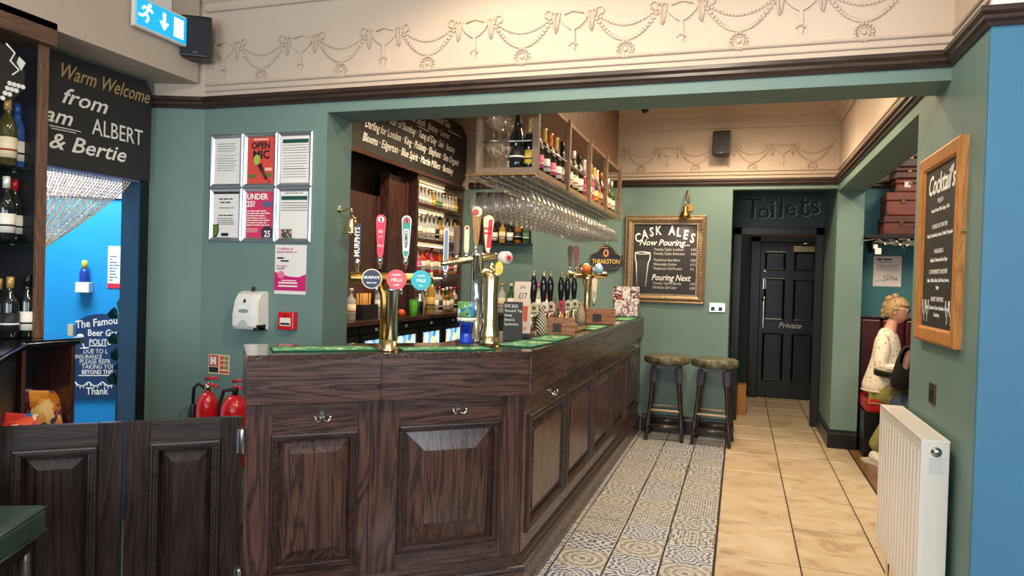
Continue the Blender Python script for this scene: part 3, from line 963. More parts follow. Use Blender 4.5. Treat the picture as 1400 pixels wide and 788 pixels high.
MB().prism([(-0.01, 0.02), (0.016, 0.02), (0.02, 0.17), (0.0, 0.165)], -0.0125, -0.0105).prism([(-0.026, 0.09), (0.02, 0.09), (0.02, 0.1), (-0.026, 0.1)], -0.0125, -0.0105).prism([(-0.026, 0.115), (0.02, 0.115), (0.02, 0.125), (-0.026, 0.125)], -0.0125, -0.0105).obj('handle_emblem', mat('red_print', (214, 30, 54), 0.4), h_)
handle(f2, -0.06, 0.0, 0.46, 0.14, cream_b, cream_b, '', red, 0.013)
handle(f2, -0.11, 0.0, 0.45, 0.15, wood('dark_handle_wood', (78, 52, 40), (128, 90, 70), 'z', 4, 0.4), walnut_z, '', None, 0.015)
handle(f2, -0.165, 0.0, 0.36, 0.22, steel, mat('blue_grey_enamel', (128, 140, 158), 0.3), '', None, 0.012)
b_ = MB().lathe([(0.03, 0), (0.032, 0.004), (0.032, 0.045), (0.03, 0.05)], 20)
bo = b_.obj('lens_badge', whitepl, f2, (0.12, -0.05, 0.44))
bo.rotation_euler = (PI / 2, 0, 0.5)
MB().lathe([(0.024, 0.05), (0.024, 0.052)], 20).obj('badge_face', mat('pale_pink_print', (226, 170, 170), 0.4), bo)
MB().lathe([(0.012, 0.052), (0.012, 0.053)], 16).obj('badge_emblem', red, bo)
bo2 = MB().prism([(0.02 * math.cos(2 * PI * k / 20), 0.034 * math.sin(2 * PI * k / 20)) for k in range(20)], -0.006, 0.004).obj('oval_badge', yellow_b, f2, (0.10, -0.085, 0.385))
text('FIZZ', 0, -0.004, 0.014, chalk, bo2, -0.008, shear=0.2)

f3 = thing('beer_font', 'curved polished brass beer font beside the small blackboard', 'beer tap', (-1.165, 3.26, ZT), 0.35)
MB().lathe([(0.052, 0), (0.052, 0.03), (0.046, 0.034), (0.05, 0.06), (0.038, 0.1), (0.036, 0.25), (0.04, 0.34), (0.036, 0.352), (0.012, 0.37)], 24).obj('column', brass, f3)
MB().tube([(0.02, 0, 0.335), (0.0, -0.01, 0.368), (-0.035, -0.02, 0.368), (-0.055, -0.025, 0.34)], [0.016, 0.018, 0.016, 0.011], 12).obj('swan_neck', brass, f3)
MB().lathe([(0.011, 0.36), (0.015, 0.39), (0.008, 0.40), (0.0, 0.41)], 12).obj('finial', brass, f3)

# tumbler with a printed card round it
tb = thing('tumbler', 'blue plastic tumbler with a printed card sleeve on the bar top', 'tumbler', (-1.288, 3.262, ZT + 0.006))
MB().lathe([(0.036, 0), (0.036, 0.014), (0.027, 0.034), (0.029, 0.06), (0.042, 0.15), (0.039, 0.15), (0.03, 0.05)], 24).obj('cup', mat('blue_plastic', (22, 66, 196), 0.2, coat=0.4), tb)
def print_mat(name, cols, sc=30, dist=1.0):
    q = N(name)
    tc = q.n('ShaderNodeTexCoord')
    nz = q.n('ShaderNodeTexVoronoi', Scale=sc)
    n2 = q.n('ShaderNodeTexNoise', Scale=sc * 0.6, Detail=2.0)
    q.l(tc.outputs['Object'], n2.inputs['Vector'])
    mx = q.n('ShaderNodeMix', _data_type='RGBA', Factor=0.25 * dist)
    q.l(tc.outputs['Object'], mx.inputs[6])
    q.l(n2.outputs[1], mx.inputs[7])
    q.l(mx.outputs[2], nz.inputs['Vector'])
    sp = q.n('ShaderNodeSeparateColor')
    q.l(nz.outputs['Color'], sp.inputs[0])
    st = [(i / len(cols), lin(c)) for i, c in enumerate(cols)]
    r_ = q.n('ShaderNodeValToRGB')
    r_.color_ramp.interpolation = 'CONSTANT'
    while len(r_.color_ramp.elements) < len(st):
        r_.color_ramp.elements.new(0.5)
    for e, (p_, c) in zip(r_.color_ramp.elements, st):
        e.position, e.color = p_, c
    q.l(sp.outputs[0], r_.inputs[0])
    q.l(r_.outputs[0], q.b.inputs['Base Color'])
    q.set(Roughness=0.5)
    return q.m
MB().lathe([(0.0445, 0.105), (0.047, 0.105), (0.049, 0.205), (0.0465, 0.205)], 24).obj('card_sleeve', print_mat('landscape_print', [(30, 110, 168), (52, 140, 190), (96, 150, 80), (228, 228, 226), (24, 84, 140)], 26), tb)
MB().lathe([(0.0485, 0.112), (0.0487, 0.128), (0.0475, 0.128), (0.0475, 0.112)], 24).obj('card_band', paper, tb)

# small easel blackboard
sb = thing('tabletop_blackboard', 'small black chalkboard leaning on the bar beside the brass font', 'blackboard', (-1.155, 3.60, ZT), 0.38)
o = MB().box(-0.052, 0.052, -0.006, 0.0, 0.0, 0.21, 0.002).obj('board', board, sb, (0, 0, 0))
o.rotation_euler.x = -0.12
MB().box(-0.045, 0.045, 0.0, 0.07, 0.0, 0.008).tube([(0, 0.065, 0.006), (0, 0.03, 0.17)], 0.005, 6).obj('prop', blackpl, sb)
for k, s_ in enumerate(('EVE 2025', 'Wonderf. Tap', 'Hunts', 'Bread &', 'Sandwiches')):
    t_ = text(s_, -0.046, 0.178 - k * 0.024, 0.021 if k else 0.024, chalk, o, -0.0075, 'LEFT', sx=0.78)
# slatted menu stand
ms = thing('menu_stand', 'tall pale printed menu stand showing two orange drinks', 'menu', (-1.165, 3.80, ZT), 0.25)
MB().box(-0.07, 0.07, -0.03, 0.05, 0, 0.03, 0.004).obj('base', stool_w, ms)
cardm = mat('menu_card', (226, 204, 182), 0.6)
pb_ = MB()
for i in range(7):
    z0 = 0.02 + i * 0.045
    wv = 0.006 * math.sin(i * 0.9)
    pb_.add([(-0.058 + wv, -0.02, z0), (0.058 + wv, -0.02, z0), (0.058 + 0.006 * math.sin((i + 1) * 0.9), -0.02, z0 + 0.045), (-0.058 + 0.006 * math.sin((i + 1) * 0.9), -0.02, z0 + 0.045),
             (-0.058 + wv, -0.012, z0), (0.058 + wv, -0.012, z0), (0.058 + 0.006 * math.sin((i + 1) * 0.9), -0.012, z0 + 0.045), (-0.058 + 0.006 * math.sin((i + 1) * 0.9), -0.012, z0 + 0.045)],
            [(0, 1, 2, 3), (4, 7, 6, 5), (0, 3, 7, 4), (1, 5, 6, 2)])
mo = pb_.obj('card', cardm, ms)
ms.scale = (0.78, 0.9, 0.95)
text('£17', 0, 0.235, 0.05, ink, mo, -0.0225, sx=0.8)
text('JUG', 0, 0.295, 0.022, ink, mo, -0.0225)
text('2 FOR', 0, 0.05, 0.026, mat('orange_print', (206, 92, 48), 0.5), mo, -0.0225)
for s_ in (-1, 1):
    MB().prism([(s_ * 0.022 - 0.014, 0.1), (s_ * 0.022 + 0.014, 0.1), (s_ * 0.022 + 0.018, 0.19), (s_ * 0.022 - 0.018, 0.19)], -0.0222, -0.0204).obj('drink_picture', MATS['orange_print'], mo)

# hand pumps
hp_black = mat('ebony_handle', (16, 18, 24), 0.15, coat=0.5)
clips = [(200, 196, 150), (224, 214, 190), (226, 190, 160), (196, 50, 76), (206, 210, 170), (200, 206, 160)]
PUMPS = [(-1.16, 3.99), (-1.14, 4.14), (-1.14, 4.30), (-1.14, 4.58), (-1.14, 4.76), (-1.14, 4.97)]
PL = ['partly behind the tall menu stand', 'with a cream upright pump clip', 'with a peach rounded pump clip', 'with a crimson pump clip', 'with a pale green pump clip next to the crimson one', 'with a pale green pump clip, last before the wooden crate']
hp0 = None
for i, (x, y) in enumerate(PUMPS):
    if hp0 is None:
        r_ = thing('hand_pump', '', 'hand pump', (x, y, ZT), 0.2, 'black-handled hand pumps')
        MB().box(-0.03, 0.03, -0.03, 0.05, 0, 0.03, 0.004).lathe([(0.022, 0.03), (0.02, 0.12), (0.026, 0.125), (0.026, 0.14), (0.012, 0.15)], 14, (0, 0.01, 0)).obj('engine_column', brass, r_)
        MB().tube([(0, -0.01, 0.11), (0, -0.05, 0.13), (0, -0.075, 0.11), (0, -0.08, 0.02 + 0.012)], 0.008, 8).obj('swan_neck', chrome, r_)
        MB().lathe([(0.008, 0.145), (0.012, 0.17), (0.014, 0.2), (0.02, 0.25), (0.023, 0.29), (0.02, 0.32), (0.013, 0.335), (0.015, 0.345), (0.012, 0.352)], 16, (0, 0.01, 0)).obj('pull_handle', hp_black, r_)
        MB().lathe([(0.010, 0.352), (0.011, 0.362), (0.006, 0.372), (0.004, 0.382), (0, 0.385)], 12, (0, 0.01, 0)).obj('finial', brass, r_)
        hp0 = r_
        roots = [r_] + [copy_tree(r_) for _ in PUMPS[1:]]
    r_ = roots[i]
    r_.location = (x, y, ZT)
    r_['label'] = 'black-handled brass hand pump ' + PL[i]
    cm = mat('pump_clip_%s' % 'abcdef'[i], clips[i], 0.4)
    shp = paddle(0.02, 0.026, 0.085) if i % 2 else [(0.028 * math.cos(2 * PI * k / 16), 0.042 + 0.042 * math.sin(2 * PI * k / 16)) for k in range(16)]
    c = MB().prism(shp, -0.04, -0.034).obj('pump_clip', cm, r_, (0.01, 0, 0.115))
    MB().disc((0, 0.05), 0.012, -0.0415, -0.04, 14).prism([(-0.018, 0.018), (0.018, 0.018), (0.018, 0.026), (-0.018, 0.026)], -0.0415, -0.04).obj('clip_print', mat('clip_ink', (90, 76, 60), 0.6), c)

# wooden crates with a chalk tag
def crate(x, y, rz, L, W, Hh, label):
    t = thing('wooden_crate', label, 'crate', (x, y, ZT), rz)
    MB().box(-L / 2 + 0.006, L / 2 - 0.006, -W / 2 + 0.006, W / 2 - 0.006, 0.002, 0.008).obj('bottom', crate_w, t)
    for s_ in (-1, 1):
        for k in range(2):
            z0 = 0.004 + k * Hh / 2
            MB().box(-L / 2, L / 2, s_ * W / 2 - 0.004, s_ * W / 2 + 0.004, z0, z0 + Hh / 2 - 0.004, 0.001).obj('side_slat', crate_w, t)
            MB().box(s_ * L / 2 - 0.004, s_ * L / 2 + 0.004, -W / 2 + 0.004, W / 2 - 0.004, z0, z0 + Hh / 2 - 0.004, 0.001).obj('end_slat', crate_w, t)
    MB().box(-L * 0.28, L * 0.02, -W / 2 - 0.008, -W / 2 - 0.0045, Hh * 0.2, Hh * 0.7).obj('chalk_tag', board, t)
    return t
crate(-1.04, 4.17, 0.35, 0.17, 0.12, 0.105, 'wooden crate with black tag in front of the hand pumps')
crate(-1.04, 5.45, 0.3, 0.22, 0.15, 0.115, 'wooden crate with black tag further along, towards the leaflets')
# ice bucket, brass tray between crates
tr = thing('drip_tray', 'low brass drip tray in front of the hand pumps', 'tray', (-1.035, 4.62, ZT), PI / 2)
MB().box(-0.26, 0.26, -0.045, 0.045, 0, 0.012, 0.003).obj('tray', old_brass, tr)
for k in range(12):
    MB().box(-0.245 + k * 0.0415, -0.245 + k * 0.0415 + 0.02, -0.038, 0.038, 0.012, 0.018, 0.001).obj('grille_bar', brass, tr)
# striped triangular cards
for (x, y, lb) in ((-1.06, 4.055, 'black and cream striped cloth bag against the first wooden crate'), (-1.10, 5.30, 'black and cream striped cloth bag behind the second wooden crate')):
    st = N('striped_cloth_%d' % int(y)) if True else None
    tc = st.n('ShaderNodeTexCoord')
    wv = st.n('ShaderNodeTexWave', Scale=28.0)
    wv.bands_direction = 'DIAGONAL'
    st.l(tc.outputs['Object'], wv.inputs['Vector'])
    st.l(st.ramp(wv.outputs[0], [(0.48, lin((28, 28, 28))), (0.52, lin((206, 196, 170)))]), st.b.inputs['Base Color'])
    MBx = MB().lathe([(0.0, 0), (0.03, 0.0), (0.036, 0.03), (0.034, 0.09), (0.02, 0.13), (0.012, 0.15), (0.022, 0.17), (0, 0.165)], 14)
    tag(MBx.obj('striped_bag', st.m, None, (x - 0.05, y - 0.05, ZT)), lb, 'bag')

# far brass font with drum badge
f4 = thing('beer_font', 'brass swan beer font with drum badges near the far end of the bar', 'beer tap', (-1.2, 5.72, ZT), 0.3)
MB().lathe([(0.06, 0), (0.06, 0.02), (0.03, 0.04), (0.028, 0.28), (0.05, 0.34), (0.055, 0.38), (0.03, 0.4)], 20).obj('column', brass, f4)
MB().tube([(-0.17, 0, 0.385), (-0.16, 0, 0.385), (0.15, 0, 0.385), (0.16, 0, 0.385)], [0.02, 0.032, 0.032, 0.02], 14).obj('cross_bar', brass, f4)
for k, (x, c) in enumerate(((-0.04, mat('orange_enamel', (214, 110, 50), 0.35)), (0.06, mat('pale_blue_print', (150, 196, 226), 0.3)))):
    b4 = MB().lathe([(0.045, 0), (0.048, 0.006), (0.048, 0.06), (0.044, 0.066)], 20).obj('drum_badge', chrome if k else brass, f4, (x, -0.02, 0.43))
    b4.rotation_euler = (PI / 2, 0, 0.25)
    MB().lathe([(0.038, 0.066), (0.038, 0.069)], 20).obj('badge_face', c, b4)
for k, x in enumerate((-0.10, -0.15)):
    handle(f4, x, 0, 0.45, 0.17, walnut_z, walnut_z if k else mat('rust_enamel', (150, 76, 48), 0.4), '', None, 0.024)
handle(f4, 0.05, -0.06, 0.17, 0.19, cream_b, cream_b, 'CIDER', None, 0.022, mat('black_text', (30, 30, 34), 0.5))

# leaflet holder
lf = thing('leaflet_holder', 'rack of colourful leaflets on the far end of the bar', 'leaflets', (-1.02, 6.66, ZT), 0.25)
MB().box(-0.13, 0.13, -0.05, 0.07, 0, 0.012).box(-0.13, -0.125, -0.05, 0.07, 0.012, 0.09).box(0.125, 0.13, -0.05, 0.07, 0.012, 0.09).obj('stand', glass_green, lf)
cols = [(142, 54, 66), (226, 170, 120), (180, 164, 190), (196, 60, 70), (220, 216, 210), (120, 84, 96)]
for k in range(6):
    x = -0.085 + 0.085 * (k % 3)
    z = 0.175 if k < 3 else 0.11
    MB().box(x - 0.038, x + 0.038, 0.04 - (k // 3) * 0.025, 0.043 - (k // 3) * 0.025, z - 0.03, z + 0.115).obj('leaflet', print_mat('leaflet_print_%s' % 'abcdef'[k], [cols[k], cols[(k + 2) % 6], (230, 226, 220), cols[k], (60, 40, 46)], 22), lf)
o = MB().box(-0.12, 0.1, -0.03, -0.024, 0.012, 0.165).obj('booklet', print_mat('booklet_print', [(214, 206, 210), (128, 70, 90), (236, 234, 230), (90, 60, 76), (160, 130, 150)], 34), lf)

# ------------------------------------------------------------------ bell in the opening
bl = thing('brass_bell', 'brass bell hanging from a bracket on the opening edge', 'bell', (-2.13, 3.56, 1.70))
MB().lathe([(0.052, 0.0), (0.05, 0.008), (0.04, 0.02), (0.034, 0.05), (0.031, 0.075), (0.024, 0.092), (0.008, 0.1), (0.006, 0.115), (0.0, 0.117)], 24).obj('bell', brass, bl)
MB().tube([(-0.08, 0, 0.14), (-0.05, 0, 0.132), (-0.02, 0, 0.148), (0.0, 0, 0.14), (0.002, 0, 0.11)], 0.006, 8).obj('bracket', brass, bl)
MB().tube([(-0.084, 0, 0.14), (-0.078, 0, 0.14)], 0.018, 14).obj('wall_plate', brass, bl)
MB().sphere((0, 0, -0.004), 0.011, 10, 6).obj('clapper', old_brass, bl)

# ------------------------------------------------------------------ bar stools
def stool_seat_mat():
    q = N('worn_green_leather')
    tc = q.n('ShaderNodeTexCoord')
    nz = q.n('ShaderNodeTexNoise', Scale=14.0, Detail=6.0, Roughness=0.7)
    q.l(tc.outputs['Object'], nz.inputs['Vector'])
    q.l(q.ramp(nz.outputs[0], [(0.35, lin((50, 48, 36))), (0.5, lin((98, 94, 74))), (0.7, lin((140, 134, 110)))]), q.b.inputs['Base Color'])
    q.set(Roughness=0.45)
    q.bump(nz.outputs[0], 0.3, 0.003)
    return q.m
seat_m = stool_seat_mat()
worn = wood('worn_bar_wood', (120, 96, 74), (206, 186, 158), 'x', 3, 0.4)
def make_stool(loc, rz, label):
    s = thing('bar_stool', label, 'stool', loc, rz, 'bar stools')
    MB().lathe([(0.0, 0.708), (0.18, 0.708), (0.208, 0.72), (0.215, 0.745), (0.212, 0.768), (0.195, 0.784), (0.14, 0.79), (0.0, 0.786)], 32).obj('seat', seat_m, s)
    MB().tube([(0.208 * math.cos(2 * PI * k / 32), 0.208 * math.sin(2 * PI * k / 32), 0.772) for k in range(32)], 0.004, 6, closed=True).obj('seat_piping', seat_m, s)
    MB().box(-0.12, 0.12, -0.12, 0.12, 0.665, 0.707, 0.006).obj('seat_frame', mat('slate_sheen', (72, 76, 92), 0.35), s)  # bluish reflected light put into the colour, leg blocks too
    T, B = 0.105, 0.165
    pt_ = lambda sx, sy, z: (sx * (T + (B - T) * (0.7 - z) / 0.7), sy * (T + (B - T) * (0.7 - z) / 0.7), z)
    for sx in (-1, 1):
        for sy in (-1, 1):
            zs = [0.69, 0.52, 0.5, 0.48, 0.46, 0.3, 0.27, 0.25, 0.23, 0.2, 0.19, 0.09, 0.08, 0.0]
            rs = [0.021, 0.022, 0.016, 0.021, 0.016, 0.019, 0.014, 0.019, 0.014, 0.02, 0.024, 0.024, 0.018, 0.018]
            lg = MB().tube([pt_(sx, sy, z) for z in zs], rs, 10).obj('leg', stool_w, s)
            MB().tube([pt_(sx, sy, 0.685), pt_(sx, sy, 0.545)], [0.034, 0.03], 4, False).obj('leg_block', MATS['slate_sheen'], lg)
    def bar_(a, b, r, m_):
        MB().rod(a, b, r, 8).obj('stretcher', m_, s)
    for sy in (-1, 1):
        bar_(pt_(-1, sy, 0.28), pt_(1, sy, 0.28), 0.012, worn)
        bar_(pt_(-1, sy, 0.13), pt_(1, sy, 0.13), 0.026, stool_w)
    for sx in (-1, 1):
        bar_(pt_(sx, -1, 0.33), pt_(sx, 1, 0.33), 0.012, stool_w)
        bar_(pt_(sx, -1, 0.14), pt_(sx, 1, 0.14), 0.02, stool_w)
    return s
make_stool((-0.645, 6.83, 0), 0.05, 'round worn-leather bar stool beside the end of the bar')
make_stool((-0.208, 6.80, 0), -0.06, 'round worn-leather bar stool beside the toilet doorway')

# ------------------------------------------------------------------ bottles
def gmat(name, col, rough=0.08):
    if name in MATS:
        return MATS[name]
    q = N(name)
    q.set(Base_Color=lin(col), Roughness=rough, Coat_Weight=0.5)
    return q.m
def clear_spirit(name, col, a):
    q = N(name)
    tr = q.n('ShaderNodeBsdfTransparent', Color=lin(col))
    mx = q.n('ShaderNodeMixShader', Fac=a)
    q.set(Base_Color=lin(col), Roughness=0.05)
    out = q.t.nodes['Material Output']
    q.l(tr.outputs[0], mx.inputs[1])
    q.l(q.b.outputs[0], mx.inputs[2])
    q.l(mx.outputs[0], out.inputs['Surface'])
    return q.m
G = dict(clear=clear_spirit('clear_spirit', (240, 243, 242), 0.4), amber=clear_spirit('amber_spirit', (186, 116, 42), 0.6), green=clear_spirit('green_bottle', (64, 110, 60), 0.7),
         dark=gmat('dark_wine_glass', (20, 24, 22)), red=clear_spirit('red_spirit', (196, 40, 50), 0.6), pink=clear_spirit('pink_spirit', (232, 130, 160), 0.55),
         gold=clear_spirit('golden_spirit', (222, 178, 92), 0.55), orange=clear_spirit('orange_spirit', (226, 110, 50), 0.6), blue=clear_spirit('blue_spirit', (60, 110, 190), 0.6), olive=gmat('olive_wine_glass', (62, 58, 24)))
GN = dict(clear='clear', amber='amber', green='green', dark='dark', red='red', pink='pink', gold='golden', orange='orange', blue='blue', olive='olive green')
LC = {'white': (236, 232, 222), 'cream': (226, 212, 176), 'black': (30, 30, 32), 'red': (190, 36, 44), 'pink': (222, 96, 140), 'yellow': (228, 196, 70), 'blue': (50, 86, 156), 'green': (54, 110, 70), 'orange': (220, 120, 50), 'gold': (200, 164, 90)}
PROF = {  # radius 1, height 1
    'spirit': [(0.92, 0), (1, 0.02), (1, 0.58), (0.9, 0.66), (0.42, 0.74), (0.36, 0.78), (0.36, 0.9), (0.4, 0.905), (0.4, 0.92)],
    'wine': [(0.9, 0), (1, 0.02), (1, 0.56), (0.85, 0.66), (0.42, 0.75), (0.38, 0.8), (0.36, 0.92)],
    'champ': [(0.9, 0), (1, 0.03), (1, 0.42), (0.85, 0.56), (0.5, 0.7), (0.38, 0.8), (0.36, 0.9)],
    'squat': [(0.94, 0), (1, 0.03), (1, 0.52), (0.92, 0.6), (0.36, 0.68), (0.3, 0.72), (0.3, 0.86), (0.34, 0.87)],
    'mixer': [(0.9, 0), (1, 0.03), (1, 0.45), (0.8, 0.6), (0.5, 0.75), (0.45, 0.9)],
}
BM = {}
def bottle(kind, gl, lab, cap, r, h, loc, label, group, rz=0.0, tilt=0.0):
    key = (kind, gl, lab, cap, round(r, 4), round(h, 3))
    if key not in BM:
        pf = PROF[kind]
        prof = [(a * r, b * h) for a, b in pf]
        lz0, lz1 = {'spirit': (0.14, 0.5), 'wine': (0.12, 0.42), 'champ': (0.1, 0.36), 'squat': (0.1, 0.46), 'mixer': (0.1, 0.42)}[kind]
        body = MB().lathe(prof, 12).obj('bottle', G[gl])
        e = 1.012 * r
        n_ = 12
        lm = MB().lathe([(r * 1.002, lz0 * h), (e, lz0 * h), (e, lz1 * h), (r * 1.002, lz1 * h)], n_)
        lb = lm.obj('label', mat('bottle_label_' + lab, LC[lab], 0.55), body)
        mk = {'white': ink, 'cream': mat('label_red_ink', (150, 40, 36), 0.6), 'black': chalk, 'red': chalk, 'pink': chalk, 'yellow': ink, 'blue': chalk, 'green': chalk, 'orange': ink, 'gold': ink}[lab]
        mm = MB()
        zc = (lz0 + lz1) / 2 * h
        mm.lathe([(e * 1.001, zc - 0.05 * h), (e * 1.006, zc - 0.05 * h), (e * 1.006, zc - 0.02 * h), (e * 1.001, zc - 0.02 * h)], n_)
        mm.obj('label_print', mk, lb)
        top = pf[-1]
        if kind == 'champ':
            cp_ = MB().lathe([(0.56 * r, 0.66 * h), (0.42 * r, 0.79 * h), (0.4 * r, 0.92 * h), (0.44 * r, 0.94 * h), (0.44 * r, 0.99 * h), (0.3 * r, h)], 12)
        elif kind == 'wine':
            cp_ = MB().lathe([(0.41 * r, 0.82 * h), (0.4 * r, 1.0 * h), (0.3 * r, 1.005 * h)], 12)
        else:
            cp_ = MB().lathe([(top[0] * r * 1.1, top[1] * h - 0.02 * h), (top[0] * r * 1.15, h), (top[0] * r, h)], 12)
        cp_.obj('cap', mat('bottle_cap_' + cap, LC[cap], 0.3, 0.3), body)
        BM[key] = body
        o = body
    else:
        o = copy_tree(BM[key])
    o.location = loc
    o.rotation_euler = (tilt, 0, rz)
    return tag(o, label, 'bottle', group)

# ------------------------------------------------------------------ back bar
XB = -2.86
Z1, Z2, Z3, ZCN = 2.155, 1.825, 1.50, 1.105
bb = thing('back_bar_shelving', 'tall dark wooden shelf unit full of bottles behind the bar', 'shelves', (XB, 5.92, ZCN))
MB().box(-0.22, 0.0, 0.0, 0.035, 0, 2.40 - ZCN, 0.003).obj('side_panel', back_z, bb)
MB().box(-0.22, 0.0, 1.10, 1.13, 0, 2.40 - ZCN, 0.003).obj('side_panel', back_z, bb)
MB().box(-0.22, 0.012, -0.01, 1.14, 2.40 - ZCN, 2.44 - ZCN, 0.003).obj('top_board', back_y, bb)
MB().box(-0.24, -0.22, 0.0, 1.12, 0, 2.40 - ZCN).obj('back_panel', mat('mirror_back', (176, 168, 152), 0.25, 0.4), bb)
for z in (Z1, Z2, Z3):
    MB().box(-0.22, 0.0, 0.035, 1.10, z - ZCN - 0.035, z - ZCN, 0.002).obj('shelf', back_y, bb)
# unseen glowing strips added so the bottles look lit from behind
for z in (2.39, Z1 - 0.04, Z2 - 0.04, Z3 - 0.04):
    MB().box(-0.215, -0.2, 0.05, 1.08, z - ZCN - 0.012, z - ZCN - 0.002).obj('added_glow_strip', mat('glow_strip', (255, 226, 176), 0.5, emit=2.5), bb)
bc = thing('back_counter', 'dark wooden counter along the back bar', 'counter', (0, 0, 0))
MB().box(-3.11, -2.79, YI + 0.02, YB - 0.005, ZCN - 0.04, ZCN, 0.004).obj('worktop', back_y, bc)
MB().box(-3.11, -2.86, YI + 0.02, YB - 0.005, 0.9, ZCN - 0.042).obj('under_frame', dark_in, bc)
# tall panels between the opening and the shelving
for k, (y0, y1, x1, z1) in enumerate(((4.62, 5.5, -3.02, 2.15), (5.52, 5.9, -2.95, 2.36))):
    t = thing('wall_panel', ('dark wood panel behind the brass bell' if k == 0 else 'tall dark wood panel next to the bottle shelving'), 'panel', (x1, y0, ZCN))
    MB().box(-0.08, 0, 0, y1 - y0, 0, z1 - ZCN, 0.004).obj('board', back_z, t)
    MB().box(0, 0.012, 0, 0.05, 0, z1 - ZCN).box(0, 0.012, y1 - y0 - 0.05, y1 - y0, 0, z1 - ZCN).obj('edge_strip', back_z, t)
# hanging blackboard of names over the back bar
nb = thing('name_blackboard', 'wide black board with handwritten names above the back bar', 'blackboard', (-2.84, 4.45, 2.44), PI / 2)
LB = YB - 0.03 - 4.45
MB().prism([(0, 0), (LB - 0.12, 0), (LB, 0.1), (LB, 0.52), (LB - 0.14, 0.62), (0, 0.62)], 0.0, 0.02).obj('board', board, nb)
MB().box(0, LB - 0.1, -0.004, 0.02, -0.03, 0.0).obj('ledge', back_y, nb)
rows = ['Blooms · Edgerton · Blue Spirit · Martin Millers · Bombay', 'Darling for London · King · Picklety · Elephant · Slim Organic', 'Rock Red · Star of Bombay · Tanq of Day · Salt · Botany', 'Pinky · Roku · Caley · The South · Botany · Lemon', 'Gordons · Tanqueray · Plymouth · Flavoured Gins']
for k, s_ in enumerate(rows):
    text(s_, 0.42 + 0.03 * k, 0.075 + k * 0.112, 0.098, chalk, nb, -0.003, 'LEFT', shear=0.4, sx=0.8, bold=0.0006)
MB().box(LB - 0.5, LB - 0.2, -0.003, 0, 0.495, 0.503).box(LB - 1.2, LB - 0.95, -0.003, 0, 0.39, 0.396).obj('underline', chalk, nb)

# bottles on the shelves
rs_ = random.Random(3)
def shelf_row(zs, specs, n, y0, y1, x, h, r, kind, grp, where, back=True):
    for i in range(n):
        y = y0 + (y1 - y0) * (i / (n - 1))
        gl, lb, cp_ = specs[rs_.randrange(len(specs))]
        k = kind[rs_.randrange(len(kind))]
        hh = h * rs_.choice((0.9, 0.96, 1.0))
        bottle(k, gl, lb, cp_, r, hh, (x, y, zs + 0.0005), '%s %s, %s label, %s cap, %s' % (GN[gl], {'spirit': 'spirit bottle', 'wine': 'wine bottle', 'squat': 'squat bottle', 'mixer': 'small mixer bottle', 'champ': 'sparkling wine bottle'}[k], lb, cp_, where), grp)
ys0, ys1 = 5.92 + 0.075, 5.92 + 1.06
shelf_row(Z1, [('clear', 'cream', 'white'), ('clear', 'green', 'white'), ('gold', 'white', 'white'), ('gold', 'yellow', 'white'), ('clear', 'white', 'gold')], 13, ys0, ys1, XB - 0.06, 0.165, 0.026, ['mixer'], 'mixer bottles on the top back-bar shelf', 'on the top back-bar shelf')
shelf_row(Z2, [('clear', 'white', 'black'), ('clear', 'cream', 'white'), ('clear', 'white', 'white'), ('clear', 'black', 'white'), ('gold', 'cream', 'black')], 11, ys0, ys1, XB - 0.065, 0.255, 0.04, ['spirit', 'squat'], 'spirit bottles on the second back-bar shelf', 'on the second back-bar shelf')
shelf_row(Z2, [('clear', 'white', 'white'), ('clear', 'cream', 'gold')], 9, ys0 + 0.05, ys1 - 0.03, XB - 0.155, 0.27, 0.038, ['spirit'], 'spirit bottles at the back of the second shelf', 'in the rear row of the second back-bar shelf')
shelf_row(Z3, [('pink', 'white', 'red'), ('clear', 'pink', 'white'), ('red', 'cream', 'white'), ('orange', 'white', 'white'), ('pink', 'pink', 'gold'), ('gold', 'red', 'white')], 11, ys0, ys1, XB - 0.065, 0.25, 0.04, ['spirit', 'squat'], 'pink and red spirit bottles on the third back-bar shelf', 'on the third back-bar shelf')
shelf_row(Z3, [('pink', 'white', 'white'), ('clear', 'yellow', 'red')], 9, ys0 + 0.05, ys1 - 0.03, XB - 0.155, 0.265, 0.038, ['spirit'], 'spirit bottles at the back of the third shelf', 'in the rear row of the third back-bar shelf')
shelf_row(ZCN, [('clear', 'white', 'red'), ('clear', 'black', 'red'), ('clear', 'white', 'blue'), ('clear', 'cream', 'pink'), ('green', 'white', 'white'), ('amber', 'cream', 'white')], 11, ys0, ys1, XB - 0.05, 0.27, 0.04, ['spirit', 'squat'], 'spirit bottles standing on the back counter', 'standing on the back counter below the shelves')
# further bottles on the counter left of the shelving
for i, (y, gl, lb, cp_, k, h) in enumerate(((4.75, 'clear', 'white', 'cream', 'spirit', 0.27), (4.92, 'clear', 'cream', 'cream', 'spirit', 0.25), (5.38, 'clear', 'white', 'gold', 'spirit', 0.30), (5.47, 'amber', 'cream', 'gold', 'spirit', 0.31), (5.56, 'clear', 'cream', 'gold', 'spirit', 0.29))):
    bottle(k, gl, lb, cp_, 0.04, h, (-2.93, y, ZCN + 0.0005), '%s spirit bottle, %s label, %s cap, back counter, %s' % (GN[gl], lb, cp_, ['nearest the bell', 'beside the dark basket', 'behind the pink tap handle', 'in front of the dark panel', 'next to the tall shelving'][i]), 'bottles on the counter left of the shelving')
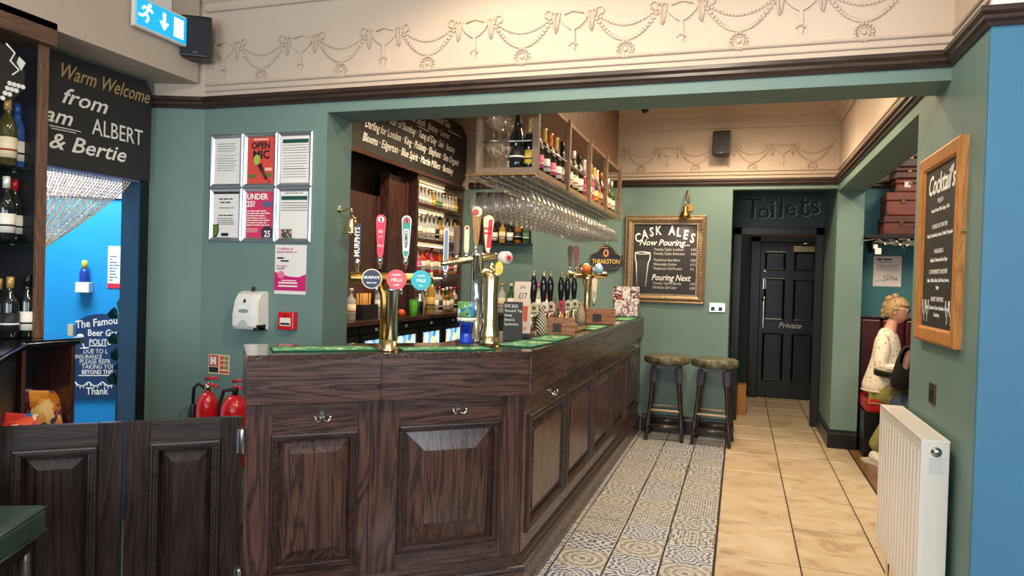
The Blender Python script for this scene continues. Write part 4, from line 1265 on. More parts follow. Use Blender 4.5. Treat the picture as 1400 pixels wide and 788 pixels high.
# bottle and basket, oranges, glasses on the back counter
bk = thing('dark_basket', 'dark box of stirrers on the back counter', 'box', (-2.93, 5.12, ZCN))
MB().box(-0.07, 0.07, -0.12, 0.12, 0, 0.008).box(-0.07, 0.07, -0.12, -0.112, 0.008, 0.12).box(-0.07, 0.07, 0.112, 0.12, 0.008, 0.12).box(-0.07, -0.062, -0.112, 0.112, 0.008, 0.12).box(0.062, 0.07, -0.112, 0.112, 0.008, 0.12).obj('tray', dark_in, bk)
mbk = MB()
for k in range(7):
    a = -0.09 + 0.03 * k
    mbk.tube([(0, a, 0.02), (0.012 * math.sin(k), a * 1.15, 0.21)], 0.009, 6)
mbk.obj('stirrers', mat('bamboo', (206, 150, 70), 0.5), bk)
for i in range(5):
    oz = MB().sphere((0, 0, 0.034), 0.034, 14, 9).obj('orange_cup', mat('orange_peel', (222, 96, 48), 0.45, bump=0.3, scale=90), None, (-2.845 - 0.03 * (i % 2), 5.36 + i * 0.068, ZCN))
    tag(oz, 'orange on the back counter behind the first beer font', 'orange', 'oranges on the back counter')
    oz.name = 'orange'
    MB().lathe([(0.006, 0.066), (0.004, 0.07)], 8).obj('stem', mat('orange_stem', (70, 90, 40), 0.6), oz)
for k, (y, gl, nm, lbl) in enumerate(((5.84, 'green', 'green_tumbler', 'green glass tumbler on the back counter'), (5.96, 'clear', 'cocktail_shaker', 'steel cocktail shaker on the back counter beside the green tumbler'))):
    if k == 0:
        o = MB().lathe([(0.034, 0), (0.036, 0.005), (0.04, 0.15), (0.037, 0.15), (0.033, 0.01)], 18).obj(nm, gmat('vivid_green_glass', (70, 160, 40)), None, (-2.83, y, ZCN))
        tag(o, lbl, 'tumbler')
        MB().lathe([(0.04, 0.147), (0.0415, 0.149), (0.04, 0.152), (0.037, 0.15)], 18).obj('rim', G['green'], o)
    else:
        o = MB().lathe([(0.03, 0), (0.032, 0.003), (0.042, 0.13), (0.042, 0.135), (0.03, 0.165), (0.022, 0.17), (0.02, 0.195), (0, 0.2)], 18).obj(nm, steel, None, (-2.83, y, ZCN))
        tag(o, lbl, 'shaker')
        MB().lathe([(0.043, 0.128), (0.044, 0.131), (0.043, 0.134)], 18).obj('collar', chrome, o)
bottle('wine', 'gold', 'gold', 'cream', 0.046, 0.40, (-2.81, 6.16, ZCN + 0.0005), 'tall golden bottle on the front edge of the back counter', 'tall bottles on the back counter')
# fridges under the counter
q = N('fridge_display')
tc = q.n('ShaderNodeTexCoord')
vo = q.n('ShaderNodeTexVoronoi', Scale=14.0)
mp = q.n('ShaderNodeMapping')
mp.inputs['Scale'].default_value = (1, 1.6, 0.7)
q.l(tc.outputs['Object'], mp.inputs[0])
q.l(mp.outputs[0], vo.inputs['Vector'])
sp_ = q.n('ShaderNodeSeparateColor')
q.l(vo.outputs['Color'], sp_.inputs[0])
fcol = q.ramp(sp_.outputs[0], [(0.1, lin((60, 130, 196))), (0.45, lin((150, 200, 236))), (0.75, lin((226, 240, 250))), (0.95, lin((226, 220, 120)))])
q.l(fcol, q.b.inputs['Base Color'])
q.l(fcol, q.b.inputs['Emission Color'])
q.set(Emission_Strength=0.9, Roughness=0.15)
fr_disp = q.m
for k in range(5):
    y0 = 4.35 + k * 0.54
    t = thing('bottle_fridge', 'black undercounter bottle fridge with a lit blue display, ' + ['nearest the bell', 'left of the chrome and brass font', 'right behind the first beer font', 'beside the dark upright', 'behind the blue tumbler'][k], 'fridge', (-2.85, y0, 0.0), PI / 2)
    MB().box(0.01, 0.53, 0.0, 0.24, 0.05, 0.895, 0.004).obj('cabinet', blackpl, t)
    d_ = MB().ringframe(0.02, 0.52, 0.08, 0.99, 0.05, -0.03, -0.002).obj('door_frame', blackpl, t)
    MB().box(0.07, 0.47, -0.018, -0.012, 0.13, 0.945).obj('display_glass', fr_disp, d_)
    MB().box(0.44, 0.455, -0.05, -0.031, 0.5, 0.7, 0.003).obj('handle', steel, d_)
    MB().box(0.01, 0.53, -0.02, 0.0, 0.995, 1.055).obj('control_strip', dark_in, t)
    MB().box(0.25, 0.29, -0.024, -0.021, 1.01, 1.035).obj('thermometer', paper, t)

# second shelf on the back wall with bottles
sh2 = thing('back_wall_shelf', 'black shelf with dark back panel on the wall past the shelving', 'shelf', (-2.60, YB, 1.84))
MB().box(0, 0.52, -0.16, 0.0, -0.02, 0.0, 0.002).obj('shelf_board', blackpl, sh2)
MB().box(-0.12, 0.5, -0.025, -0.001, 0.0, 0.54).obj('back_panel', mat('dark_panel', (34, 36, 34), 0.35), sh2)
MB().ringframe(-0.1, 0.18, 0.03, 0.5, 0.03, -0.035, -0.025).obj('panel_frame', blackpl, sh2)
for k, (gl, lb, cp_) in enumerate((('clear', 'cream', 'white'), ('dark', 'white', 'blue'), ('gold', 'cream', 'gold'), ('dark', 'white', 'white'), ('amber', 'black', 'gold'), ('green', 'green', 'green'))):
    bottle('squat' if k % 2 else 'spirit', gl, lb, cp_, 0.036, 0.235, (-2.56 + k * 0.086, YB - 0.09, 1.8405), '%s spirit bottle with %s label on the black wall shelf' % (GN[gl], lb), 'bottles on the black wall shelf')
# bottles below it, standing on a low dresser
dr = thing('back_wall_dresser', 'low dark dresser against the green back wall', 'dresser', (-2.65, YB, 0))
MB().box(0, 1.0, -0.3, -0.002, 0.0, 1.09, 0.004).obj('carcass', dark_in, dr)
MB().box(-0.01, 1.01, -0.32, 0.0, 1.09, 1.12, 0.003).obj('top', back_y, dr)
for k in range(8):
    gl, lb, cp_ = [('clear', 'white', 'red'), ('clear', 'white', 'white'), ('clear', 'cream', 'gold'), ('green', 'white', 'white'), ('clear', 'red', 'white'), ('amber', 'white', 'black'), ('clear', 'white', 'pink'), ('pink', 'white', 'white')][k]
    bottle('spirit', gl, lb, cp_, 0.04, 0.30, (-2.53 + k * 0.098, YB - 0.2, 1.1205), '%s spirit bottle with %s label and %s cap on the low dresser' % (GN[gl], lb, cp_), 'bottles on the low dresser')

# ------------------------------------------------------------------ hanging bottle shelf and glass rack
XH0, XH1 = -1.455, -1.118
hs = thing('hanging_bottle_shelf', 'hanging wooden shelf of wine bottles under a slatted bulkhead', 'shelf', ((XH0 + XH1) / 2, 3.80, 2.10))
hw = (XH1 - XH0) / 2
posts = [0.0, 0.755, 1.44, 2.12, 2.83]
MB().box(-hw, hw, 0.0, 2.86, -0.035, 0.0, 0.002).obj('bottom_board', frame_w, hs)
MB().box(-hw, hw, 0.0, 2.86, 0.405, 0.43, 0.002).obj('top_board', frame_w, hs)
for y in posts:
    for s_ in (-1, 1):
        MB().box(s_ * hw - 0.0175, s_ * hw + 0.0175, y - 0.002, y + 0.036, -0.035, 0.43, 0.002).obj('upright', frame_wz, hs)
for s_ in (-1, 1):
    MB().rod((s_ * hw, 0, 0.15), (s_ * hw, 2.85, 0.15), 0.006, 6).obj('guard_rail', steel, hs)
MB().rod((-hw, 0.01, 0.15), (hw, 0.01, 0.15), 0.006, 6).obj('guard_rail', steel, hs)
bk2 = MB().box(-hw + 0.05, hw - 0.05, 0.55, 2.88, 0.43, 1.035).obj('bulkhead', slat_w, hs)
for k in range(36):
    y = 0.55 + k * 0.0645
    MB().box(hw - 0.05, hw - 0.028, y, y + 0.058, 0.43, 1.03, 0.003).obj('slat', slat_w, bk2)
for s_ in (-1, 1):
    for y in (0.4, 2.4):
        MB().rod((s_ * 0.1, y, 0.43), (s_ * 0.1, y, 1.035), 0.008, 6).obj('hanger', blackpl, hs)
xs_ = XH1 - 0.06
bays = [[('champ', 'dark', 'yellow', 'gold'), ('champ', 'dark', 'pink', 'pink'), ('champ', 'dark', 'white', 'gold'), ('champ', 'dark', 'pink', 'orange'), ('champ', 'dark', 'white', 'gold')],
        [('wine', 'dark', 'white', 'black'), ('wine', 'dark', 'white', 'red'), ('wine', 'olive', 'cream', 'white'), ('wine', 'dark', 'white', 'black')],
        [('champ', 'pink', 'pink', 'white'), ('champ', 'pink', 'white', 'pink'), ('wine', 'pink', 'pink', 'white'), ('champ', 'green', 'yellow', 'yellow'), ('champ', 'pink', 'orange', 'white')],
        [('wine', 'olive', 'white', 'orange'), ('wine', 'olive', 'white', 'white'), ('wine', 'olive', 'cream', 'white'), ('wine', 'green', 'white', 'white')]]
bn = ['nearest beam', 'second from beam', 'third from beam', 'nearest back wall']
for b, row in enumerate(bays):
    y0, y1 = 3.80 + posts[b] + 0.10, 3.80 + posts[b + 1] - 0.07
    for i, (k, gl, lb, cp_) in enumerate(row):
        y = y0 + (y1 - y0) * i / (len(row) - 1)
        hh = 0.30 if k == 'champ' else 0.305
        kn = 'sparkling wine' if k == 'champ' else 'wine'
        lbl = '%s %s bottle, %s label, %s top, hanging shelf bay %s' % (GN[gl], kn, lb, cp_, bn[b])
        bottle(k, gl, lb, cp_, 0.042 if k == 'champ' else 0.037, hh, (xs_, y, 2.1005), lbl, 'bottles in the hanging shelf')
        if i % 2 == 0 and b + i > 0:
            bottle(k, gl, lb, cp_, 0.042 if k == 'champ' else 0.037, hh, (XH0 + 0.07, y + 0.05, 2.1005), lbl + ', rear row', 'bottles in the hanging shelf')
bottle('champ', 'dark', 'black', 'black', 0.045, 0.34, (XH1 - 0.125, 3.86, 2.1005), 'very dark bottle at the front end of the hanging shelf', 'bottles in the hanging shelf')

# glasses
def wine_glass(h, rb, rf, label, kind):
    """upside-down stem glass hanging by its foot; origin at the foot"""
    if kind == 'flute':
        pr = [(rf, 0), (rf * 0.95, -0.004), (0.006, -0.012), (0.0035, -0.02), (0.0035, -h * 0.38), (0.012, -h * 0.44), (rb, -h * 0.68), (rb * 1.02, -h * 0.82), (rb * 0.86, -h), (rb * 0.83, -h), (rb * 0.98, -h * 0.82), (rb * 0.96, -h * 0.68), (0.009, -h * 0.46), (0, -h * 0.45)]
    else:
        pr = [(rf, 0), (rf * 0.95, -0.004), (0.007, -0.012), (0.004, -0.02), (0.004, -h * 0.42), (0.014, -h * 0.47), (rb * 0.85, -h * 0.62), (rb, -h * 0.78), (rb * 0.88, -h), (rb * 0.85, -h), (rb * 0.97, -h * 0.78), (rb * 0.82, -h * 0.62), (0.01, -h * 0.49), (0, -h * 0.48)]
    return MB().lathe(pr, 14)
gr = thing('glass_rack', 'metal stemware rack under the hanging bottle shelf', 'rack', (-1.30, 3.72, 2.042))
NCOL = 6
PX = 0.068
GX = [-0.175 + i * PX for i in range(NCOL)]
for i in range(NCOL + 1):
    x = GX[0] - PX / 2 + i * PX
    MB().box(x - 0.011, x + 0.011, 0.05, 2.94, 0.0, 0.002).box(x - 0.0015, x + 0.0015, 0.05, 2.94, 0.002, 0.012).obj('rail', brass if i == 0 else steel, gr)
for y in (0.05, 1.4, 2.9):
    MB().box(-0.225, 0.205, y, y + 0.006, 0.012, 0.018).obj('cross_rail', old_brass, gr)
for y in (0.12, 2.85):
    MB().rod((0.0, y, 0.002), (0.0, y, 0.0225), 0.004, 6).obj('hanger', steel, gr)
g_a = wine_glass(0.215, 0.033, 0.027, '', 'flute').obj('hanging_wine_glass', glass)
g_b = wine_glass(0.205, 0.036, 0.028, '', 'wine').obj('hanging_wine_glass', glass)
first = {}
cnt = 0
for ix, gx in enumerate(GX):
    ny = 26
    for j in range(ny):
        src = g_a if ix < 2 else g_b
        if id(src) not in first:
            first[id(src)] = True
            o = src
        else:
            o = src.copy()
            COL.objects.link(o)
        o.location = (-1.30 + gx, 3.80 + j * 0.109, 2.0425 + 0.0025)
        row_ = ('outer row, back-bar side', 'second row, back-bar side', 'third row, back-bar side', 'third row, passage side', 'second row, passage side', 'outer row, passage side')[ix]
        end_ = ', end by the beam' if j == 0 else (', end by the back wall' if j == ny - 1 else '')
        tag(o, 'clear %s hanging in the rack, %s%s' % ('champagne flute' if ix < 2 else 'wine glass', row_, end_), 'glass', 'champagne flutes hanging in the rack' if ix < 2 else 'wine glasses hanging in the rack')
        cnt += 1
# upright stacked glasses on the shelf end
gs = MB().lathe([(0.03, 0), (0.03, 0.003), (0.005, 0.012), (0.004, 0.06), (0.03, 0.085), (0.042, 0.12), (0.042, 0.16), (0.039, 0.16), (0.039, 0.12), (0.02, 0.085), (0, 0.075)], 14).obj('coupe_glass', glass)
k = 0
for zz in (0.0, 0.166):
    for (dx, dy) in ((0.03, 0.08), (0.12, 0.075), (0.03, 0.18), (0.125, 0.175)):
        o = gs if k == 0 else gs.copy()
        if k:
            COL.objects.link(o)
        k += 1
        o.location = (XH0 + 0.03 + dx, 3.80 + dy, 2.1005 + zz)
        tag(o, 'clear stem glass standing on the front end of the hanging shelf', 'glass', 'glasses standing in the hanging shelf')

# ------------------------------------------------------------------ notices on the front wall
FX0, FZ1, FW, FH = -2.994, 2.266, 0.2325, 0.3135
FPROF = [(0, 0.0), (0, -0.012), (0.35, -0.018), (0.75, -0.014), (1, -0.006), (1, 0.0)]
fr_lab = ['aluminium poster frame holding a white page with a small printed table', 'aluminium poster frame holding the red open mic poster', 'aluminium poster frame holding a white licence form, above the other form',
          'aluminium poster frame holding a white notice with a green corner', 'aluminium poster frame holding the pink under 25 poster', 'aluminium poster frame holding a white licence form with a small photo']
for i in range(6):
    cx, rz_ = i % 3, i // 3
    f = thing('poster_frame', fr_lab[i], 'frame', (FX0 + cx * FW + FW / 2, YF, FZ1 - (rz_ + 1) * FH), 0, 'poster frames beside the bar opening')
    hw_ = FW / 2 - 0.001
    MB().ringframe(-hw_, hw_, 0.001, FH - 0.001, 0.025, 0, 0, FPROF).obj('frame', silver, f)
    pm = {1: red_paper, 4: pink_paper}.get(i, paper)
    pg = MB().box(-hw_ + 0.015, hw_ - 0.015, -0.006, -0.001, 0.015, FH - 0.016).obj('poster', pm, f)
    y = -0.0075
    mb = MB()
    if i == 0:
        for k in range(4):
            scribble(mb, -0.07, 0.07, 0.255 - k * 0.014, 0.006, y, k)
        for k in range(6):
            scribble(mb, -0.07, 0.07, 0.17 - k * 0.014, 0.005, y, 20 + k)
        mb.box(-0.07, 0.07, y, y + 0.001, 0.188, 0.19)
        mb.obj('print', grey_ink, pg)
    elif i == 1:
        text('OPEN', 0, 0.223, 0.052, ink, pg, y, sx=0.95, bold=0.0016)
        text('MIC', 0.004, 0.166, 0.066, ink, pg, y, sx=1.0, bold=0.0022)
        mb.tube([(-0.004, y, 0.13), (0.045, y, 0.045)], [0.013, 0.007], 10).disc((0.06, 0.035), 0.006, y, y + 0.001).obj('microphone', mat('dark_red_ink', (64, 26, 26), 0.5), pg)
        MB().prism([(-0.022 + 0.022 * math.cos(a), 0.158 + 0.03 * math.sin(a)) for a in [2 * PI * k / 20 for k in range(20)]], y - 0.004, y - 0.002).obj('microphone_head', mat('lime_ink', (170, 190, 80), 0.5), pg)
        MB().prism([(-0.085, 0.075), (-0.02, 0.075), (-0.05, 0.05), (-0.08, 0.055)], y, y + 0.001).prism([(0.03, 0.08), (0.08, 0.08), (0.075, 0.06), (0.04, 0.055)], y, y + 0.001).obj('plectrums', mat('green_ink', (96, 120, 50), 0.5), pg)
        MB().box(0.03, 0.08, y, y + 0.001, 0.095, 0.112).box(-0.05, 0.05, y, y + 0.001, 0.27, 0.28).obj('print', mat('pale_red', (240, 190, 170), 0.6), pg)
    elif i in (2, 5):
        z_ = 0.27 if i == 2 else 0.262
        MB().box(-0.085, 0.085, y, y + 0.001, z_ - 0.022, z_).obj('green_band', mat('pine_ink', (20, 76, 66), 0.6), pg)
        for zz in (0.235, 0.22, 0.207, 0.192):
            mb.box(-0.085, 0.085, y, y + 0.001, zz - (0 if i == 2 else 0.012), zz + 0.003 - (0 if i == 2 else 0.012))
        if i == 2:
            for k in range(9):
                scribble(mb, -0.08, 0.08, 0.175 - k * 0.015, 0.005, y, 40 + k)
            mb.box(-0.085, 0.085, y, y + 0.001, 0.102, 0.105)
        mb.obj('print', grey_ink if i == 2 else ink, pg)
        if i == 5:
            MB().box(-0.085, -0.01, y, y + 0.001, 0.025, 0.075).obj('photo', print_mat('small_photo', [(40, 110, 70), (190, 50, 70), (220, 190, 180), (30, 80, 60)], 40), pg)
            scribble(b5 := MB(), -0.06, 0.07, 0.277, 0.006, y, 77)
            b5.obj('heading', ink, pg)
    elif i == 3:
        MB().box(-0.09, 0.09, y, y + 0.001, 0.278, 0.29).obj('black_band', ink, pg)
        for k, zz in enumerate((0.245, 0.225, 0.195)):
            scribble(mb, -0.05 + 0.01 * (k == 1), 0.06, zz, 0.011 if k < 2 else 0.006, y, 60 + k)
        scribble(mb, -0.05, 0.05, 0.15, 0.01, y, 65)
        for k in range(4):
            scribble(mb, -0.06, 0.06, 0.133 - k * 0.011, 0.006, y, 66 + k)
        mb.box(-0.03, 0.02, y, y + 0.001, 0.032, 0.05)
        mb.obj('print', ink, pg)
        MB().prism([(-0.09, 0.03), (-0.07, 0.035), (-0.055, 0.06), (-0.057, 0.095), (-0.09, 0.09)], y, y + 0.001).obj('green_corner', mat('green_ink', (96, 120, 50), 0.5), pg)
        MB().prism([(-0.09, 0.018), (-0.06, 0.03), (-0.048, 0.06), (-0.05, 0.1), (-0.09, 0.098)], y + 0.0011, y + 0.0014).obj('corner_outline', ink, pg)
    else:
        text('UNDER', -0.086, 0.245, 0.046, chalk, pg, y, 'LEFT', sx=0.92, bold=0.0016)
        text('25?', -0.086, 0.203, 0.046, chalk, pg, y, 'LEFT', sx=0.92, bold=0.0016)
        MB().box(0.02, 0.085, y, y + 0.001, 0.2, 0.232).obj('card_picture', mat('slate_ink', (96, 92, 130), 0.5), pg)
        for k in range(7):
            scribble(mb, -0.085, 0.075, 0.175 - k * 0.0135, 0.009, y, 80 + k)
        for k in range(3):
            scribble(mb, -0.085, 0.0, 0.075 - k * 0.009, 0.004, y, 90 + k)
        mb.obj('print', chalk, pg)
        MB().disc((0.055, 0.05), 0.042, y, y + 0.0015, 28).obj('round_logo', mat('plum_ink', (60, 40, 70), 0.5), pg)
        text('25', 0.058, 0.03, 0.05, chalk, pg, y - 0.001, sx=0.9, bold=0.001)
        MB().prism([(0.012, 0.045), (0.022, 0.045), (0.017, 0.053)], y - 0.001, y).obj('arrow', red_paper, pg)

ct = thing('certificate', 'white and magenta paper certificate taped under the poster frames', 'poster', (-2.43, YF, 1.345))
pg = MB().box(-0.104, 0.104, -0.003, -0.001, 0, 0.28).obj('sheet', paper, ct)
MB().prism([(-0.104, 0.02), (0.104, 0.02), (0.104, 0.115), (0.06, 0.098), (0.0, 0.10), (-0.06, 0.112), (-0.104, 0.125)], -0.005, -0.003).obj('magenta_band', magenta, ct)
text('Certificate of', -0.092, 0.252, 0.02, magenta, ct, -0.0045, 'LEFT')
text('special thanks to', -0.092, 0.234, 0.02, magenta, ct, -0.0045, 'LEFT')
mb = MB()
scribble(mb, -0.09, -0.03, 0.2, 0.014, -0.0042, 5)
scribble(mb, -0.065, 0.03, 0.184, 0.014, -0.0042, 6)
mb.obj('print', ink, ct)
text('For raising', -0.092, 0.155, 0.016, magenta, ct, -0.0045, 'LEFT')
text('£100.00', -0.092, 0.14, 0.016, ink, ct, -0.0045, 'LEFT')
MB().disc((-0.06, 0.11), 0.022, -0.0075, -0.005).obj('seal', mat('pale_pink_seal', (226, 120, 160), 0.5), ct)
MB().box(-0.075, 0.05, -0.0065, -0.005, 0.06, 0.068).box(-0.075, 0.05, -0.0065, -0.005, 0.042, 0.05).box(-0.055, 0.04, -0.0065, -0.005, 0.075, 0.08).obj('white_lines', chalk, ct)

# soap dispenser
sd = thing('soap_dispenser', 'white plastic soap dispenser on the green wall', 'dispenser', (-2.655, YF, 1.14))
bmx = MB()
prof = [(0.0, 0.0), (-0.095, 0.0), (-0.11, 0.02), (-0.112, 0.08), (-0.1, 0.16), (-0.07, 0.2), (-0.03, 0.215), (0.0, 0.215)]
for side in range(1):
    vs, fs = [], []
    xs2 = [-0.085, -0.078, -0.05, 0.05, 0.078, 0.085]
    sc2 = [0.82, 0.95, 1.0, 1.0, 0.95, 0.82]
    for x, s_ in zip(xs2, sc2):
        for (yy, zz) in prof:
            vs.append((x * (1.0 if zz < 0.15 else 0.93), yy * s_, zz * (0.985 + 0.015 * s_)))
    n_ = len(prof)
    for a in range(len(xs2) - 1):
        for b in range(n_ - 1):
            fs.append((a * n_ + b, (a + 1) * n_ + b, (a + 1) * n_ + b + 1, a * n_ + b + 1))
        fs.append((a * n_ + n_ - 1, (a + 1) * n_ + n_ - 1, (a + 1) * n_, a * n_))
    fs += [tuple(range(n_)), tuple((len(xs2) - 1) * n_ + k for k in range(n_ - 1, -1, -1))]
    bmx.add(vs, fs)
bmx.obj('casing', whitepl, sd)
MB().prism([(0.032 * math.cos(2 * PI * k / 20) , 0.105 + 0.011 * math.sin(2 * PI * k / 20)) for k in range(20)], -0.1145, -0.105).obj('level_window', mat('smoked_window', (150, 150, 150), 0.2), sd)
MB().prism([(0.035 * math.cos(PI * k / 14), 0.01 + 0.045 * math.sin(PI * k / 14)) for k in range(15)], -0.1155, -0.105).obj('push_pad', mat('light_grey_plastic', (186, 186, 182), 0.35), sd)
MB().prism([(-0.004, 0.15), (0.004, 0.15), (0.006, 0.165), (0, 0.172), (-0.006, 0.165)], -0.106, -0.098).obj('drop_logo', ink, sd)
MB().box(-0.006, 0.006, -0.04, -0.02, 0.212, 0.24, 0.003).obj('lock_key', blackpl, sd)
MB().box(0.055, 0.085, -0.1, -0.02, -0.006, 0.03, 0.004).obj('nozzle', blackpl, sd)

cp = thing('fire_alarm_point', 'red break-glass fire alarm box on the green wall', 'alarm', (-2.425, YF, 1.145))
MB().box(-0.052, 0.052, -0.045, 0.0, 0, 0.1, 0.006).obj('box', red, cp)
MB().box(-0.035, 0.035, -0.0475, -0.045, 0.022, 0.068, 0.001).obj('glass_panel', whitepl, cp)
MB().box(-0.03, 0.03, -0.0485, -0.0475, 0.028, 0.04).obj('print', ink, cp)
MB().disc((0, 0.082), 0.006, -0.047, -0.045, 12).obj('lamp', mat('dark_red_lens', (120, 10, 16), 0.2), cp)

fs_ = thing('fire_safety_sign', 'small yellowish fire extinguisher instruction sign', 'sign', (-2.905, YF, 0.858))
MB().box(-0.075, 0.075, -0.003, -0.001, 0, 0.115).obj('plate', mat('photolum_plate', (220, 206, 160), 0.5), fs_)
MB().box(-0.07, -0.005, -0.004, -0.003, 0.045, 0.11).box(0.005, 0.07, -0.004, -0.003, 0.008, 0.02).obj('red_panel', red, fs_)
MB().box(-0.06, -0.045, -0.005, -0.004, 0.055, 0.1).box(-0.035, -0.02, -0.005, -0.004, 0.055, 0.1).box(-0.045, -0.035, -0.005, -0.004, 0.07, 0.085).obj('pictogram', chalk, fs_)
MB().box(-0.07, -0.005, -0.004, -0.003, 0.008, 0.04).obj('black_panel', ink, fs_)
for k in range(6):
    MB().box(0.008 + 0.032 * (k % 2), 0.034 + 0.032 * (k % 2), -0.004, -0.003, 0.03 + 0.028 * (k // 2), 0.052 + 0.028 * (k // 2)).obj('symbol', mat('olive_print', (150, 130, 70), 0.6) if k % 2 else red_paper, fs_)

# extinguishers
def extinguisher(loc, label, co2):
    e = thing('fire_extinguisher', label, 'fire extinguisher', loc)
    R_ = 0.062 if co2 else 0.078
    Hh = 0.40
    MB().lathe([(R_ * 0.9, 0), (R_, 0.015), (R_, Hh - 0.09), (R_ * 0.9, Hh - 0.05), (R_ * 0.6, Hh - 0.015), (R_ * 0.35, Hh)], 24).obj('cylinder', red, e)
    MB().lathe([(0.016, Hh), (0.018, Hh + 0.03), (0.014, Hh + 0.045)], 12).obj('valve', blackpl if not co2 else brass, e)
    for dz, a in ((0.05, 0.12), (0.085, 0.28)):
        mb = MB()
        mb.tube([(-0.015, 0, Hh + dz - 0.01), (0.03, -0.01, Hh + dz), (0.09, -0.03, Hh + dz - 0.02 + a * 0.08)], [0.010, 0.009, 0.007], 8)
        mb.obj('lever', red, e)
    MB().tube([(0.02, -0.015, Hh + 0.06), (0.035, -0.03, Hh + 0.065), (0.03, -0.04, Hh + 0.055)], 0.003, 6).obj('safety_pin', steel, e)
    # label on the front of the cylinder
    mb = MB()
    vs, fs = [], []
    for k in range(9):
        a = -PI / 2 - 0.75 + 1.5 * k / 8
        for zz in (Hh * 0.35, Hh * 0.62):
            vs.append((R_ * 1.008 * math.cos(a), R_ * 1.008 * math.sin(a), zz))
    for k in range(8):
        fs.append((2 * k, 2 * k + 2, 2 * k + 3, 2 * k + 1))
    lb_ = mb.add(vs, fs, True).obj('label', ink if co2 else mat('cream_label', (226, 206, 160), 0.5), e)
    text('CO₂' if co2 else 'foam', 0, Hh * 0.47, 0.045, chalk if co2 else ink, lb_, -R_ - 0.002, sx=0.8, bold=0.001)
    if co2:
        MB().tube([(-0.015, 0, Hh + 0.02), (-0.06, -0.01, Hh + 0.045), (-0.085, -0.015, Hh + 0.02), (-0.09, -0.015, Hh - 0.07)], 0.009, 8).obj('hose', rubber, e)
        MB().lathe([(0.03, -0.15), (0.028, -0.06), (0.016, 0.0), (0.012, 0.01)], 14, (-0.09, -0.015, Hh - 0.08)).obj('horn', blackpl, e)
    else:
        MB().tube([(-0.015, 0, Hh + 0.03), (-0.07, -0.01, Hh + 0.02), (-0.092, -0.015, Hh - 0.06), (-0.092, -0.015, 0.12)], 0.01, 8).obj('hose', rubber, e)
    MB().box(-0.03, 0.03, R_, YF - loc[1] - 0.0, Hh * 0.5, Hh * 0.6).obj('wall_bracket', blackpl, e)
    return e
extinguisher((-2.86, 3.28, 0.375), 'red CO2 fire extinguisher with black horn on the green wall', True)
extinguisher((-2.665, 3.27, 0.375), 'red foam fire extinguisher half hidden by the bar end', False)

# ------------------------------------------------------------------ Warm Welcome board and the left corner
ww = thing('welcome_blackboard', 'black welcome board with gold and white lettering over the doorway', 'blackboard', (XL + 0.001, 2.45, 1.975), PI / 2)
MB().prism([(0, 0), (0.83, 0), (0.83, 0.52), (0.79, 0.575), (0, 0.575)], -0.03, 0.0).obj('board', board, ww)
text('Warm Welcome', 0.23, 0.45, 0.11, chalk_gold, ww, -0.032, 'LEFT', shear=0.4, sx=0.76, bold=0.0003)
text('from', 0.25, 0.325, 0.115, chalk, ww, -0.032, 'LEFT', shear=0.35, sx=1.2, bold=0.0012)
text('Sam', 0.10, 0.215, 0.112, chalk, ww, -0.032, 'LEFT', shear=0.35, sx=1.15, bold=0.0012)
text('ALBERT', 0.435, 0.20, 0.125, chalk, ww, -0.032, 'LEFT', sx=0.78)
text('& Bertie', 0.185, 0.085, 0.115, chalk, ww, -0.032, 'LEFT', shear=0.3, sx=1.2, bold=0.0012)
MB().prism([(0.19, 0.192), (0.37, 0.196), (0.37, 0.2), (0.19, 0.196)], -0.0325, -0.031).prism([(0.2, 0.18), (0.34, 0.183), (0.34, 0.187), (0.2, 0.184)], -0.0325, -0.031).obj('underline', chalk, ww)

# emergency exit sign
zb = at(188, 30.5, 'x', -3.0)
ze = at(260, 64.7, 'x', -3.0)
ex = thing('exit_sign', 'lit blue emergency exit sign with running figure and down arrow', 'exit sign', (-3.02, zb.y, ze.z + 0.0), PI / 2)
EL, EH = ze.y - zb.y, 0.165
sgn = mat('exit_sign_blue', (20, 160, 214), 0.3, emit=0.75)
wht = mat('exit_sign_white', (240, 250, 252), 0.3, emit=0.8)
MB().box(0, EL, 0, 0.025, 0, EH, 0.003).obj('case', whitepl, ex)
MB().box(0.012, EL - 0.012, -0.003, 0.0, 0.012, EH - 0.012).obj('panel', sgn, ex)
u = EL / 0.36
mb = MB()
mb.disc((0.092 * u, 0.132), 0.011, -0.005, -0.003, 14)
for a, b in (((0.088, 0.118), (0.068, 0.085)), ((0.068, 0.085), (0.085, 0.062)), ((0.085, 0.062), (0.07, 0.038)), ((0.068, 0.085), (0.048, 0.066)), ((0.048, 0.066), (0.022, 0.066)), ((0.088, 0.115), (0.112, 0.1)), ((0.084, 0.114), (0.058, 0.118)), ((0.058, 0.118), (0.045, 0.1))):
    A, B_ = Vector(a), Vector(b)
    n_ = Vector((-(B_ - A).y, (B_ - A).x)).normalized() * 0.0065
    mb.prism([((A + n_).x * u, (A + n_).y), ((A - n_).x * u, (A - n_).y), ((B_ - n_).x * u, (B_ - n_).y), ((B_ + n_).x * u, (B_ + n_).y)], -0.005, -0.003)
mb.obj('running_figure', wht, ex)
MB().prism([(0.18 * u, 0.13), (0.2 * u, 0.13), (0.2 * u, 0.08), (0.222 * u, 0.08), (0.19 * u, 0.035), (0.158 * u, 0.08), (0.18 * u, 0.08)], -0.005, -0.003).obj('arrow', wht, ex)
MB().box(0.258 * u, 0.325 * u, -0.005, -0.003, 0.03, 0.135).obj('door_symbol', wht, ex)
MB().box(EL * 0.3, EL * 0.7, 0.01, 0.02, EH, ZC - ze.z - 0.0).obj('mount', whitepl, ex)

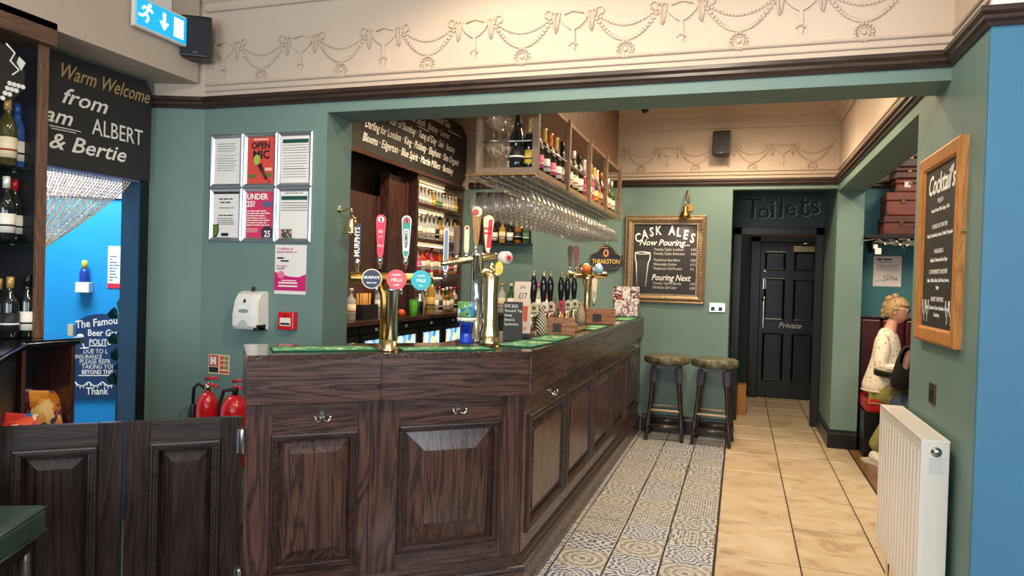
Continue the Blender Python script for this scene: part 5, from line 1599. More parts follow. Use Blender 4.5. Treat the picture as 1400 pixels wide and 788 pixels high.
def wedge_speaker(loc, rz, label, tilt=0.0):
    s = thing('wall_speaker', label, 'speaker', loc, rz)
    b = MB()
    pf = [(-0.085, 0.0), (0.085, 0.0), (0.06, 0.13), (-0.06, 0.13)]
    b.slab(pf, 0, 0.235)
    c = b.obj('cabinet', blackpl, s)
    m_ = c.modifiers.new('bevel', 'BEVEL')
    m_.width = 0.012
    m_.segments = 3
    MB().box(-0.072, 0.072, -0.004, 0.003, 0.012, 0.223, 0.003).obj('grille', mat('speaker_mesh', (30, 31, 36), 0.6, bump=0.8, scale=400), s)
    MB().box(-0.012, 0.012, -0.0055, -0.004, 0.022, 0.028).obj('maker_badge', grey_ink, s)
    MB().box(-0.02, 0.02, 0.12, 0.17, 0.09, 0.15).obj('bracket', blackpl, s)
    return s
wedge_speaker((-2.98, 3.255, 2.675), 0.55, 'black wedge loudspeaker in the corner beside the lit exit sign')
wedge_speaker((-0.215, YB - 0.17, 2.685), -0.1, 'black wedge loudspeaker on the frieze above the back wall')

# ------------------------------------------------------------------ back wall
ca_ = thing('cask_ale_board', 'gilt-framed black cask ales menu board on the back wall', 'menu board', (-1.115, YB, 1.275))
CW, CH = 0.785, 0.86
GP = [(0, 0.0), (0, -0.03), (0.12, -0.036), (0.25, -0.03), (0.5, -0.042), (0.75, -0.034), (0.88, -0.03), (1, -0.018), (1, 0.0)]
MB().ringframe(0, CW, 0, CH, 0.08, 0, 0, GP).obj('frame', gold, ca_)
mb = MB()
for k in range(34):
    for zz in (0.045, CH - 0.045):
        mb.sphere((0.04 + k * (CW - 0.08) / 33, -0.04, zz), 0.011, 6, 4)
    for xx in (0.04, CW - 0.04):
        mb.sphere((xx, -0.04, 0.04 + k * (CH - 0.08) / 33), 0.011, 6, 4)
mb.obj('frame_ornament', gold, ca_)
mb = MB().ringframe(0.076, CW - 0.076, 0.076, CH - 0.076, 0.012, -0.028, -0.01).obj('gilt_slip', gold, ca_)
MB().box(0.07, CW - 0.07, -0.012, -0.001, 0.07, CH - 0.07).obj('board', board, ca_)
yy = -0.0135
for k, ch in enumerate('CASK ALES'):
    x = 0.135 + k * 0.064
    zz = 0.655 - 0.0022 * (k - 4) ** 2 * 2.2 + 0.02
    text(ch, x, zz, 0.125, chalk, ca_, yy, sx=0.72, rot=-(k - 4) * 0.045, bold=0.0025)
text('Now Pouring...', 0.14, 0.565, 0.085, chalk, ca_, yy, 'LEFT', shear=0.3, sx=0.95, bold=0.0008)
for k, (a, b) in enumerate((('Timothy Taylor Landlord', '4.3%'), ('Timothy Taylor Boltmaker', '4.0%'), ('Theakstons Best Bitter', '3.8%'), ('Wainwright Golden', '4.1%'), ('Theakstons Old Peculier', '5.6'))):
    z_ = 0.515 - k * 0.042 - (0.02 if k > 1 else 0)
    text(a, 0.285, z_, 0.036, chalk_dim, ca_, yy, 'LEFT', sx=0.78)
    text(b, 0.64, z_, 0.036, chalk_dim, ca_, yy, 'LEFT', sx=0.78)
text('Pouring Next', 0.27, 0.222, 0.085, chalk, ca_, yy, 'LEFT', shear=0.3, sx=0.80, bold=0.0008)
for k, (a, b) in enumerate((('Timothy Taylors Blonde', '3.6%'), ('Old Rosie Still Cider', '6.8%'))):
    text(a, 0.285, 0.182 - k * 0.042, 0.036, chalk_dim, ca_, yy, 'LEFT', sx=0.78)
    text(b, 0.64, 0.182 - k * 0.042, 0.036, chalk_dim, ca_, yy, 'LEFT', sx=0.78)
gl_ = [(0.105, 0.49), (0.107, 0.43), (0.118, 0.39), (0.13, 0.16), (0.215, 0.16), (0.235, 0.39), (0.252, 0.43), (0.252, 0.49)]
MB().tube([(x, yy, z) for x, z in gl_], 0.006, 6, closed=True).obj('pint_drawing', chalk, ca_)
MB().prism([(0.12, 0.42), (0.142, 0.18), (0.205, 0.18), (0.226, 0.42)], yy, yy + 0.001).obj('pint_fill', mat('stout_chalk', (58, 58, 60), 0.8), ca_)
MB().tube([(0.178 + 0.072 * math.cos(2 * PI * k / 20), yy, 0.487 + 0.012 * math.sin(2 * PI * k / 20)) for k in range(20)], 0.004, 6, closed=True).obj('pint_rim', chalk, ca_)

pl_ = thing('picture_lamp', 'brass picture lamp above the gilt-framed menu board', 'lamp', (-0.522, YB, 2.16))
MB().disc((0.025, 0.05), 0.035, -0.03, 0.0, 20).obj('wall_rose', old_brass, pl_)
MB().tube([(0.0, -0.012, 0.22), (-0.015, -0.05, 0.17), (-0.012, -0.1, 0.1), (-0.01, -0.11, 0.06)], 0.005, 6).tube([(0.02, -0.012, 0.08), (0.015, -0.06, 0.19), (0.0, -0.012, 0.22)], 0.005, 6).obj('arm', old_brass, pl_)
MB().lathe([(0.056, -0.06), (0.05, -0.03), (0.035, 0.0), (0.02, 0.02), (0.022, 0.05), (0.012, 0.06)], 20, (-0.01, -0.11, 0)).obj('lamp_shade', old_brass, pl_)
MB().sphere((-0.01, -0.11, -0.03), 0.022, 10, 6).obj('bulb', mat('warm_bulb', (255, 214, 150), 0.4, emit=12), pl_)
spot('picture_lamp_light', (-0.535, YB - 0.15, 2.085), (-0.60, YB - 0.02, 1.5), 6, WARM, 120, 0.02)

tk = thing('theakston_plaque', 'dark brewery plaque reading Theakston on the back wall', 'sign', (-1.30, YB, 1.585))
TW = 0.165
poly = [(-TW, 0.06), (-TW * 0.75, 0.012), (0, -0.008), (TW * 0.75, 0.012), (TW, 0.06), (TW * 0.97, 0.15), (TW * 0.62, 0.175), (0.05, 0.235), (-0.05, 0.235), (-TW * 0.62, 0.175), (-TW * 0.97, 0.15)]
MB().prism(poly, -0.03, 0.0).obj('plaque', mat('plaque_black', (32, 26, 26), 0.25), tk)
MB().tube([(a * 0.93, -0.031, 0.105 + (b - 0.105) * 0.93) for a, b in poly], 0.004, 6, closed=True).obj('rim', old_brass, tk)
text('THEAKSTON', 0, 0.065, 0.062, mat('gold_letter', (226, 196, 84), 0.4), tk, -0.032, sx=0.78, bold=0.001)
MB().prism([(0.028 * math.cos(2 * PI * k / 20), 0.17 + 0.038 * math.sin(2 * PI * k / 20)) for k in range(20)], -0.036, -0.03).obj('oval_emblem', mat('amber_emblem', (206, 150, 76), 0.4), tk)
MB().prism([(-0.008, 0.15), (0.008, 0.15), (0.012, 0.18), (0, 0.195), (-0.01, 0.185)], -0.038, -0.036).obj('emblem_figure', ink, tk)
MB().lathe([(0.012, 0.235), (0.022, 0.245), (0.012, 0.262), (0.018, 0.275), (0, 0.285)], 12, (0, -0.015, 0)).obj('finial', mat('pewter', (150, 146, 150), 0.3, 0.8), tk)

so = thing('double_socket', 'metal double power socket on the back wall', 'socket', (-0.285, YB, 1.205))
MB().box(0, 0.15, -0.012, 0.0, 0, 0.088, 0.003).obj('plate', silver, so)
for k in range(2):
    MB().box(0.018 + k * 0.07, 0.052 + k * 0.07, -0.014, -0.0115, 0.012, 0.05).obj('socket', blackpl, so)
    MB().box(0.055 + k * 0.022, 0.068 + k * 0.022, -0.015, -0.0115, 0.058, 0.078).obj('switch', whitepl, so)

dc = thing('dome_camera', 'small black dome security camera on the bar ceiling', 'camera', (-0.915, 6.75, ZC))
MB().lathe([(0.045, 0.0), (0.048, -0.012), (0.04, -0.025)], 20).obj('base', whitepl, dc)
MB().sphere((0, 0, -0.028), 0.036, 14, 8, (1, 1, 1.1)).obj('dome', blackpl, dc)

# ------------------------------------------------------------------ toilet doorway
tp = thing('toilets_sign', 'dark green hand-lettered Toilets sign above the doorway', 'sign', (-0.085, 8.12, 2.10))
MB().box(0, 0.905, -0.02, 0.0, 0, 0.385).obj('board', dkgreen, tp)
tl_m = mat('pale_green_paint', (150, 182, 168), 0.6)
xx = 0.08
for k, (ch, dz, sz, w_) in enumerate((('T', 0.10, 0.33, 0.15), ('o', 0.10, 0.24, 0.13), ('i', 0.105, 0.28, 0.07), ('l', 0.11, 0.33, 0.075), ('e', 0.13, 0.26, 0.135), ('t', 0.13, 0.34, 0.11), ('s', 0.15, 0.29, 0.1))):
    text(ch, xx + 0.007, dz - 0.003, sz, tl_m, tp, -0.0225, 'LEFT', rot=random.uniform(-0.05, 0.05), bold=0.005)
    text(ch, xx, dz, sz, ink, tp, -0.0245, 'LEFT', rot=random.uniform(-0.05, 0.05), bold=0.001)
    xx += w_
d1 = MB().box(-0.09, -0.005, 8.05, 8.14, 0, 2.10, 0.004).box(0.735, 0.815, 8.05, 8.14, 0, 2.10, 0.004).box(-0.09, 0.815, 8.05, 8.14, 2.02, 2.10, 0.004)
struct(d1.obj('trim_6', black_paint), 'black door surround under the toilets sign')
struct(MB().box(-0.02, 1.02, 8.9, 8.93, 2.06, 2.12).obj('trim_7', pine_y), 'light wooden strip over the corridor')
d2 = MB().box(0.12, 0.235, 9.80, 9.94, 0, 2.16, 0.004).box(0.965, 1.015, 9.80, 9.94, 0, 2.16, 0.004).box(0.12, 1.015, 9.80, 9.94, 2.05, 2.16, 0.004)
struct(d2.obj('trim_8', black_paint), 'black frame of the private door')
dr_ = MB().box(0.24, 0.96, 9.90, 9.94, 0.015, 2.045, 0.002).obj('door_1', black_paint)
struct(dr_, 'black six-panel door marked Private')
DN = thing('x', 'x', 'x')
bpy.data.objects.remove(DN)
for cx in (0.42, 0.78):
    for (z0, z1) in ((0.22, 0.86), (1.02, 1.58), (1.68, 1.93)):
        pr = [(0, 9.90), (0, 9.893), (0.4, 9.888), (1, 9.9)]
        MB().ringframe(cx - 0.13, cx + 0.13, z0, z1, 0.03, 0, 0, pr).obj('panel_moulding', black_paint, dr_)
        MB().box(cx - 0.075, cx + 0.075, 9.893, 9.9, z0 + 0.055, z1 - 0.055, 0.002).obj('door_panel', black_paint, dr_)
MB().box(0.275, 0.315, 9.892, 9.9, 1.43, 1.57, 0.002).obj('push_plate', steel, dr_)
MB().lathe([(0.03, 0), (0.03, 0.015), (0.018, 0.03), (0.03, 0.05), (0.025, 0.06)], 16).obj('door_knob', brass, dr_, (0.295, 9.9, 1.30)).rotation_euler = (PI / 2, 0, 0)
MB().box(0.288, 0.300, 9.885, 9.9, 0.92, 1.28).obj('pull_bar', steel, dr_)
MB().box(0.288, 0.302, 9.893, 9.9, 1.66, 1.69).obj('lock', brass, dr_)
MB().box(0.64, 0.90, 9.85, 9.9, 1.925, 2.0, 0.004).tube([(0.7, 9.87, 2.0), (0.72, 9.83, 2.03), (0.9, 9.82, 2.04)], 0.008, 6).obj('door_closer', brass, dr_)
text('Private', 0.62, 0.93, 0.1, chalk, dr_, 9.896 - 0.006, shear=0.3, bold=0.0008)
# noticeboard strip and wooden box in the corridor
cb = thing('wooden_box', 'small wooden box on the corridor floor beyond the toilet doorway', 'box', (0.045, 8.55, 0))
MB().box(-0.06, 0.05, -0.12, 0.12, 0, 0.30, 0.004).obj('body', pine_z, cb)
MB().box(-0.064, 0.054, -0.124, 0.124, 0.30, 0.33, 0.003).obj('lid', pine_y, cb)

# ------------------------------------------------------------------ cocktail board, radiator, socket on the pier
kb = thing('cocktail_board', 'oak-framed blackboard of cocktails on the green pier', 'menu board', (XR, 3.79, 1.245), -PI / 2)
KW, KH = 0.655, 0.835
KP = [(0, 0.0), (0, -0.028), (0.15, -0.032), (0.85, -0.028), (1, -0.02), (1, 0.0)]
MB().ringframe(0, KW, 0, KH, 0.065, 0, 0, KP).obj('frame', pine_z, kb)
MB().box(0.06, KW - 0.06, -0.012, -0.002, 0.06, KH - 0.06).obj('board', board, kb)
yy = -0.0135
text("Cocktail's", 0.325, 0.655, 0.125, chalk, kb, yy, shear=0.25, sx=0.86, bold=0.002)
for k, (a, b, c) in enumerate((('MOJITO', 'Bacardi, Lime, Mint, Sugar, Soda', ''), ('PORNSTAR MARTINI', 'Vodka, Passionfruit, Lemon, Vanilla, Pineapple', ''), ('MARGARITA', 'Tequila, Cointreau, Lime, Sugar', ''), ('STRAWBERRY DAIQUIRI', 'Sailor, Malibu, Rum, Dark Rum, Lemon,', 'Sugar'), ('ALBERT BRAMBLE', 'Vodka, Chambord, Lime, Absolute, Orange,', 'Cranberry'))):
    z_ = (0.595, 0.485, 0.375, 0.285, 0.165)[k] + 0.015
    text(a, 0.325, z_, 0.028, chalk_dim, kb, yy, sx=0.95, bold=0.0003)
    text(b, 0.325, z_ - 0.036, 0.024, chalk, kb, yy, sx=0.92)
    if c:
        text(c, 0.325, z_ - 0.066, 0.024, chalk, kb, yy, sx=0.92)
for sx_ in (-1, 1):
    for dx in (-0.028, 0.028):
        x = 0.325 + sx_ * 0.19 + dx
        MB().tube([(x - 0.022, yy, 0.185), (x - 0.02, yy, 0.15), (x - 0.012, yy, 0.125), (x, yy, 0.118), (x, yy, 0.09), (x - 0.015, yy, 0.085), (x + 0.015, yy, 0.085), (x, yy, 0.09), (x, yy, 0.118), (x + 0.012, yy, 0.125), (x + 0.02, yy, 0.15), (x + 0.022, yy, 0.185)], 0.0018, 5).obj('glass_drawing', chalk_dim, kb)
MB().disc((KW + 0.004, 0.46), 0.006, -0.02, 0.0, 10).obj('hanging_screw', brass, kb)

rd = thing('radiator', 'white panel radiator with vertical flutes under the cocktail board', 'radiator', (0.80, 3.985, 0.19), -PI / 2)
RL, RD, RHt = 0.855, 0.105, 0.697
radm = mat('radiator_white', (224, 220, 212), 0.3, spec=0.4)
vs = []
n_ = 13
mb = MB()
step = (RL - 0.05) / n_
outl = []
for k in range(n_):
    x = 0.025 + k * step
    outl += [(x, -RD), (x + step * 0.58, -RD), (x + step * 0.68, -RD + 0.010), (x + step * 0.90, -RD + 0.010)]
outl += [(RL - 0.025, -RD), (RL - 0.025, -RD + 0.022), (0.025, -RD + 0.022)]
mb.slab(outl, 0.035, RHt - 0.05)
mb.obj('front_panel', radm, rd)
MB().box(0.0, RL, -RD, -RD + 0.022, RHt - 0.05, RHt - 0.005, 0.003).box(0.0, RL, -RD, -RD + 0.022, 0.0, 0.035, 0.003).box(0, 0.025, -RD, -RD + 0.022, 0.035, RHt - 0.05).box(RL - 0.025, RL, -RD, -RD + 0.022, 0.035, RHt - 0.05).obj('front_edge', radm, rd)
MB().box(0.02, RL - 0.02, -0.03, -0.012, 0.01, RHt - 0.02).obj('rear_panel', radm, rd)
MB().box(RL - 0.004, RL + 0.004, -RD - 0.002, -0.008, 0.0, RHt - 0.002, 0.003).obj('side_panel', radm, rd)
MB().box(-0.004, 0.004, -RD - 0.002, -0.008, 0.0, RHt - 0.002, 0.003).obj('side_panel', radm, rd)
tp_ = MB().box(0.0, RL, -RD - 0.002, -RD + 0.012, RHt - 0.008, RHt, 0.001).box(0.0, RL, -0.018, -0.006, RHt - 0.008, RHt, 0.001).box(0, 0.012, -RD + 0.012, -0.018, RHt - 0.008, RHt).box(RL - 0.012, RL, -RD + 0.012, -0.018, RHt - 0.008, RHt)
tg = tp_.obj('top_grille', radm, rd)
for k in range(60):
    x = 0.016 + k * (RL - 0.032) / 60
    if k == 0:
        gb = MB().box(0, 0.0095, -RD + 0.012, -0.018, RHt - 0.007, RHt - 0.001).obj('grille_bar', radm, tg, (x, 0, 0))
    else:
        share('grille_bar', gb, tg, (x, 0, 0))
v_ = MB().lathe([(0.019, 0), (0.019, 0.004), (0.012, 0.004), (0.012, 0.012), (0.008, 0.014)], 18).obj('bleed_valve', steel, rd, (RL + 0.004, -0.055, RHt - 0.045))
v_.rotation_euler = (0, PI / 2, 0)
MB().box(RL + 0.004, RL + 0.006, -0.078, -0.032, RHt - 0.13, RHt - 0.07, 0.0005).obj('rating_plate', mat('pale_grey_plate', (206, 206, 204), 0.4), rd)
for x in (0.15, RL - 0.15):
    MB().box(x - 0.015, x + 0.015, -0.012, 0.0195, 0.55, 0.62).obj('wall_bracket', steel, rd)
for x in (0.06, RL - 0.06):
    MB().tube([(x, -0.06, 0.02), (x, -0.06, -0.19)], 0.009, 8).obj('pipe', chrome, rd)

ps = thing('brass_switch', 'dark brass switch plate on the green pier', 'switch', (XR, 3.57, 0.975), -PI / 2)
MB().box(0, 0.088, -0.008, 0.0, 0, 0.088, 0.002).obj('plate', mat('antique_brass_plate', (96, 80, 52), 0.35, 0.8), ps)
MB().box(0.028, 0.062, -0.013, -0.008, 0.024, 0.064, 0.003).obj('rocker', blackpl, ps)

# ------------------------------------------------------------------ left doorway: frame, bead curtain, blue yard room
purple = mat('violet_grey_paint', (136, 132, 176), 0.4)
navy = mat('deep_teal_gloss', (20, 70, 100), 0.3)
dj = MB().box(XL - 0.118, XL + 0.012, YD0 - 0.05, YD0 + 0.02, 0, ZDO).obj('trim_9', purple)
struct(dj, 'violet door jamb beside the wine shelf')
struct(MB().box(XL - 0.118, XL + 0.012, YD1 - 0.012, YD1 - 0.002, 0, ZDO).obj('trim_10', navy), 'deep teal door jamb')
struct(MB().box(XL - 0.005, XL + 0.016, YD1 - 0.002, YD1 + 0.055, 0, ZDO).obj('trim_11', black_paint), 'black architrave beside the angled wall')
struct(MB().box(XL - 0.14, XL + 0.012, YD0, YD1, ZDO - 0.02, ZDO).obj('trim_12', purple))
# blue wall turned towards the doorway, seen through it
BA = math.radians(31)
BC = at(128, 420, 'x', -4.55)
BC.z = 0
bw = MB().box(-1.3, 1.5, 0.0, 0.1, 0, 1.98).obj('wall_yard', cyan_wall, None, BC, BA)
struct(bw, 'bright blue wall seen through the left doorway')
struct(MB().box(-1.3, 1.5, -0.02, 0.1, 1.98, 2.9).obj('wall_yard_upper', mat('lilac_paint', (196, 190, 220), 0.7), None, BC, BA))
struct(MB().box(-6.2, XL - 0.14, 2.0, 5.6, -0.1, -0.004).obj('floor_yard', mat('yard_concrete', (120, 126, 132), 0.8, var=0.1)))
def on_bw(px, py):
    """local x and z on the blue wall"""
    d = RT * ((px - 700) / FPX) + UP * (-(py - 394) / FPX) + fw
    n_ = Vector((math.sin(BA), -math.cos(BA), 0))
    t = (BC - CAM).dot(n_) / d.dot(n_)
    t = (Vector((BC.x, BC.y, 0)) - Vector((0, 0, 0))).dot(n_) / Vector((d.x, d.y, 0)).dot(n_)
    q_ = CAM + d * t
    return (q_ - BC).dot(Vector((math.cos(BA), math.sin(BA), 0))), q_.z
def bw_thing(name, label, cat):
    return thing(name, label, cat, BC, BA)
xa, za = on_bw(103, 545)
xb, zb_ = on_bw(157, 435)
bs = bw_thing('yard_notice_board', 'navy arched notice board with white lettering on the blue wall', 'notice board')
W_ = (xb - xa) * 1.35
arch = [(xa, za), (xa + W_, za), (xa + W_, zb_ - 0.06)] + [(xa + W_ * (0.5 + 0.5 * math.cos(PI * k / 12)), zb_ - 0.06 + 0.09 * math.sin(PI * k / 12)) for k in range(1, 12)] + [(xa, zb_ - 0.06)]
MB().prism(arch, -0.02, -0.001).obj('board', mat('navy_board', (26, 58, 100), 0.5), bs)
MB().box(xa - 0.05, xa - 0.015, -0.03, -0.002, za - 0.3, zb_ - 0.05).obj('batten', mat('bare_wood', (206, 186, 160), 0.6), bs)
for s_, px, py, hpx, kw in (('The Famous', 105, 449, 15, dict(shear=0.1, rot=0.14, bold=0.001)), ('Beer Garden', 121, 459, 13, dict(bold=0.001)), ('POLITE', 123, 471, 11, dict(bold=0.001)), ('DUE TO L', 115, 483, 9, {}), ('INSURANCE', 104, 490, 8, {}), ('PLEASE REFR', 110, 497, 9, {}), ('TAKING YOUR', 113, 504, 9, {}), ('BEYOND THIS', 113, 511, 8, dict(bold=0.001)), ('Thank', 119, 539, 14, dict(bold=0.0012))):
    x_, z_ = on_bw(px, py)
    _, z2 = on_bw(px, py - hpx)
    text(s_, x_, z_, (z2 - z_) * 0.98, chalk, bs, -0.022, 'LEFT', sx=0.78, **kw)
mb = MB()
for (pa, pb) in (((123, 472.5), (147, 472.5)), ((109, 513), (155, 513))):
    x0_, z0_ = on_bw(*pa)
    x1_, _ = on_bw(*pb)
    mb.box(x0_, x1_, -0.022, -0.02, z0_ - 0.004, z0_ + 0.003)
for k in range(3):
    x0_, z0_ = on_bw(104 + 19 * k, 522)
    x1_, _ = on_bw(122 + 19 * k, 522)
    mb.tube([(x0_ + (x1_ - x0_) * t, -0.021, z0_ - 0.05 * 4 * t * (1 - t) * 0.6) for t in (0, .2, .4, .6, .8, 1)], 0.004, 5)
    for t in (0.15, 0.4, 0.65, 0.9):
        x_ = x0_ + (x1_ - x0_) * t
        mb.prism([(x_ - 0.009, z0_ - 0.12 * t * (1 - t)), (x_ + 0.009, z0_ - 0.12 * t * (1 - t)), (x_, z0_ - 0.12 * t * (1 - t) - 0.022)], -0.022, -0.02)
mb.obj('bunting_drawing', chalk, bs)
x_, z_ = on_bw(115, 470)
MB().tube([(x_ - 0.035, -0.021, z_ + 0.06), (x_ - 0.01, -0.021, z_ + 0.02), (x_ + 0.01, -0.021, z_ - 0.03), (x_ - 0.02, -0.021, z_ - 0.035), (x_ + 0.04, -0.021, z_ - 0.03)], 0.006, 5).disc((x_ - 0.02, z_ + 0.05), 0.025, -0.022, -0.02, 14).obj('glass_drawing', chalk, bs)
x0_, z0_ = on_bw(147, 394)
x1_, z1_ = on_bw(163, 337)
yp = bw_thing('yard_poster', 'tall white printed poster on the blue wall', 'poster')
MB().box(x0_, x1_ + 0.02, -0.004, -0.001, z0_, z1_).obj('sheet', paper, yp)
MB().box(x0_, x1_ + 0.02, -0.006, -0.004, z0_, z0_ + 0.035).obj('red_foot', mat('poster_red', (206, 40, 70), 0.5), yp)
mb = MB()
for k in range(9):
    scribble(mb, x0_ + 0.012, x1_ + 0.01, z1_ - 0.08 - k * 0.022, 0.012, -0.0055, k)
mb.obj('print', mat('petrol_ink', (60, 120, 140), 0.6), yp)
x0_, z0_ = on_bw(117, 400)
hgr = bw_thing('sanitiser_dispenser', 'blue bottle with yellow cap standing on a white wall bracket', 'dispenser')
MB().box(x0_ - 0.04, x0_ + 0.05, -0.09, -0.001, z0_, z0_ + 0.075, 0.004).obj('bracket', whitepl, hgr)
MB().lathe([(0.03, 0), (0.032, 0.01), (0.032, 0.08), (0.02, 0.1)], 14, (x0_ + 0.005, -0.045, z0_ + 0.076)).obj('bottle_body', mat('royal_blue_plastic', (30, 60, 150), 0.3), hgr)
MB().lathe([(0.018, 0), (0.02, 0.05), (0.012, 0.06)], 12, (x0_ + 0.005, -0.045, z0_ + 0.176)).obj('cap', mat('yellow_plastic', (236, 200, 60), 0.4), hgr)
# dark leafy plant beside the notice
x_, z_ = on_bw(155, 470)
plc = Vector((math.cos(BA), math.sin(BA), 0)) * (x_ + 0.10) + BC + Vector((math.sin(BA), -math.cos(BA), 0)) * 0.25
pp = thing('leafy_plant', 'dark green leafy pot plant beside the doorway', 'plant', (plc.x, plc.y, 0))
MB().lathe([(0.09, 0), (0.12, 0.25), (0.11, 0.25), (0.1, 0.2), (0, 0.2)], 16).obj('pot', mat('dark_pot', (50, 46, 44), 0.6), pp)
MB().tube([(0, 0, 0.2), (0.01, 0.0, 0.8), (0, 0.01, 1.2)], 0.008, 6).obj('stem', mat('stem_green', (50, 80, 40), 0.6), pp)
lm_ = mat('dark_leaf', (24, 74, 60), 0.35)
for k in range(12):
    a = k * 2.4
    z = 0.5 + k * 0.06
    lf_ = MB()
    L_ = 0.13
    lf_.add([(0, 0, 0), (0.04, -0.035, 0.02), (0.09, -0.035, 0.02), (L_, 0, -0.01), (0.09, 0.035, 0.02), (0.04, 0.035, 0.02), (0.06, 0, 0.0)], [(0, 1, 6), (1, 2, 6), (2, 3, 6), (3, 4, 6), (4, 5, 6), (5, 0, 6)])
    o = lf_.obj('leaf', lm_, pp, (0, 0, z))
    o.rotation_euler = (1.1, -0.4 - 0.3 * (k % 3), -0.4 + 0.9 * math.sin(a))

# bead curtain tied to one side
bcu = MB()
rr = random.Random(5)
gz = at(70, 345, 'x', XL + 0.02).z
for k in range(34):
    t = k / 33
    y0 = YD0 + 0.03 + t * (YD1 - YD0 - 0.12)
    ye = YD0 + 0.035 + 0.07 * t
    n_ = 22
    pts, rs = [], []
    for i in range(n_ * 2 + 1):
        u = i / (n_ * 2)
        zz = ZDO - 0.025 - (ZDO - 0.025 - gz) * u + 0.04 * t * (1 - u) * u
        sag = u ** (0.8 + 0.5 * t)
        pts.append((XL + 0.025 + 0.012 * math.sin(k * 1.7) * u, y0 + (ye - y0) * sag, zz))
        rs.append(0.0055 if i % 2 else 0.0022)
    bcu.tube(pts, rs, 5)
    # the tail below the tie
    pts2 = [(XL + 0.025 + 0.01 * math.sin(k), ye - 0.06 * u * t, gz - 0.5 * u) for u in [i / 16 for i in range(17)]]
    if k % 3 == 0:
        bcu.tube(pts2, [0.0055 if i % 2 else 0.0022 for i in range(17)], 5)
o = bcu.obj('bead_curtain', mat('silver_beads', (232, 222, 206), 0.28, 0.5, var=0.35, scale=50))
tag(o, 'silver bead curtain swept to one side of the left doorway', 'bead curtain')
o['kind'] = 'stuff'

# ------------------------------------------------------------------ wine shelf unit and snack counter on the left
ZL = 1.13
ws = thing('wine_shelf', 'dark wooden wine shelf with glass shelves next to the doorway', 'shelf', (XL, 1.75, ZL))
dk = mat('near_black_panel', (30, 30, 34), 0.45)
YW = 2.475 - 1.75
MB().box(0.0, 0.015, 0, YW, 0, 1.36).obj('back_panel', dk, ws)
MB().box(0.0, 0.215, YW - 0.03, YW, 0, 1.36, 0.002).obj('side_panel', dk, ws)
MB().box(0.215, 0.235, YW - 0.045, YW, 0, 1.36, 0.002).obj('post', walnut_z, ws)
MB().box(0.0, 0.27, 0, YW + 0.012, 1.36, 1.47, 0.004).obj('top_rail', walnut, ws)
sz = [at(30, 229, 'x', XL + 0.2).z - ZL, at(30, 330, 'x', XL + 0.2).z - ZL]
for z in sz:
    MB().box(0.016, 0.215, 0.0, YW - 0.046, z - 0.01, z, 0.001).obj('glass_shelf', glass_green, ws)
    for y in (YW - 0.06,):
        MB().rod((0.12, y + 0.01, z - 0.016), (0.12, y - 0.02, z - 0.016), 0.004, 6).obj('shelf_peg', steel, ws)
sg = thing('grape_emblem', 'round black sign with white grape vine drawing in the wine shelf', 'sign', (XL + 0.225, 2.24, 2.31), PI / 2)
gpx = [(0.12 * math.cos(2 * PI * k / 24), 0.125 * math.sin(2 * PI * k / 24)) for k in range(24)]
MB().prism(gpx, -0.008, 0.0).obj('plate', blackpl, sg)
mb = MB()
for (x, z) in [(0.05 + 0.02 * (i - j / 2), -0.04 - 0.024 * j) for j in range(4) for i in range(4 - j)]:
    mb.disc((x, z), 0.0105, -0.0105, -0.008, 10)
mb.tube([(0.03, -0.0095, 0.13), (0.07, -0.0095, 0.1), (0.05, -0.0095, 0.06), (0.09, -0.0095, 0.03), (0.06, -0.0095, 0.0)], 0.004, 5)
mb.prism([(0.09, 0.09), (0.12, 0.07), (0.1, 0.03), (0.08, 0.06)], -0.0105, -0.008)
mb.obj('grape_drawing', chalk, sg)
def wb_(px, zbase, gl, lb, cp_, lbl, h=0.30, xo=0.12):
    pnt = at(px, 300, 'x', XL + xo)
    bottle('wine', gl, lb, cp_, 0.038, h, (XL + xo, pnt.y, zbase + 0.0008), lbl, 'wine bottles in the left shelf')
wb_(8, ZL + sz[0], 'olive', 'cream', 'gold', 'olive wine bottle with cream label on the upper glass shelf', 0.31, 0.15)
wb_(22, ZL + sz[0], 'blue', 'white', 'blue', 'blue-capped bottle with white label on the upper glass shelf', 0.31, 0.09)
wb_(8, ZL + sz[1], 'dark', 'white', 'white', 'dark wine bottle with white label on the lower glass shelf', 0.29, 0.15)
wb_(20, ZL + sz[1], 'dark', 'white', 'red', 'dark wine bottle with red capsule on the lower glass shelf', 0.29, 0.09)
wb_(0, ZL, 'dark', 'cream', 'gold', 'dark wine bottle with cream label and gold capsule on the left counter', 0.27, 0.10)
wb_(16, ZL, 'dark', 'black', 'gold', 'dark wine bottle with black label and gold capsule on the left counter', 0.28, 0.16)
wb_(28, ZL, 'dark', 'black', 'black', 'all-black wine bottle on the left counter', 0.28, 0.08)
wb_(40, ZL, 'dark', 'white', 'black', 'dark wine bottle with white label and red motif on the left counter', 0.29, 0.18)
bottle('champ', 'dark', 'gold', 'black', 0.06, 0.36, (XL + 0.17, at(12, 20, 'x', XL + 0.17).y, ZL + 1.4705), 'large dark bottle with gold diamond label on top of the wine shelf', 'bottle above the left shelf')
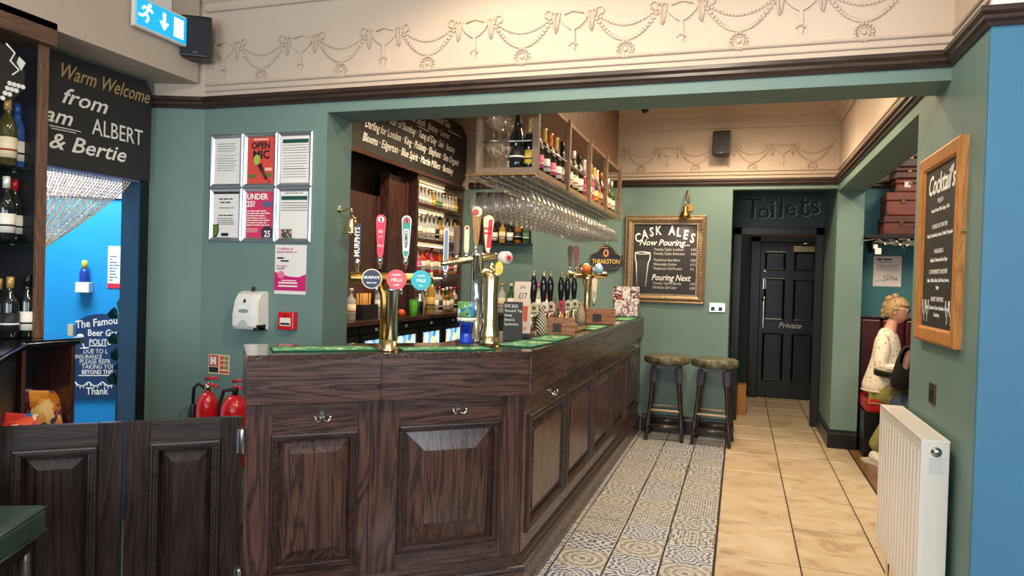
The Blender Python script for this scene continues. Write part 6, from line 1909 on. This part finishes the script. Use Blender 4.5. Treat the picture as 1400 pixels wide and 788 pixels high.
# the counter under it
kx = at(37, 467, 'z', ZL)
kr = at(110, 462, 'z', ZL)
k0 = at(-30, 504, 'z', ZL)
kc = thing('left_counter', 'black-topped counter with open snack shelf by the doorway', 'counter', (0, 0, 0))
XW = XL + 0.002
cpoly = [(k0.x, k0.y), (kx.x, kx.y), (kr.x, kr.y), (kr.x - 0.03, kr.y + 0.05), (XW, kr.y + 0.05), (XW, k0.y)]
MB().slab(cpoly, ZL - 0.03, ZL - 0.0005).obj('top', mat('black_laminate', (22, 22, 24), 0.12, coat=0.4), kc)
ed = MB()
for a, b in ((0, 1), (1, 2)):
    A, B_ = Vector(cpoly[a]), Vector(cpoly[b])
    ed.tube([(A.x, A.y, ZL - 0.012), (B_.x, B_.y, ZL - 0.012)], 0.004, 6)
ed.obj('edge_trim', steel, kc)
fa, fb = Vector(cpoly[1]), Vector(cpoly[2])
fd = (fb - fa)
fl = fd.length
fa_ = math.atan2(fd.y, fd.x)
def cab(x0, x1, y0, y1, z0, z1, nm, m_):
    return MB().box(x0, x1, y0, y1, z0, z1, 0.002).obj(nm, m_, kc, (fa.x, fa.y, 0), fa_)
cab(-0.01, 0.008, 0.015, 0.3, 0.0, ZL - 0.031, 'side_panel', back_z)
cab(fl - 0.03, fl - 0.012, 0.015, 0.3, 0.0, ZL - 0.031, 'side_panel', back_z)
cab(0.008, fl - 0.03, 0.29, 0.30, 0.0, ZL - 0.031, 'rear_panel', dk)
cab(0.008, fl - 0.03, 0.015, 0.29, 0.70, 0.72, 'snack_shelf', back_y)
MB().slab([(k0.x - 0.04, k0.y), (kx.x - 0.035, kx.y - 0.02), (XW, kx.y - 0.02), (XW, k0.y)], 0.0, ZL - 0.031).obj('base_cabinet', dk, kc)
def crisp_bag(loc, rz, m_, label, sc=1.0):
    vs, fs = [], []
    nu, nv = 8, 8
    rr_ = random.Random(int(rz * 100) + 3)
    for side in (-1, 1):
        for i in range(nu + 1):
            for j in range(nv + 1):
                u, v = i / nu, j / nv
                b_ = math.sin(PI * u) ** 0.5 * math.sin(PI * v) ** 0.6
                vs.append(((u - 0.5) * 0.13 * sc, side * (0.032 * b_ * sc + 0.0005) + rr_.uniform(-0.003, 0.003) * b_, v * 0.17 * sc))
    o_ = (nu + 1) * (nv + 1)
    for s_ in (0, 1):
        for i in range(nu):
            for j in range(nv):
                a = s_ * o_ + i * (nv + 1) + j
                fs.append((a, a + nv + 1, a + nv + 2, a + 1))
    t = MB().add(vs, fs, True).obj('snack_bag', m_, None, loc)
    t.rotation_euler = (-0.55, 0.1, rz)
    MB().box(-0.065 * sc, 0.065 * sc, -0.002, 0.002, 0.165 * sc, 0.18 * sc).obj('crimped_seal', m_, t)
    return tag(t, label, 'snack bag', 'snack bags in the counter shelf')
cbm1 = print_mat('orange_crisp_print', [(226, 150, 50), (206, 120, 40), (90, 40, 90), (230, 190, 110)], 16)
cbm2 = print_mat('purple_crisp_print', [(96, 36, 88), (130, 50, 110), (170, 150, 170), (70, 26, 66)], 16)
cbm3 = print_mat('red_crisp_print', [(206, 50, 46), (230, 90, 50), (60, 110, 180), (236, 220, 200)], 16)
def in_cab(s, y, z):
    a = Vector((math.cos(fa_), math.sin(fa_)))
    n_ = Vector((-a.y, a.x))
    q_ = fa + a * s + n_ * y
    return (q_.x, q_.y, z)
crisp_bag(in_cab(fl * 0.55, 0.06, 0.722), fa_ - 0.3, cbm1, 'orange and purple crisp bag lying at the front of the snack shelf')
crisp_bag(in_cab(fl * 0.38, 0.19, 0.722), fa_ - 0.4, cbm2, 'purple crisp bag behind the orange one in the snack shelf')
crisp_bag(in_cab(fl * 0.70, 0.20, 0.722), fa_ - 0.2, cbm2, 'purple crisp bag leaning at the doorway side of the snack shelf', 0.9)
p_ = at(10, 585, 'x', kx.x + 0.22)
crisp_bag((p_.x, p_.y, 0.70), 0.6, cbm3, 'red and blue crisp bag next to the snack shelf', 1.0)
bx_ = thing('snack_box', 'low dark wooden tray under the red and blue crisp bag', 'tray', (p_.x, p_.y, 0))
MB().box(-0.1, 0.1, -0.05, 0.1, 0, 0.66, 0.004).obj('body', dk, bx_)
MB().box(-0.1, 0.1, -0.05, 0.1, 0.66, 0.70, 0.004).obj('tray', back_y, bx_)
# steel scoop at the frame edge
sc_ = thing('steel_jug', 'slanted stainless steel funnel on the left counter', 'jug', (at(5, 462, 'z', ZL).x - 0.06, at(5, 462, 'z', ZL).y + 0.05, ZL))
o = MB().lathe([(0.055, 0), (0.05, 0.02), (0.028, 0.13), (0.02, 0.15), (0.018, 0.15), (0.026, 0.125)], 20).obj('body', steel, sc_)
o = MB().lathe([(0.062, 0), (0.062, 0.012), (0.05, 0.014)], 20).obj('base', blackpl, sc_)

# ------------------------------------------------------------------ green leather stool in the near corner
q0 = at(62, 706, 'z', 0.70)
gs_ = thing('leather_stool', 'dark green leather square stool in front of the gates', 'stool', (q0.x - 0.19, q0.y - 0.16, 0), 0.45)
gl_m = mat('green_leather', (44, 62, 54), 0.35, var=0.25, scale=10, bump=0.25)
MB().box(-0.19, 0.19, -0.19, 0.19, 0.60, 0.70, 0.022).obj('seat', gl_m, gs_)
for zz in (0.612, 0.688):
    c_ = 0.185
    MB().tube([(-c_, -c_, zz), (c_, -c_, zz), (c_, c_, zz), (-c_, c_, zz)], 0.006, 6, closed=True).obj('piping', gl_m, gs_)
MB().box(-0.16, 0.16, -0.16, 0.16, 0.56, 0.60, 0.003).obj('apron', stool_w, gs_)
for sx in (-1, 1):
    for sy in (-1, 1):
        MB().tube([(sx * 0.14, sy * 0.14, 0.57), (sx * 0.155, sy * 0.155, 0.0)], [0.022, 0.016], 8).obj('leg', stool_w, gs_)
for s_ in (-1, 1):
    MB().rod((-0.15, s_ * 0.15, 0.2), (0.15, s_ * 0.15, 0.2), 0.011, 8).obj('stretcher', stool_w, gs_)
    MB().rod((s_ * 0.15, -0.15, 0.25), (s_ * 0.15, 0.15, 0.25), 0.011, 8).obj('stretcher', stool_w, gs_)

# ------------------------------------------------------------------ seating room
maroon = mat('maroon_leather', (74, 26, 28), 0.35, var=0.2, scale=6, bump=0.15)
redl = mat('red_leather', (166, 26, 32), 0.3, var=0.12, scale=8, bump=0.1)
bn_ = thing('banquette', 'red leather bench with tall maroon back against the teal wall', 'bench', (1.06, 7.37, 0))
MB().box(0.0, 1.9, -0.56, -0.02, 0.0, 0.40, 0.004).obj('plinth', black_paint, bn_)
for k in range(3):
    x = k * 0.635
    MB().box(x + 0.002, x + 0.63, -0.62, -0.12, 0.40, 0.525, 0.03).obj('seat_cushion', redl, bn_)
for k in range(10):
    x = k * 0.19
    MB().box(x + 0.001, x + 0.188, -0.13, -0.005, 0.50, 1.20, 0.022).obj('back_cushion', maroon, bn_)
MB().box(0.0, 1.9, -0.14, 0.0, 1.20, 1.225, 0.004).obj('top_rail', stool_w, bn_)
# shelf with old suitcases
ss = thing('suitcase_shelf', 'black wall shelf carrying old suitcases', 'shelf', (1.05, 7.38, 1.93))
MB().box(0, 1.6, -0.36, 0.0, 0.0, 0.03, 0.002).obj('shelf_board', blackpl, ss)
for x in (0.06, 1.2):
    MB().prism([(x, 0), (x + 0.02, 0), (x + 0.02, -0.12), (x, -0.02)], -0.3, -0.01).obj('bracket', blackpl, ss)
def suitcase(x, w_, z, h_, d_, y, col, label, rz=0.0):
    lm2 = mat('suitcase_%02d%02d%02d' % tuple(c % 100 for c in col), col, 0.5, var=0.25, scale=9, bump=0.2)
    s = thing('suitcase', label, 'suitcase', (x, y, z), rz, 'stacked old suitcases')
    MB().box(0, w_, -d_, 0, 0, h_ * 0.62, 0.012).obj('case', lm2, s)
    MB().box(-0.002, w_ + 0.002, -d_ - 0.002, 0.002, h_ * 0.62 + 0.002, h_, 0.012).obj('lid', lm2, s)
    for fx in (0.2, 0.75):
        MB().box(w_ * fx, w_ * fx + 0.035, -d_ - 0.008, -d_ + 0.0, h_ * 0.5, h_ * 0.75, 0.003).obj('latch', mat('tarnished_latch', (96, 76, 50), 0.4, 0.6), s)
    MB().tube([(w_ * 0.4, -d_ - 0.004, h_ * 0.5), (w_ * 0.41, -d_ - 0.022, h_ * 0.42), (w_ * 0.59, -d_ - 0.022, h_ * 0.42), (w_ * 0.6, -d_ - 0.004, h_ * 0.5)], 0.008, 6).obj('handle', mat('dark_leather', (48, 26, 20), 0.5), s)
    for (cx, cz) in ((0, 0), (w_, 0)):
        MB().box(cx - 0.02 if cx else -0.004, cx + 0.004 if cx else 0.02, -d_ - 0.004, -d_ + 0.03, -0.0, 0.03).obj('corner', mat('dark_leather', (48, 26, 20), 0.5), s)
zs = 1.961
sp = [(1.20, 0.62, 0.17, 0.30, (92, 42, 34), 'brown suitcase at the bottom of the stack'), (1.215, 0.60, 0.21, 0.29, (120, 56, 42), 'reddish brown thick suitcase second from the bottom'), (1.29, 0.5, 0.115, 0.27, (110, 50, 40), 'brown suitcase with a white sticker in the middle of the stack'), (1.28, 0.5, 0.10, 0.28, (78, 40, 36), 'dark brown suitcase second from the top'), (1.295, 0.48, 0.13, 0.27, (64, 34, 32), 'darkest suitcase on top of the stack')]
for k, (x, w_, h_, d_, col, lb) in enumerate(sp):
    suitcase(x, w_, zs, h_, d_, 7.35, col, lb)
    if k == 2:
        MB().box(0.07, 0.12, -d_ - 0.006, -d_ - 0.003, 0.04, 0.09).obj('sticker', paper, [o for o in bpy.data.objects if o.name.startswith('suitcase.') or o.name == 'suitcase'][-1])
    zs += h_ + 0.0035
# twig garland with fairy lights
tg_ = thing('twig_garland', 'bare twig garland with tiny lights under the suitcase shelf', 'garland', (1.05, 7.05, 1.90))
mb, ml = MB(), MB()
rr = random.Random(11)
for k in range(16):
    y = rr.uniform(-0.02, 0.02)
    x0 = rr.uniform(-0.02, 0.5)
    pts = [(x0 + i * 0.06, y + rr.uniform(-0.012, 0.012), rr.uniform(-0.035, 0.03)) for i in range(rr.randint(4, 7))]
    mb.tube(pts, [0.004] * (len(pts) - 1) + [0.0015], 5)
    p2 = pts[2]
    mb.tube([p2, (p2[0] + 0.03, p2[1], p2[2] + rr.choice((-0.05, 0.05)))], 0.002, 4)
    ml.sphere(pts[3], 0.006, 6, 4)
mb.obj('twigs', mat('pale_twig', (150, 140, 122), 0.7), tg_)
ml.obj('fairy_lights', mat('fairy_bulb', (250, 236, 206), 0.4, emit=2.0), tg_)
MB().tube([(0.09, -0.02, -0.02), (0.11, -0.02, -0.06)], 0.001, 4).box(0.085, 0.135, -0.022, -0.02, -0.115, -0.06).box(0.07, 0.105, -0.024, -0.0225, -0.065, -0.03).obj('paper_tag', paper, tg_)
for x in (0.02, 0.6):
    MB().rod((x, 0, 0.0), (x, 0, 0.03), 0.002, 5).obj('hook', steel, tg_)
po = thing('cartoon_poster', 'white poster with line drawing pinned to the teal wall', 'poster', (1.30, 7.38, 1.50))
MB().box(-0.118, 0.118, -0.004, -0.001, 0, 0.285).obj('sheet', mat('poster_paper', (226, 214, 208), 0.7), po)
mb = MB()
scribble(mb, -0.09, 0.09, 0.245, 0.022, -0.0055, 3)
scribble(mb, -0.07, 0.07, 0.225, 0.01, -0.0055, 4)
for k in range(3):
    scribble(mb, -0.09, 0.09, 0.195 - k * 0.014, 0.007, -0.0055, 10 + k)
mb.box(-0.1, 0.1, -0.0055, -0.004, 0.15, 0.153)
mb.tube([(-0.1, -0.005, 0.04), (-0.06, -0.005, 0.06), (-0.02, -0.005, 0.05), (0.03, -0.005, 0.08), (0.09, -0.005, 0.06)], 0.002, 4)
for k in range(6):
    x = -0.02 + k * 0.02
    mb.disc((x, 0.09 + 0.01 * math.sin(k)), 0.006, -0.0055, -0.004, 8).box(x - 0.002, x + 0.002, -0.0055, -0.004, 0.055, 0.085)
mb.obj('print', mat('brown_ink', (84, 66, 66), 0.7), po)
# small round table
ta = thing('pub_table', 'small round dark pub table beside the seated woman', 'table', (1.37, 6.42, 0))
MB().lathe([(0.0, 0.775), (0.295, 0.775), (0.305, 0.78), (0.305, 0.815), (0.29, 0.82), (0.0, 0.82)], 36).obj('table_top', mat('dark_table_top', (70, 44, 30), 0.15, coat=0.5), ta)
MB().lathe([(0.296, 0.765), (0.309, 0.77), (0.309, 0.812), (0.307, 0.812)], 36).obj('rim', black_paint, ta)
MB().lathe([(0.2, 0), (0.2, 0.02), (0.06, 0.05), (0.035, 0.1), (0.035, 0.72), (0.1, 0.775)], 20).obj('pedestal', black_paint, ta)

# ------------------------------------------------------------------ people
def skin_obj(name, verts, edges, m_, parent, sub=2, root=0):
    """limbs grown with a skin modifier; verts (x, y, z, rx[, ry])"""
    me = bpy.data.meshes.new(name)
    bm = bmesh.new()
    ly = bm.verts.layers.skin.verify()
    vv = []
    for i, v in enumerate(verts):
        b = bm.verts.new(v[:3])
        b[ly].radius = (v[3], v[4] if len(v) > 4 else v[3])
        b[ly].use_root = i == root
        vv.append(b)
    for a, b in edges:
        bm.edges.new((vv[a], vv[b]))
    bm.to_mesh(me)
    bm.free()
    o = bpy.data.objects.new(name, me)
    COL.objects.link(o)
    md = o.modifiers.new('skin', 'SKIN')
    md.use_smooth_shade = True
    md.branch_smoothing = 0.6
    ms_ = o.modifiers.new('sub', 'SUBSURF')
    ms_.levels = ms_.render_levels = sub
    dg = bpy.context.evaluated_depsgraph_get()
    me2 = bpy.data.meshes.new_from_object(o.evaluated_get(dg))
    bpy.data.objects.remove(o)
    me2.name = name
    me2.materials.clear()
    me2.materials.append(m_)
    for p_ in me2.polygons:
        p_.use_smooth = True
    o = bpy.data.objects.new(name, me2)
    COL.objects.link(o)
    o.parent = parent
    return o
skin_m = mat('skin', (214, 160, 134), 0.5, var=0.05, scale=20)
def knit_mat():
    q = N('cream_knit')
    tc = q.n('ShaderNodeTexCoord')
    vo = q.n('ShaderNodeTexVoronoi', Scale=34.0)
    q.l(tc.outputs['Object'], vo.inputs['Vector'])
    q.l(q.ramp(vo.outputs['Distance'], [(0.12, lin((128, 96, 74))), (0.24, lin((226, 214, 190))), (0.6, lin((236, 226, 206)))]), q.b.inputs['Base Color'])
    q.set(Roughness=0.9)
    n2 = q.n('ShaderNodeTexNoise', Scale=120.0)
    q.l(tc.outputs['Object'], n2.inputs['Vector'])
    q.bump(n2.outputs[0], 0.6, 0.004)
    return q.m
def head(parent, c, rz, hair_m, skin, bun=True, tilt=0.0):
    """head looking along local +x, with face, ears and hair"""
    h = MB()
    M_ = Matrix.Translation(c) @ Matrix.Rotation(rz, 4, 'Z') @ Matrix.Rotation(tilt, 4, 'Y')
    h.M = M_
    vs, fs = [], []
    seg, ring = 20, 16
    for i in range(ring + 1):
        t = PI * i / ring
        z = 0.112 * math.cos(t)
        for k in range(seg):
            a = 2 * PI * k / seg
            rx, ry = 0.096, 0.074
            r = math.sin(t) ** 0.85
            if z < -0.02:
                f_ = 1 - 0.34 * ((-0.02 - z) / 0.092)
            else:
                f_ = 1
            x = rx * r * math.cos(a)
            y = ry * r * math.sin(a) * f_
            if x < 0 and z < -0.02:
                x *= 1 - 0.5 * ((-0.02 - z) / 0.092)
            if x > 0:
                x *= 0.94
                if z < -0.03:
                    x = x * 0.98 + 0.006 * r
            vs.append((x, y, z))
    for i in range(ring):
        for k in range(seg):
            k2 = (k + 1) % seg
            fs.append((i * seg + k, (i + 1) * seg + k, (i + 1) * seg + k2, i * seg + k2))
    h.add(vs, fs, True)
    h.add([(0.086, -0.006, 0.018), (0.086, 0.006, 0.018), (0.112, 0.0, -0.022), (0.088, -0.016, -0.03), (0.088, 0.016, -0.03), (0.09, 0, -0.036)], [(0, 1, 2), (0, 2, 3), (1, 4, 2), (3, 2, 5), (2, 4, 5)], True)
    for s_ in (-1, 1):
        h.sphere((-0.004, s_ * 0.072, -0.005), 0.026, 10, 6, (0.7, 0.35, 1.15))
    o = h.obj('head', skin, parent)
    lips = MB()
    lips.M = M_
    lips.sphere((0.083, 0, -0.06), 0.016, 10, 6, (0.55, 1.2, 0.35)).obj('lips', mat('lips', (178, 92, 88), 0.5), parent)
    ey = MB()
    ey.M = M_
    for s_ in (-1, 1):
        ey.sphere((0.078, s_ * 0.03, 0.008), 0.011, 8, 6)
    ey.obj('eyes', mat('eye_white', (226, 222, 216), 0.2), parent)
    hr = MB()
    hr.M = M_
    vs, fs = [], []
    for i in range(ring + 1):
        t = PI * 0.66 * i / ring
        z = 0.122 * math.cos(t)
        for k in range(seg):
            a = 2 * PI * k / seg
            r = math.sin(t)
            x = 0.106 * r * math.cos(a)
            y = 0.083 * r * math.sin(a)
            lim = 0.045 if x > 0.03 else (0.0 if x > -0.02 else -0.08)
            zz = max(z, lim) + 0.003 * math.sin(k * 2.3 + i)
            if x > 0.03 and z < 0.045:
                x, y = x * 0.86, y * 0.84
            vs.append((x, y, zz))
    for i in range(ring):
        for k in range(seg):
            k2 = (k + 1) % seg
            fs.append((i * seg + k, (i + 1) * seg + k, (i + 1) * seg + k2, i * seg + k2))
    hr.add(vs, fs, True)
    if bun:
        for (bx, bz, br, sy) in ((-0.085, 0.03, 0.045, 0.9), (-0.075, 0.085, 0.04, 0.8), (-0.1, -0.02, 0.032, 0.8), (-0.03, 0.115, 0.035, 1.2), (-0.1, -0.06, 0.022, 0.9)):
            hr.sphere((bx, 0, bz), br, 12, 8, (0.9, sy, 1.0))
    hr.obj('hair', hair_m, parent)
    return M_
pw = thing('person', 'seated woman in speckled cream jumper, khaki trousers and glasses, hair pinned up', 'person', (1.22, 6.90, 0))
# local frame: she faces +x
S = 0.525
bodyv = [(0.0, 0, S + 0.10, 0.12, 0.11), (0.01, 0, S + 0.30, 0.10, 0.10), (0.02, 0, S + 0.52, 0.085, 0.10), (0.035, 0, S + 0.60, 0.05, 0.05), (0.05, 0, S + 0.65, 0.048, 0.048), (0.06, 0, S + 0.70, 0.05, 0.05),
         (0.01, -0.15, S + 0.53, 0.045), (-0.01, -0.20, S + 0.26, 0.036), (0.14, -0.17, S + 0.26, 0.03), (0.23, -0.11, S + 0.32, 0.024),
         (0.01, 0.15, S + 0.53, 0.045), (0.02, 0.20, S + 0.26, 0.036), (0.16, 0.17, S + 0.28, 0.03), (0.24, 0.11, S + 0.32, 0.024),
         (0.02, -0.09, S + 0.09, 0.085), (0.40, -0.11, S + 0.06, 0.06), (0.36, -0.11, 0.28, 0.045), (0.32, -0.11, 0.085, 0.032),
         (0.02, 0.09, S + 0.09, 0.085), (0.42, 0.11, S + 0.06, 0.06), (0.42, 0.11, 0.28, 0.045), (0.40, 0.11, 0.085, 0.032)]
bodye = [(0, 1), (1, 2), (2, 3), (3, 4), (4, 5), (2, 6), (6, 7), (7, 8), (8, 9), (2, 10), (10, 11), (11, 12), (12, 13), (0, 14), (14, 15), (15, 16), (16, 17), (0, 18), (18, 19), (19, 20), (20, 21)]
ROT = Matrix.Rotation(-0.35, 4, 'Z')
pw.rotation_euler.z = -0.30
# her near leg is folded back so the shoe rests by the bench foot
bodyv[15] = (0.20, -0.24, S + 0.02, 0.07)
bodyv[16] = (0.08, -0.27, 0.30, 0.052)
bodyv[17] = (-0.03, -0.28, 0.10, 0.036)
skin_obj('body', bodyv, bodye, skin_m, pw)
def hand(parent, base, dirv, palm_n, m_):
    d = Vector(dirv).normalized()
    n_ = Vector(palm_n).normalized()
    s_ = d.cross(n_).normalized()
    b = Vector(base)
    mb = MB()
    mb.tube([b, b + d * 0.03, b + d * 0.075], [0.022, 0.032, 0.03], 10)
    for i, (off, ln) in enumerate(((-0.027, 0.062), (-0.009, 0.072), (0.009, 0.068), (0.026, 0.052))):
        p0 = b + d * 0.075 + s_ * off
        mb.tube([p0 - d * 0.01, p0 + d * ln * 0.5 + n_ * 0.004, p0 + d * ln * 0.8 + n_ * 0.018, p0 + d * ln + n_ * 0.034], [0.0095, 0.009, 0.008, 0.0065], 7)
    t0 = b + d * 0.025 - s_ * 0.028
    mb.tube([t0, t0 + d * 0.03 - s_ * 0.018 + n_ * 0.01, t0 + d * 0.055 - s_ * 0.02 + n_ * 0.02], [0.012, 0.0105, 0.008], 7)
    return mb.obj('hand', m_, parent)
hand(pw, (0.235, -0.108, S + 0.323), (0.8, 0.45, 0.25), (0.2, 0.5, -0.8), skin_m)
hand(pw, (0.245, 0.108, S + 0.323), (0.8, -0.45, 0.2), (0.2, -0.5, -0.8), skin_m)
kn = knit_mat()
def thick(v, d):
    return tuple(v[:3]) + tuple(r + d for r in v[3:])
sw = [thick(bodyv[i], 0.05 if i < 3 else 0.034) for i in (0, 1, 2, 6, 7, 8, 10, 11, 12)]
sw = [(0.0, 0, S + 0.03, 0.21, 0.205)] + sw + [(0.035, 0, S + 0.625, 0.078, 0.085)]
sw[1] = (0.0, 0, S + 0.12, 0.19, 0.18)
skin_obj('jumper', sw, [(0, 1), (1, 2), (2, 3), (3, 4), (4, 5), (5, 6), (3, 7), (7, 8), (8, 9), (3, 10)], kn, pw)
skin_obj('jumper_hem', [(0.0, 0, S + 0.035, 0.222, 0.216), (0.0, 0, S + 0.085, 0.215, 0.21)], [(0, 1)], mat('ribbed_knit', (224, 208, 180), 0.9, var=0.2, scale=60, bump=0.6), pw)
kh = mat('khaki_cloth', (138, 138, 72), 0.8, var=0.15, scale=14, bump=0.3)
tr_ = [thick(bodyv[i], 0.03) for i in (0, 14, 15, 16, 17, 18, 19, 20, 21)]
tr_[0] = (0.0, 0, S + 0.01, 0.13, 0.12)
tr_[1] = (0.02, -0.08, S + 0.05, 0.095)
tr_[5] = (0.02, 0.08, S + 0.05, 0.095)
skin_obj('trousers', tr_, [(0, 1), (1, 2), (2, 3), (3, 4), (0, 5), (5, 6), (6, 7), (7, 8)], kh, pw)
shoe = mat('white_trainer', (226, 222, 212), 0.6, var=0.08, scale=40)
for (sx, sy, nm, a_) in ((-0.03, -0.29, 0, -0.75), (0.42, 0.11, 1, 0.0)):
    c_, s2 = math.cos(a_), math.sin(a_)
    pt2 = lambda u, z: (sx + u * c_, sy + u * s2, z)
    so_ = skin_obj('shoe', [pt2(-0.05, 0.055) + (0.042, 0.045), pt2(0.02, 0.055) + (0.044, 0.045), pt2(0.1, 0.045) + (0.046, 0.034), pt2(0.17, 0.036) + (0.036, 0.026), pt2(-0.02, 0.10) + (0.042, 0.042)], [(0, 1), (1, 2), (2, 3), (1, 4)], shoe, pw)
    so2 = MB()
    so2.M = Matrix.Translation((sx, sy, 0)) @ Matrix.Rotation(a_, 4, 'Z')
    so2.slab([(-0.095, -0.036), (-0.05, -0.044), (0.05, -0.046), (0.13, -0.05), (0.185, -0.035), (0.2, 0), (0.185, 0.035), (0.13, 0.05), (0.05, 0.046), (-0.05, 0.044), (-0.095, 0.036)], 0.0, 0.022).obj('sole', mat('pale_sole', (206, 200, 184), 0.6), so_)
blond = mat('blonde_hair', (158, 130, 92), 0.5, var=0.55, scale=45, bump=0.8)
HM = head(pw, (0.085, 0, S + 0.765), 0.0, blond, skin_m, True, 0.12)
gm = MB()
gm.M = HM
for s_ in (-1, 1):
    gm.tube([(0.092, s_ * (0.034 + 0.022 * math.cos(2 * PI * k / 14)), 0.008 + 0.017 * math.sin(2 * PI * k / 14)) for k in range(14)], 0.003, 5, closed=True)
    gm.tube([(0.09, s_ * 0.056, 0.012), (0.03, s_ * 0.082, 0.012), (-0.01, s_ * 0.084, 0.006)], 0.003, 5)
gm.tube([(0.094, -0.012, 0.012), (0.094, 0.012, 0.012)], 0.0025, 5)
gm.obj('glasses', mat('dark_spectacle_frame', (40, 26, 24), 0.3), pw)

# companion in black, mostly behind the pier
pc = thing('person', 'person in a black coat and jeans seated behind the green pier', 'person', (1.40, 5.98, 0), 1.62)
blk = mat('black_wool', (6, 6, 7), 0.85)
S = 0.50
bv = [(0.0, 0, S + 0.10, 0.12, 0.12), (0.02, 0, S + 0.28, 0.105, 0.11), (0.04, 0, S + 0.50, 0.09, 0.11), (0.055, 0, S + 0.58, 0.055), (0.08, 0, S + 0.62, 0.05), (0.085, 0, S + 0.66, 0.05),
      (0.04, -0.17, S + 0.51, 0.048), (0.05, -0.22, S + 0.24, 0.04), (0.20, -0.16, S + 0.31, 0.036), (0.30, -0.1, S + 0.365, 0.028),
      (0.04, 0.17, S + 0.51, 0.048), (0.05, 0.22, S + 0.24, 0.04), (0.20, 0.18, S + 0.31, 0.036), (0.30, 0.12, S + 0.365, 0.028),
      (0.02, -0.1, S + 0.09, 0.095), (0.42, -0.13, S + 0.06, 0.07), (0.42, -0.13, 0.28, 0.05), (0.40, -0.13, 0.085, 0.034),
      (0.02, 0.1, S + 0.09, 0.095), (0.42, 0.13, S + 0.06, 0.07), (0.42, 0.13, 0.28, 0.05), (0.40, 0.13, 0.085, 0.034)]
skin_obj('body', [tuple(v[:3]) + tuple(r_ * (0.62 if i < 3 or i in (6, 7, 10, 11) else 1.0) for r_ in v[3:]) for i, v in enumerate(bv)], bodye, skin_m, pc)
hand(pc, (0.305, -0.098, S + 0.367), (0.8, 0.45, 0.1), (0.2, 0.3, -0.9), skin_m)
hand(pc, (0.305, 0.118, S + 0.367), (0.8, -0.45, 0.1), (0.2, -0.3, -0.9), skin_m)
cw = [(-0.02, 0, S + 0.02, 0.19, 0.185)] + [thick(bv[i], 0.055 if i < 3 else 0.04) for i in (0, 1, 2, 6, 7, 8, 10, 11, 12)] + [(0.055, 0, S + 0.615, 0.085)]
skin_obj('coat', cw, [(0, 1), (1, 2), (2, 3), (3, 4), (4, 5), (5, 6), (3, 7), (7, 8), (8, 9), (3, 10)], blk, pc)
jt = [thick(bv[i], 0.015) for i in (0, 14, 15, 16, 17, 18, 19, 20, 21)]
jt[0] = (0.0, 0, S + 0.02, 0.15, 0.14)
skin_obj('jeans', jt, [(0, 1), (1, 2), (2, 3), (3, 4), (0, 5), (5, 6), (6, 7), (7, 8)], mat('denim', (58, 74, 100), 0.8, var=0.2, scale=40), pc)
for sy in (-0.13, 0.13):
    skin_obj('shoe', [(0.35, sy, 0.055, 0.042, 0.045), (0.42, sy, 0.055, 0.044), (0.5, sy, 0.045, 0.046, 0.034), (0.57, sy, 0.036, 0.036, 0.026), (0.38, sy, 0.10, 0.042)], [(0, 1), (1, 2), (2, 3), (1, 4)], blackpl, pc)
head(pc, (0.11, 0, S + 0.745), 0.0, mat('grey_hair', (120, 112, 104), 0.6, var=0.3, scale=40), skin_m, True, 0.1)
cs = thing('low_stool', 'low round stool with brown padded seat under the person in black', 'stool', (1.40, 5.98, 0))
MB().lathe([(0.0, 0.40), (0.17, 0.40), (0.19, 0.42), (0.19, 0.445), (0.17, 0.465), (0.0, 0.468)], 28).obj('seat', mat('tan_leather', (140, 84, 62), 0.4), cs)
for k in range(4):
    a = PI / 4 + k * PI / 2
    MB().tube([(0.12 * math.cos(a), 0.12 * math.sin(a), 0.41), (0.16 * math.cos(a), 0.16 * math.sin(a), 0)], 0.018, 8).obj('leg', stool_w, cs)

# ------------------------------------------------------------------ ceiling spot fittings above the bar
for k, (lx, ly) in enumerate(((-2.1, 4.6), (-2.1, 5.9), (-0.1, 4.7), (-0.1, 6.1))):
    d_ = thing('ceiling_downlight', ['recessed ceiling lamp over the back counter near the beam', 'recessed ceiling lamp over the back counter near the bottle shelves', 'recessed ceiling lamp over the passage near the beam', 'recessed ceiling lamp over the passage near the bar stools'][k], 'lamp', (lx, ly, ZC))
    MB().lathe([(0.05, 0), (0.055, -0.006), (0.045, -0.008), (0.04, -0.002)], 20).obj('ring', steel, d_)
    MB().lathe([(0.038, -0.002), (0.038, -0.005)], 20).obj('lens', mat('downlight_lens', (255, 226, 180), 0.4, emit=6), d_)
for o in bpy.data.objects:
    if o.parent and o.name.split('.')[0] in ('print', 'white_lines', 'stirrers', 'fairy_lights', 'frame_ornament', 'clip_print', 'heading'):
        o['kind'] = 'stuff'
bpy.context.view_layer.update()
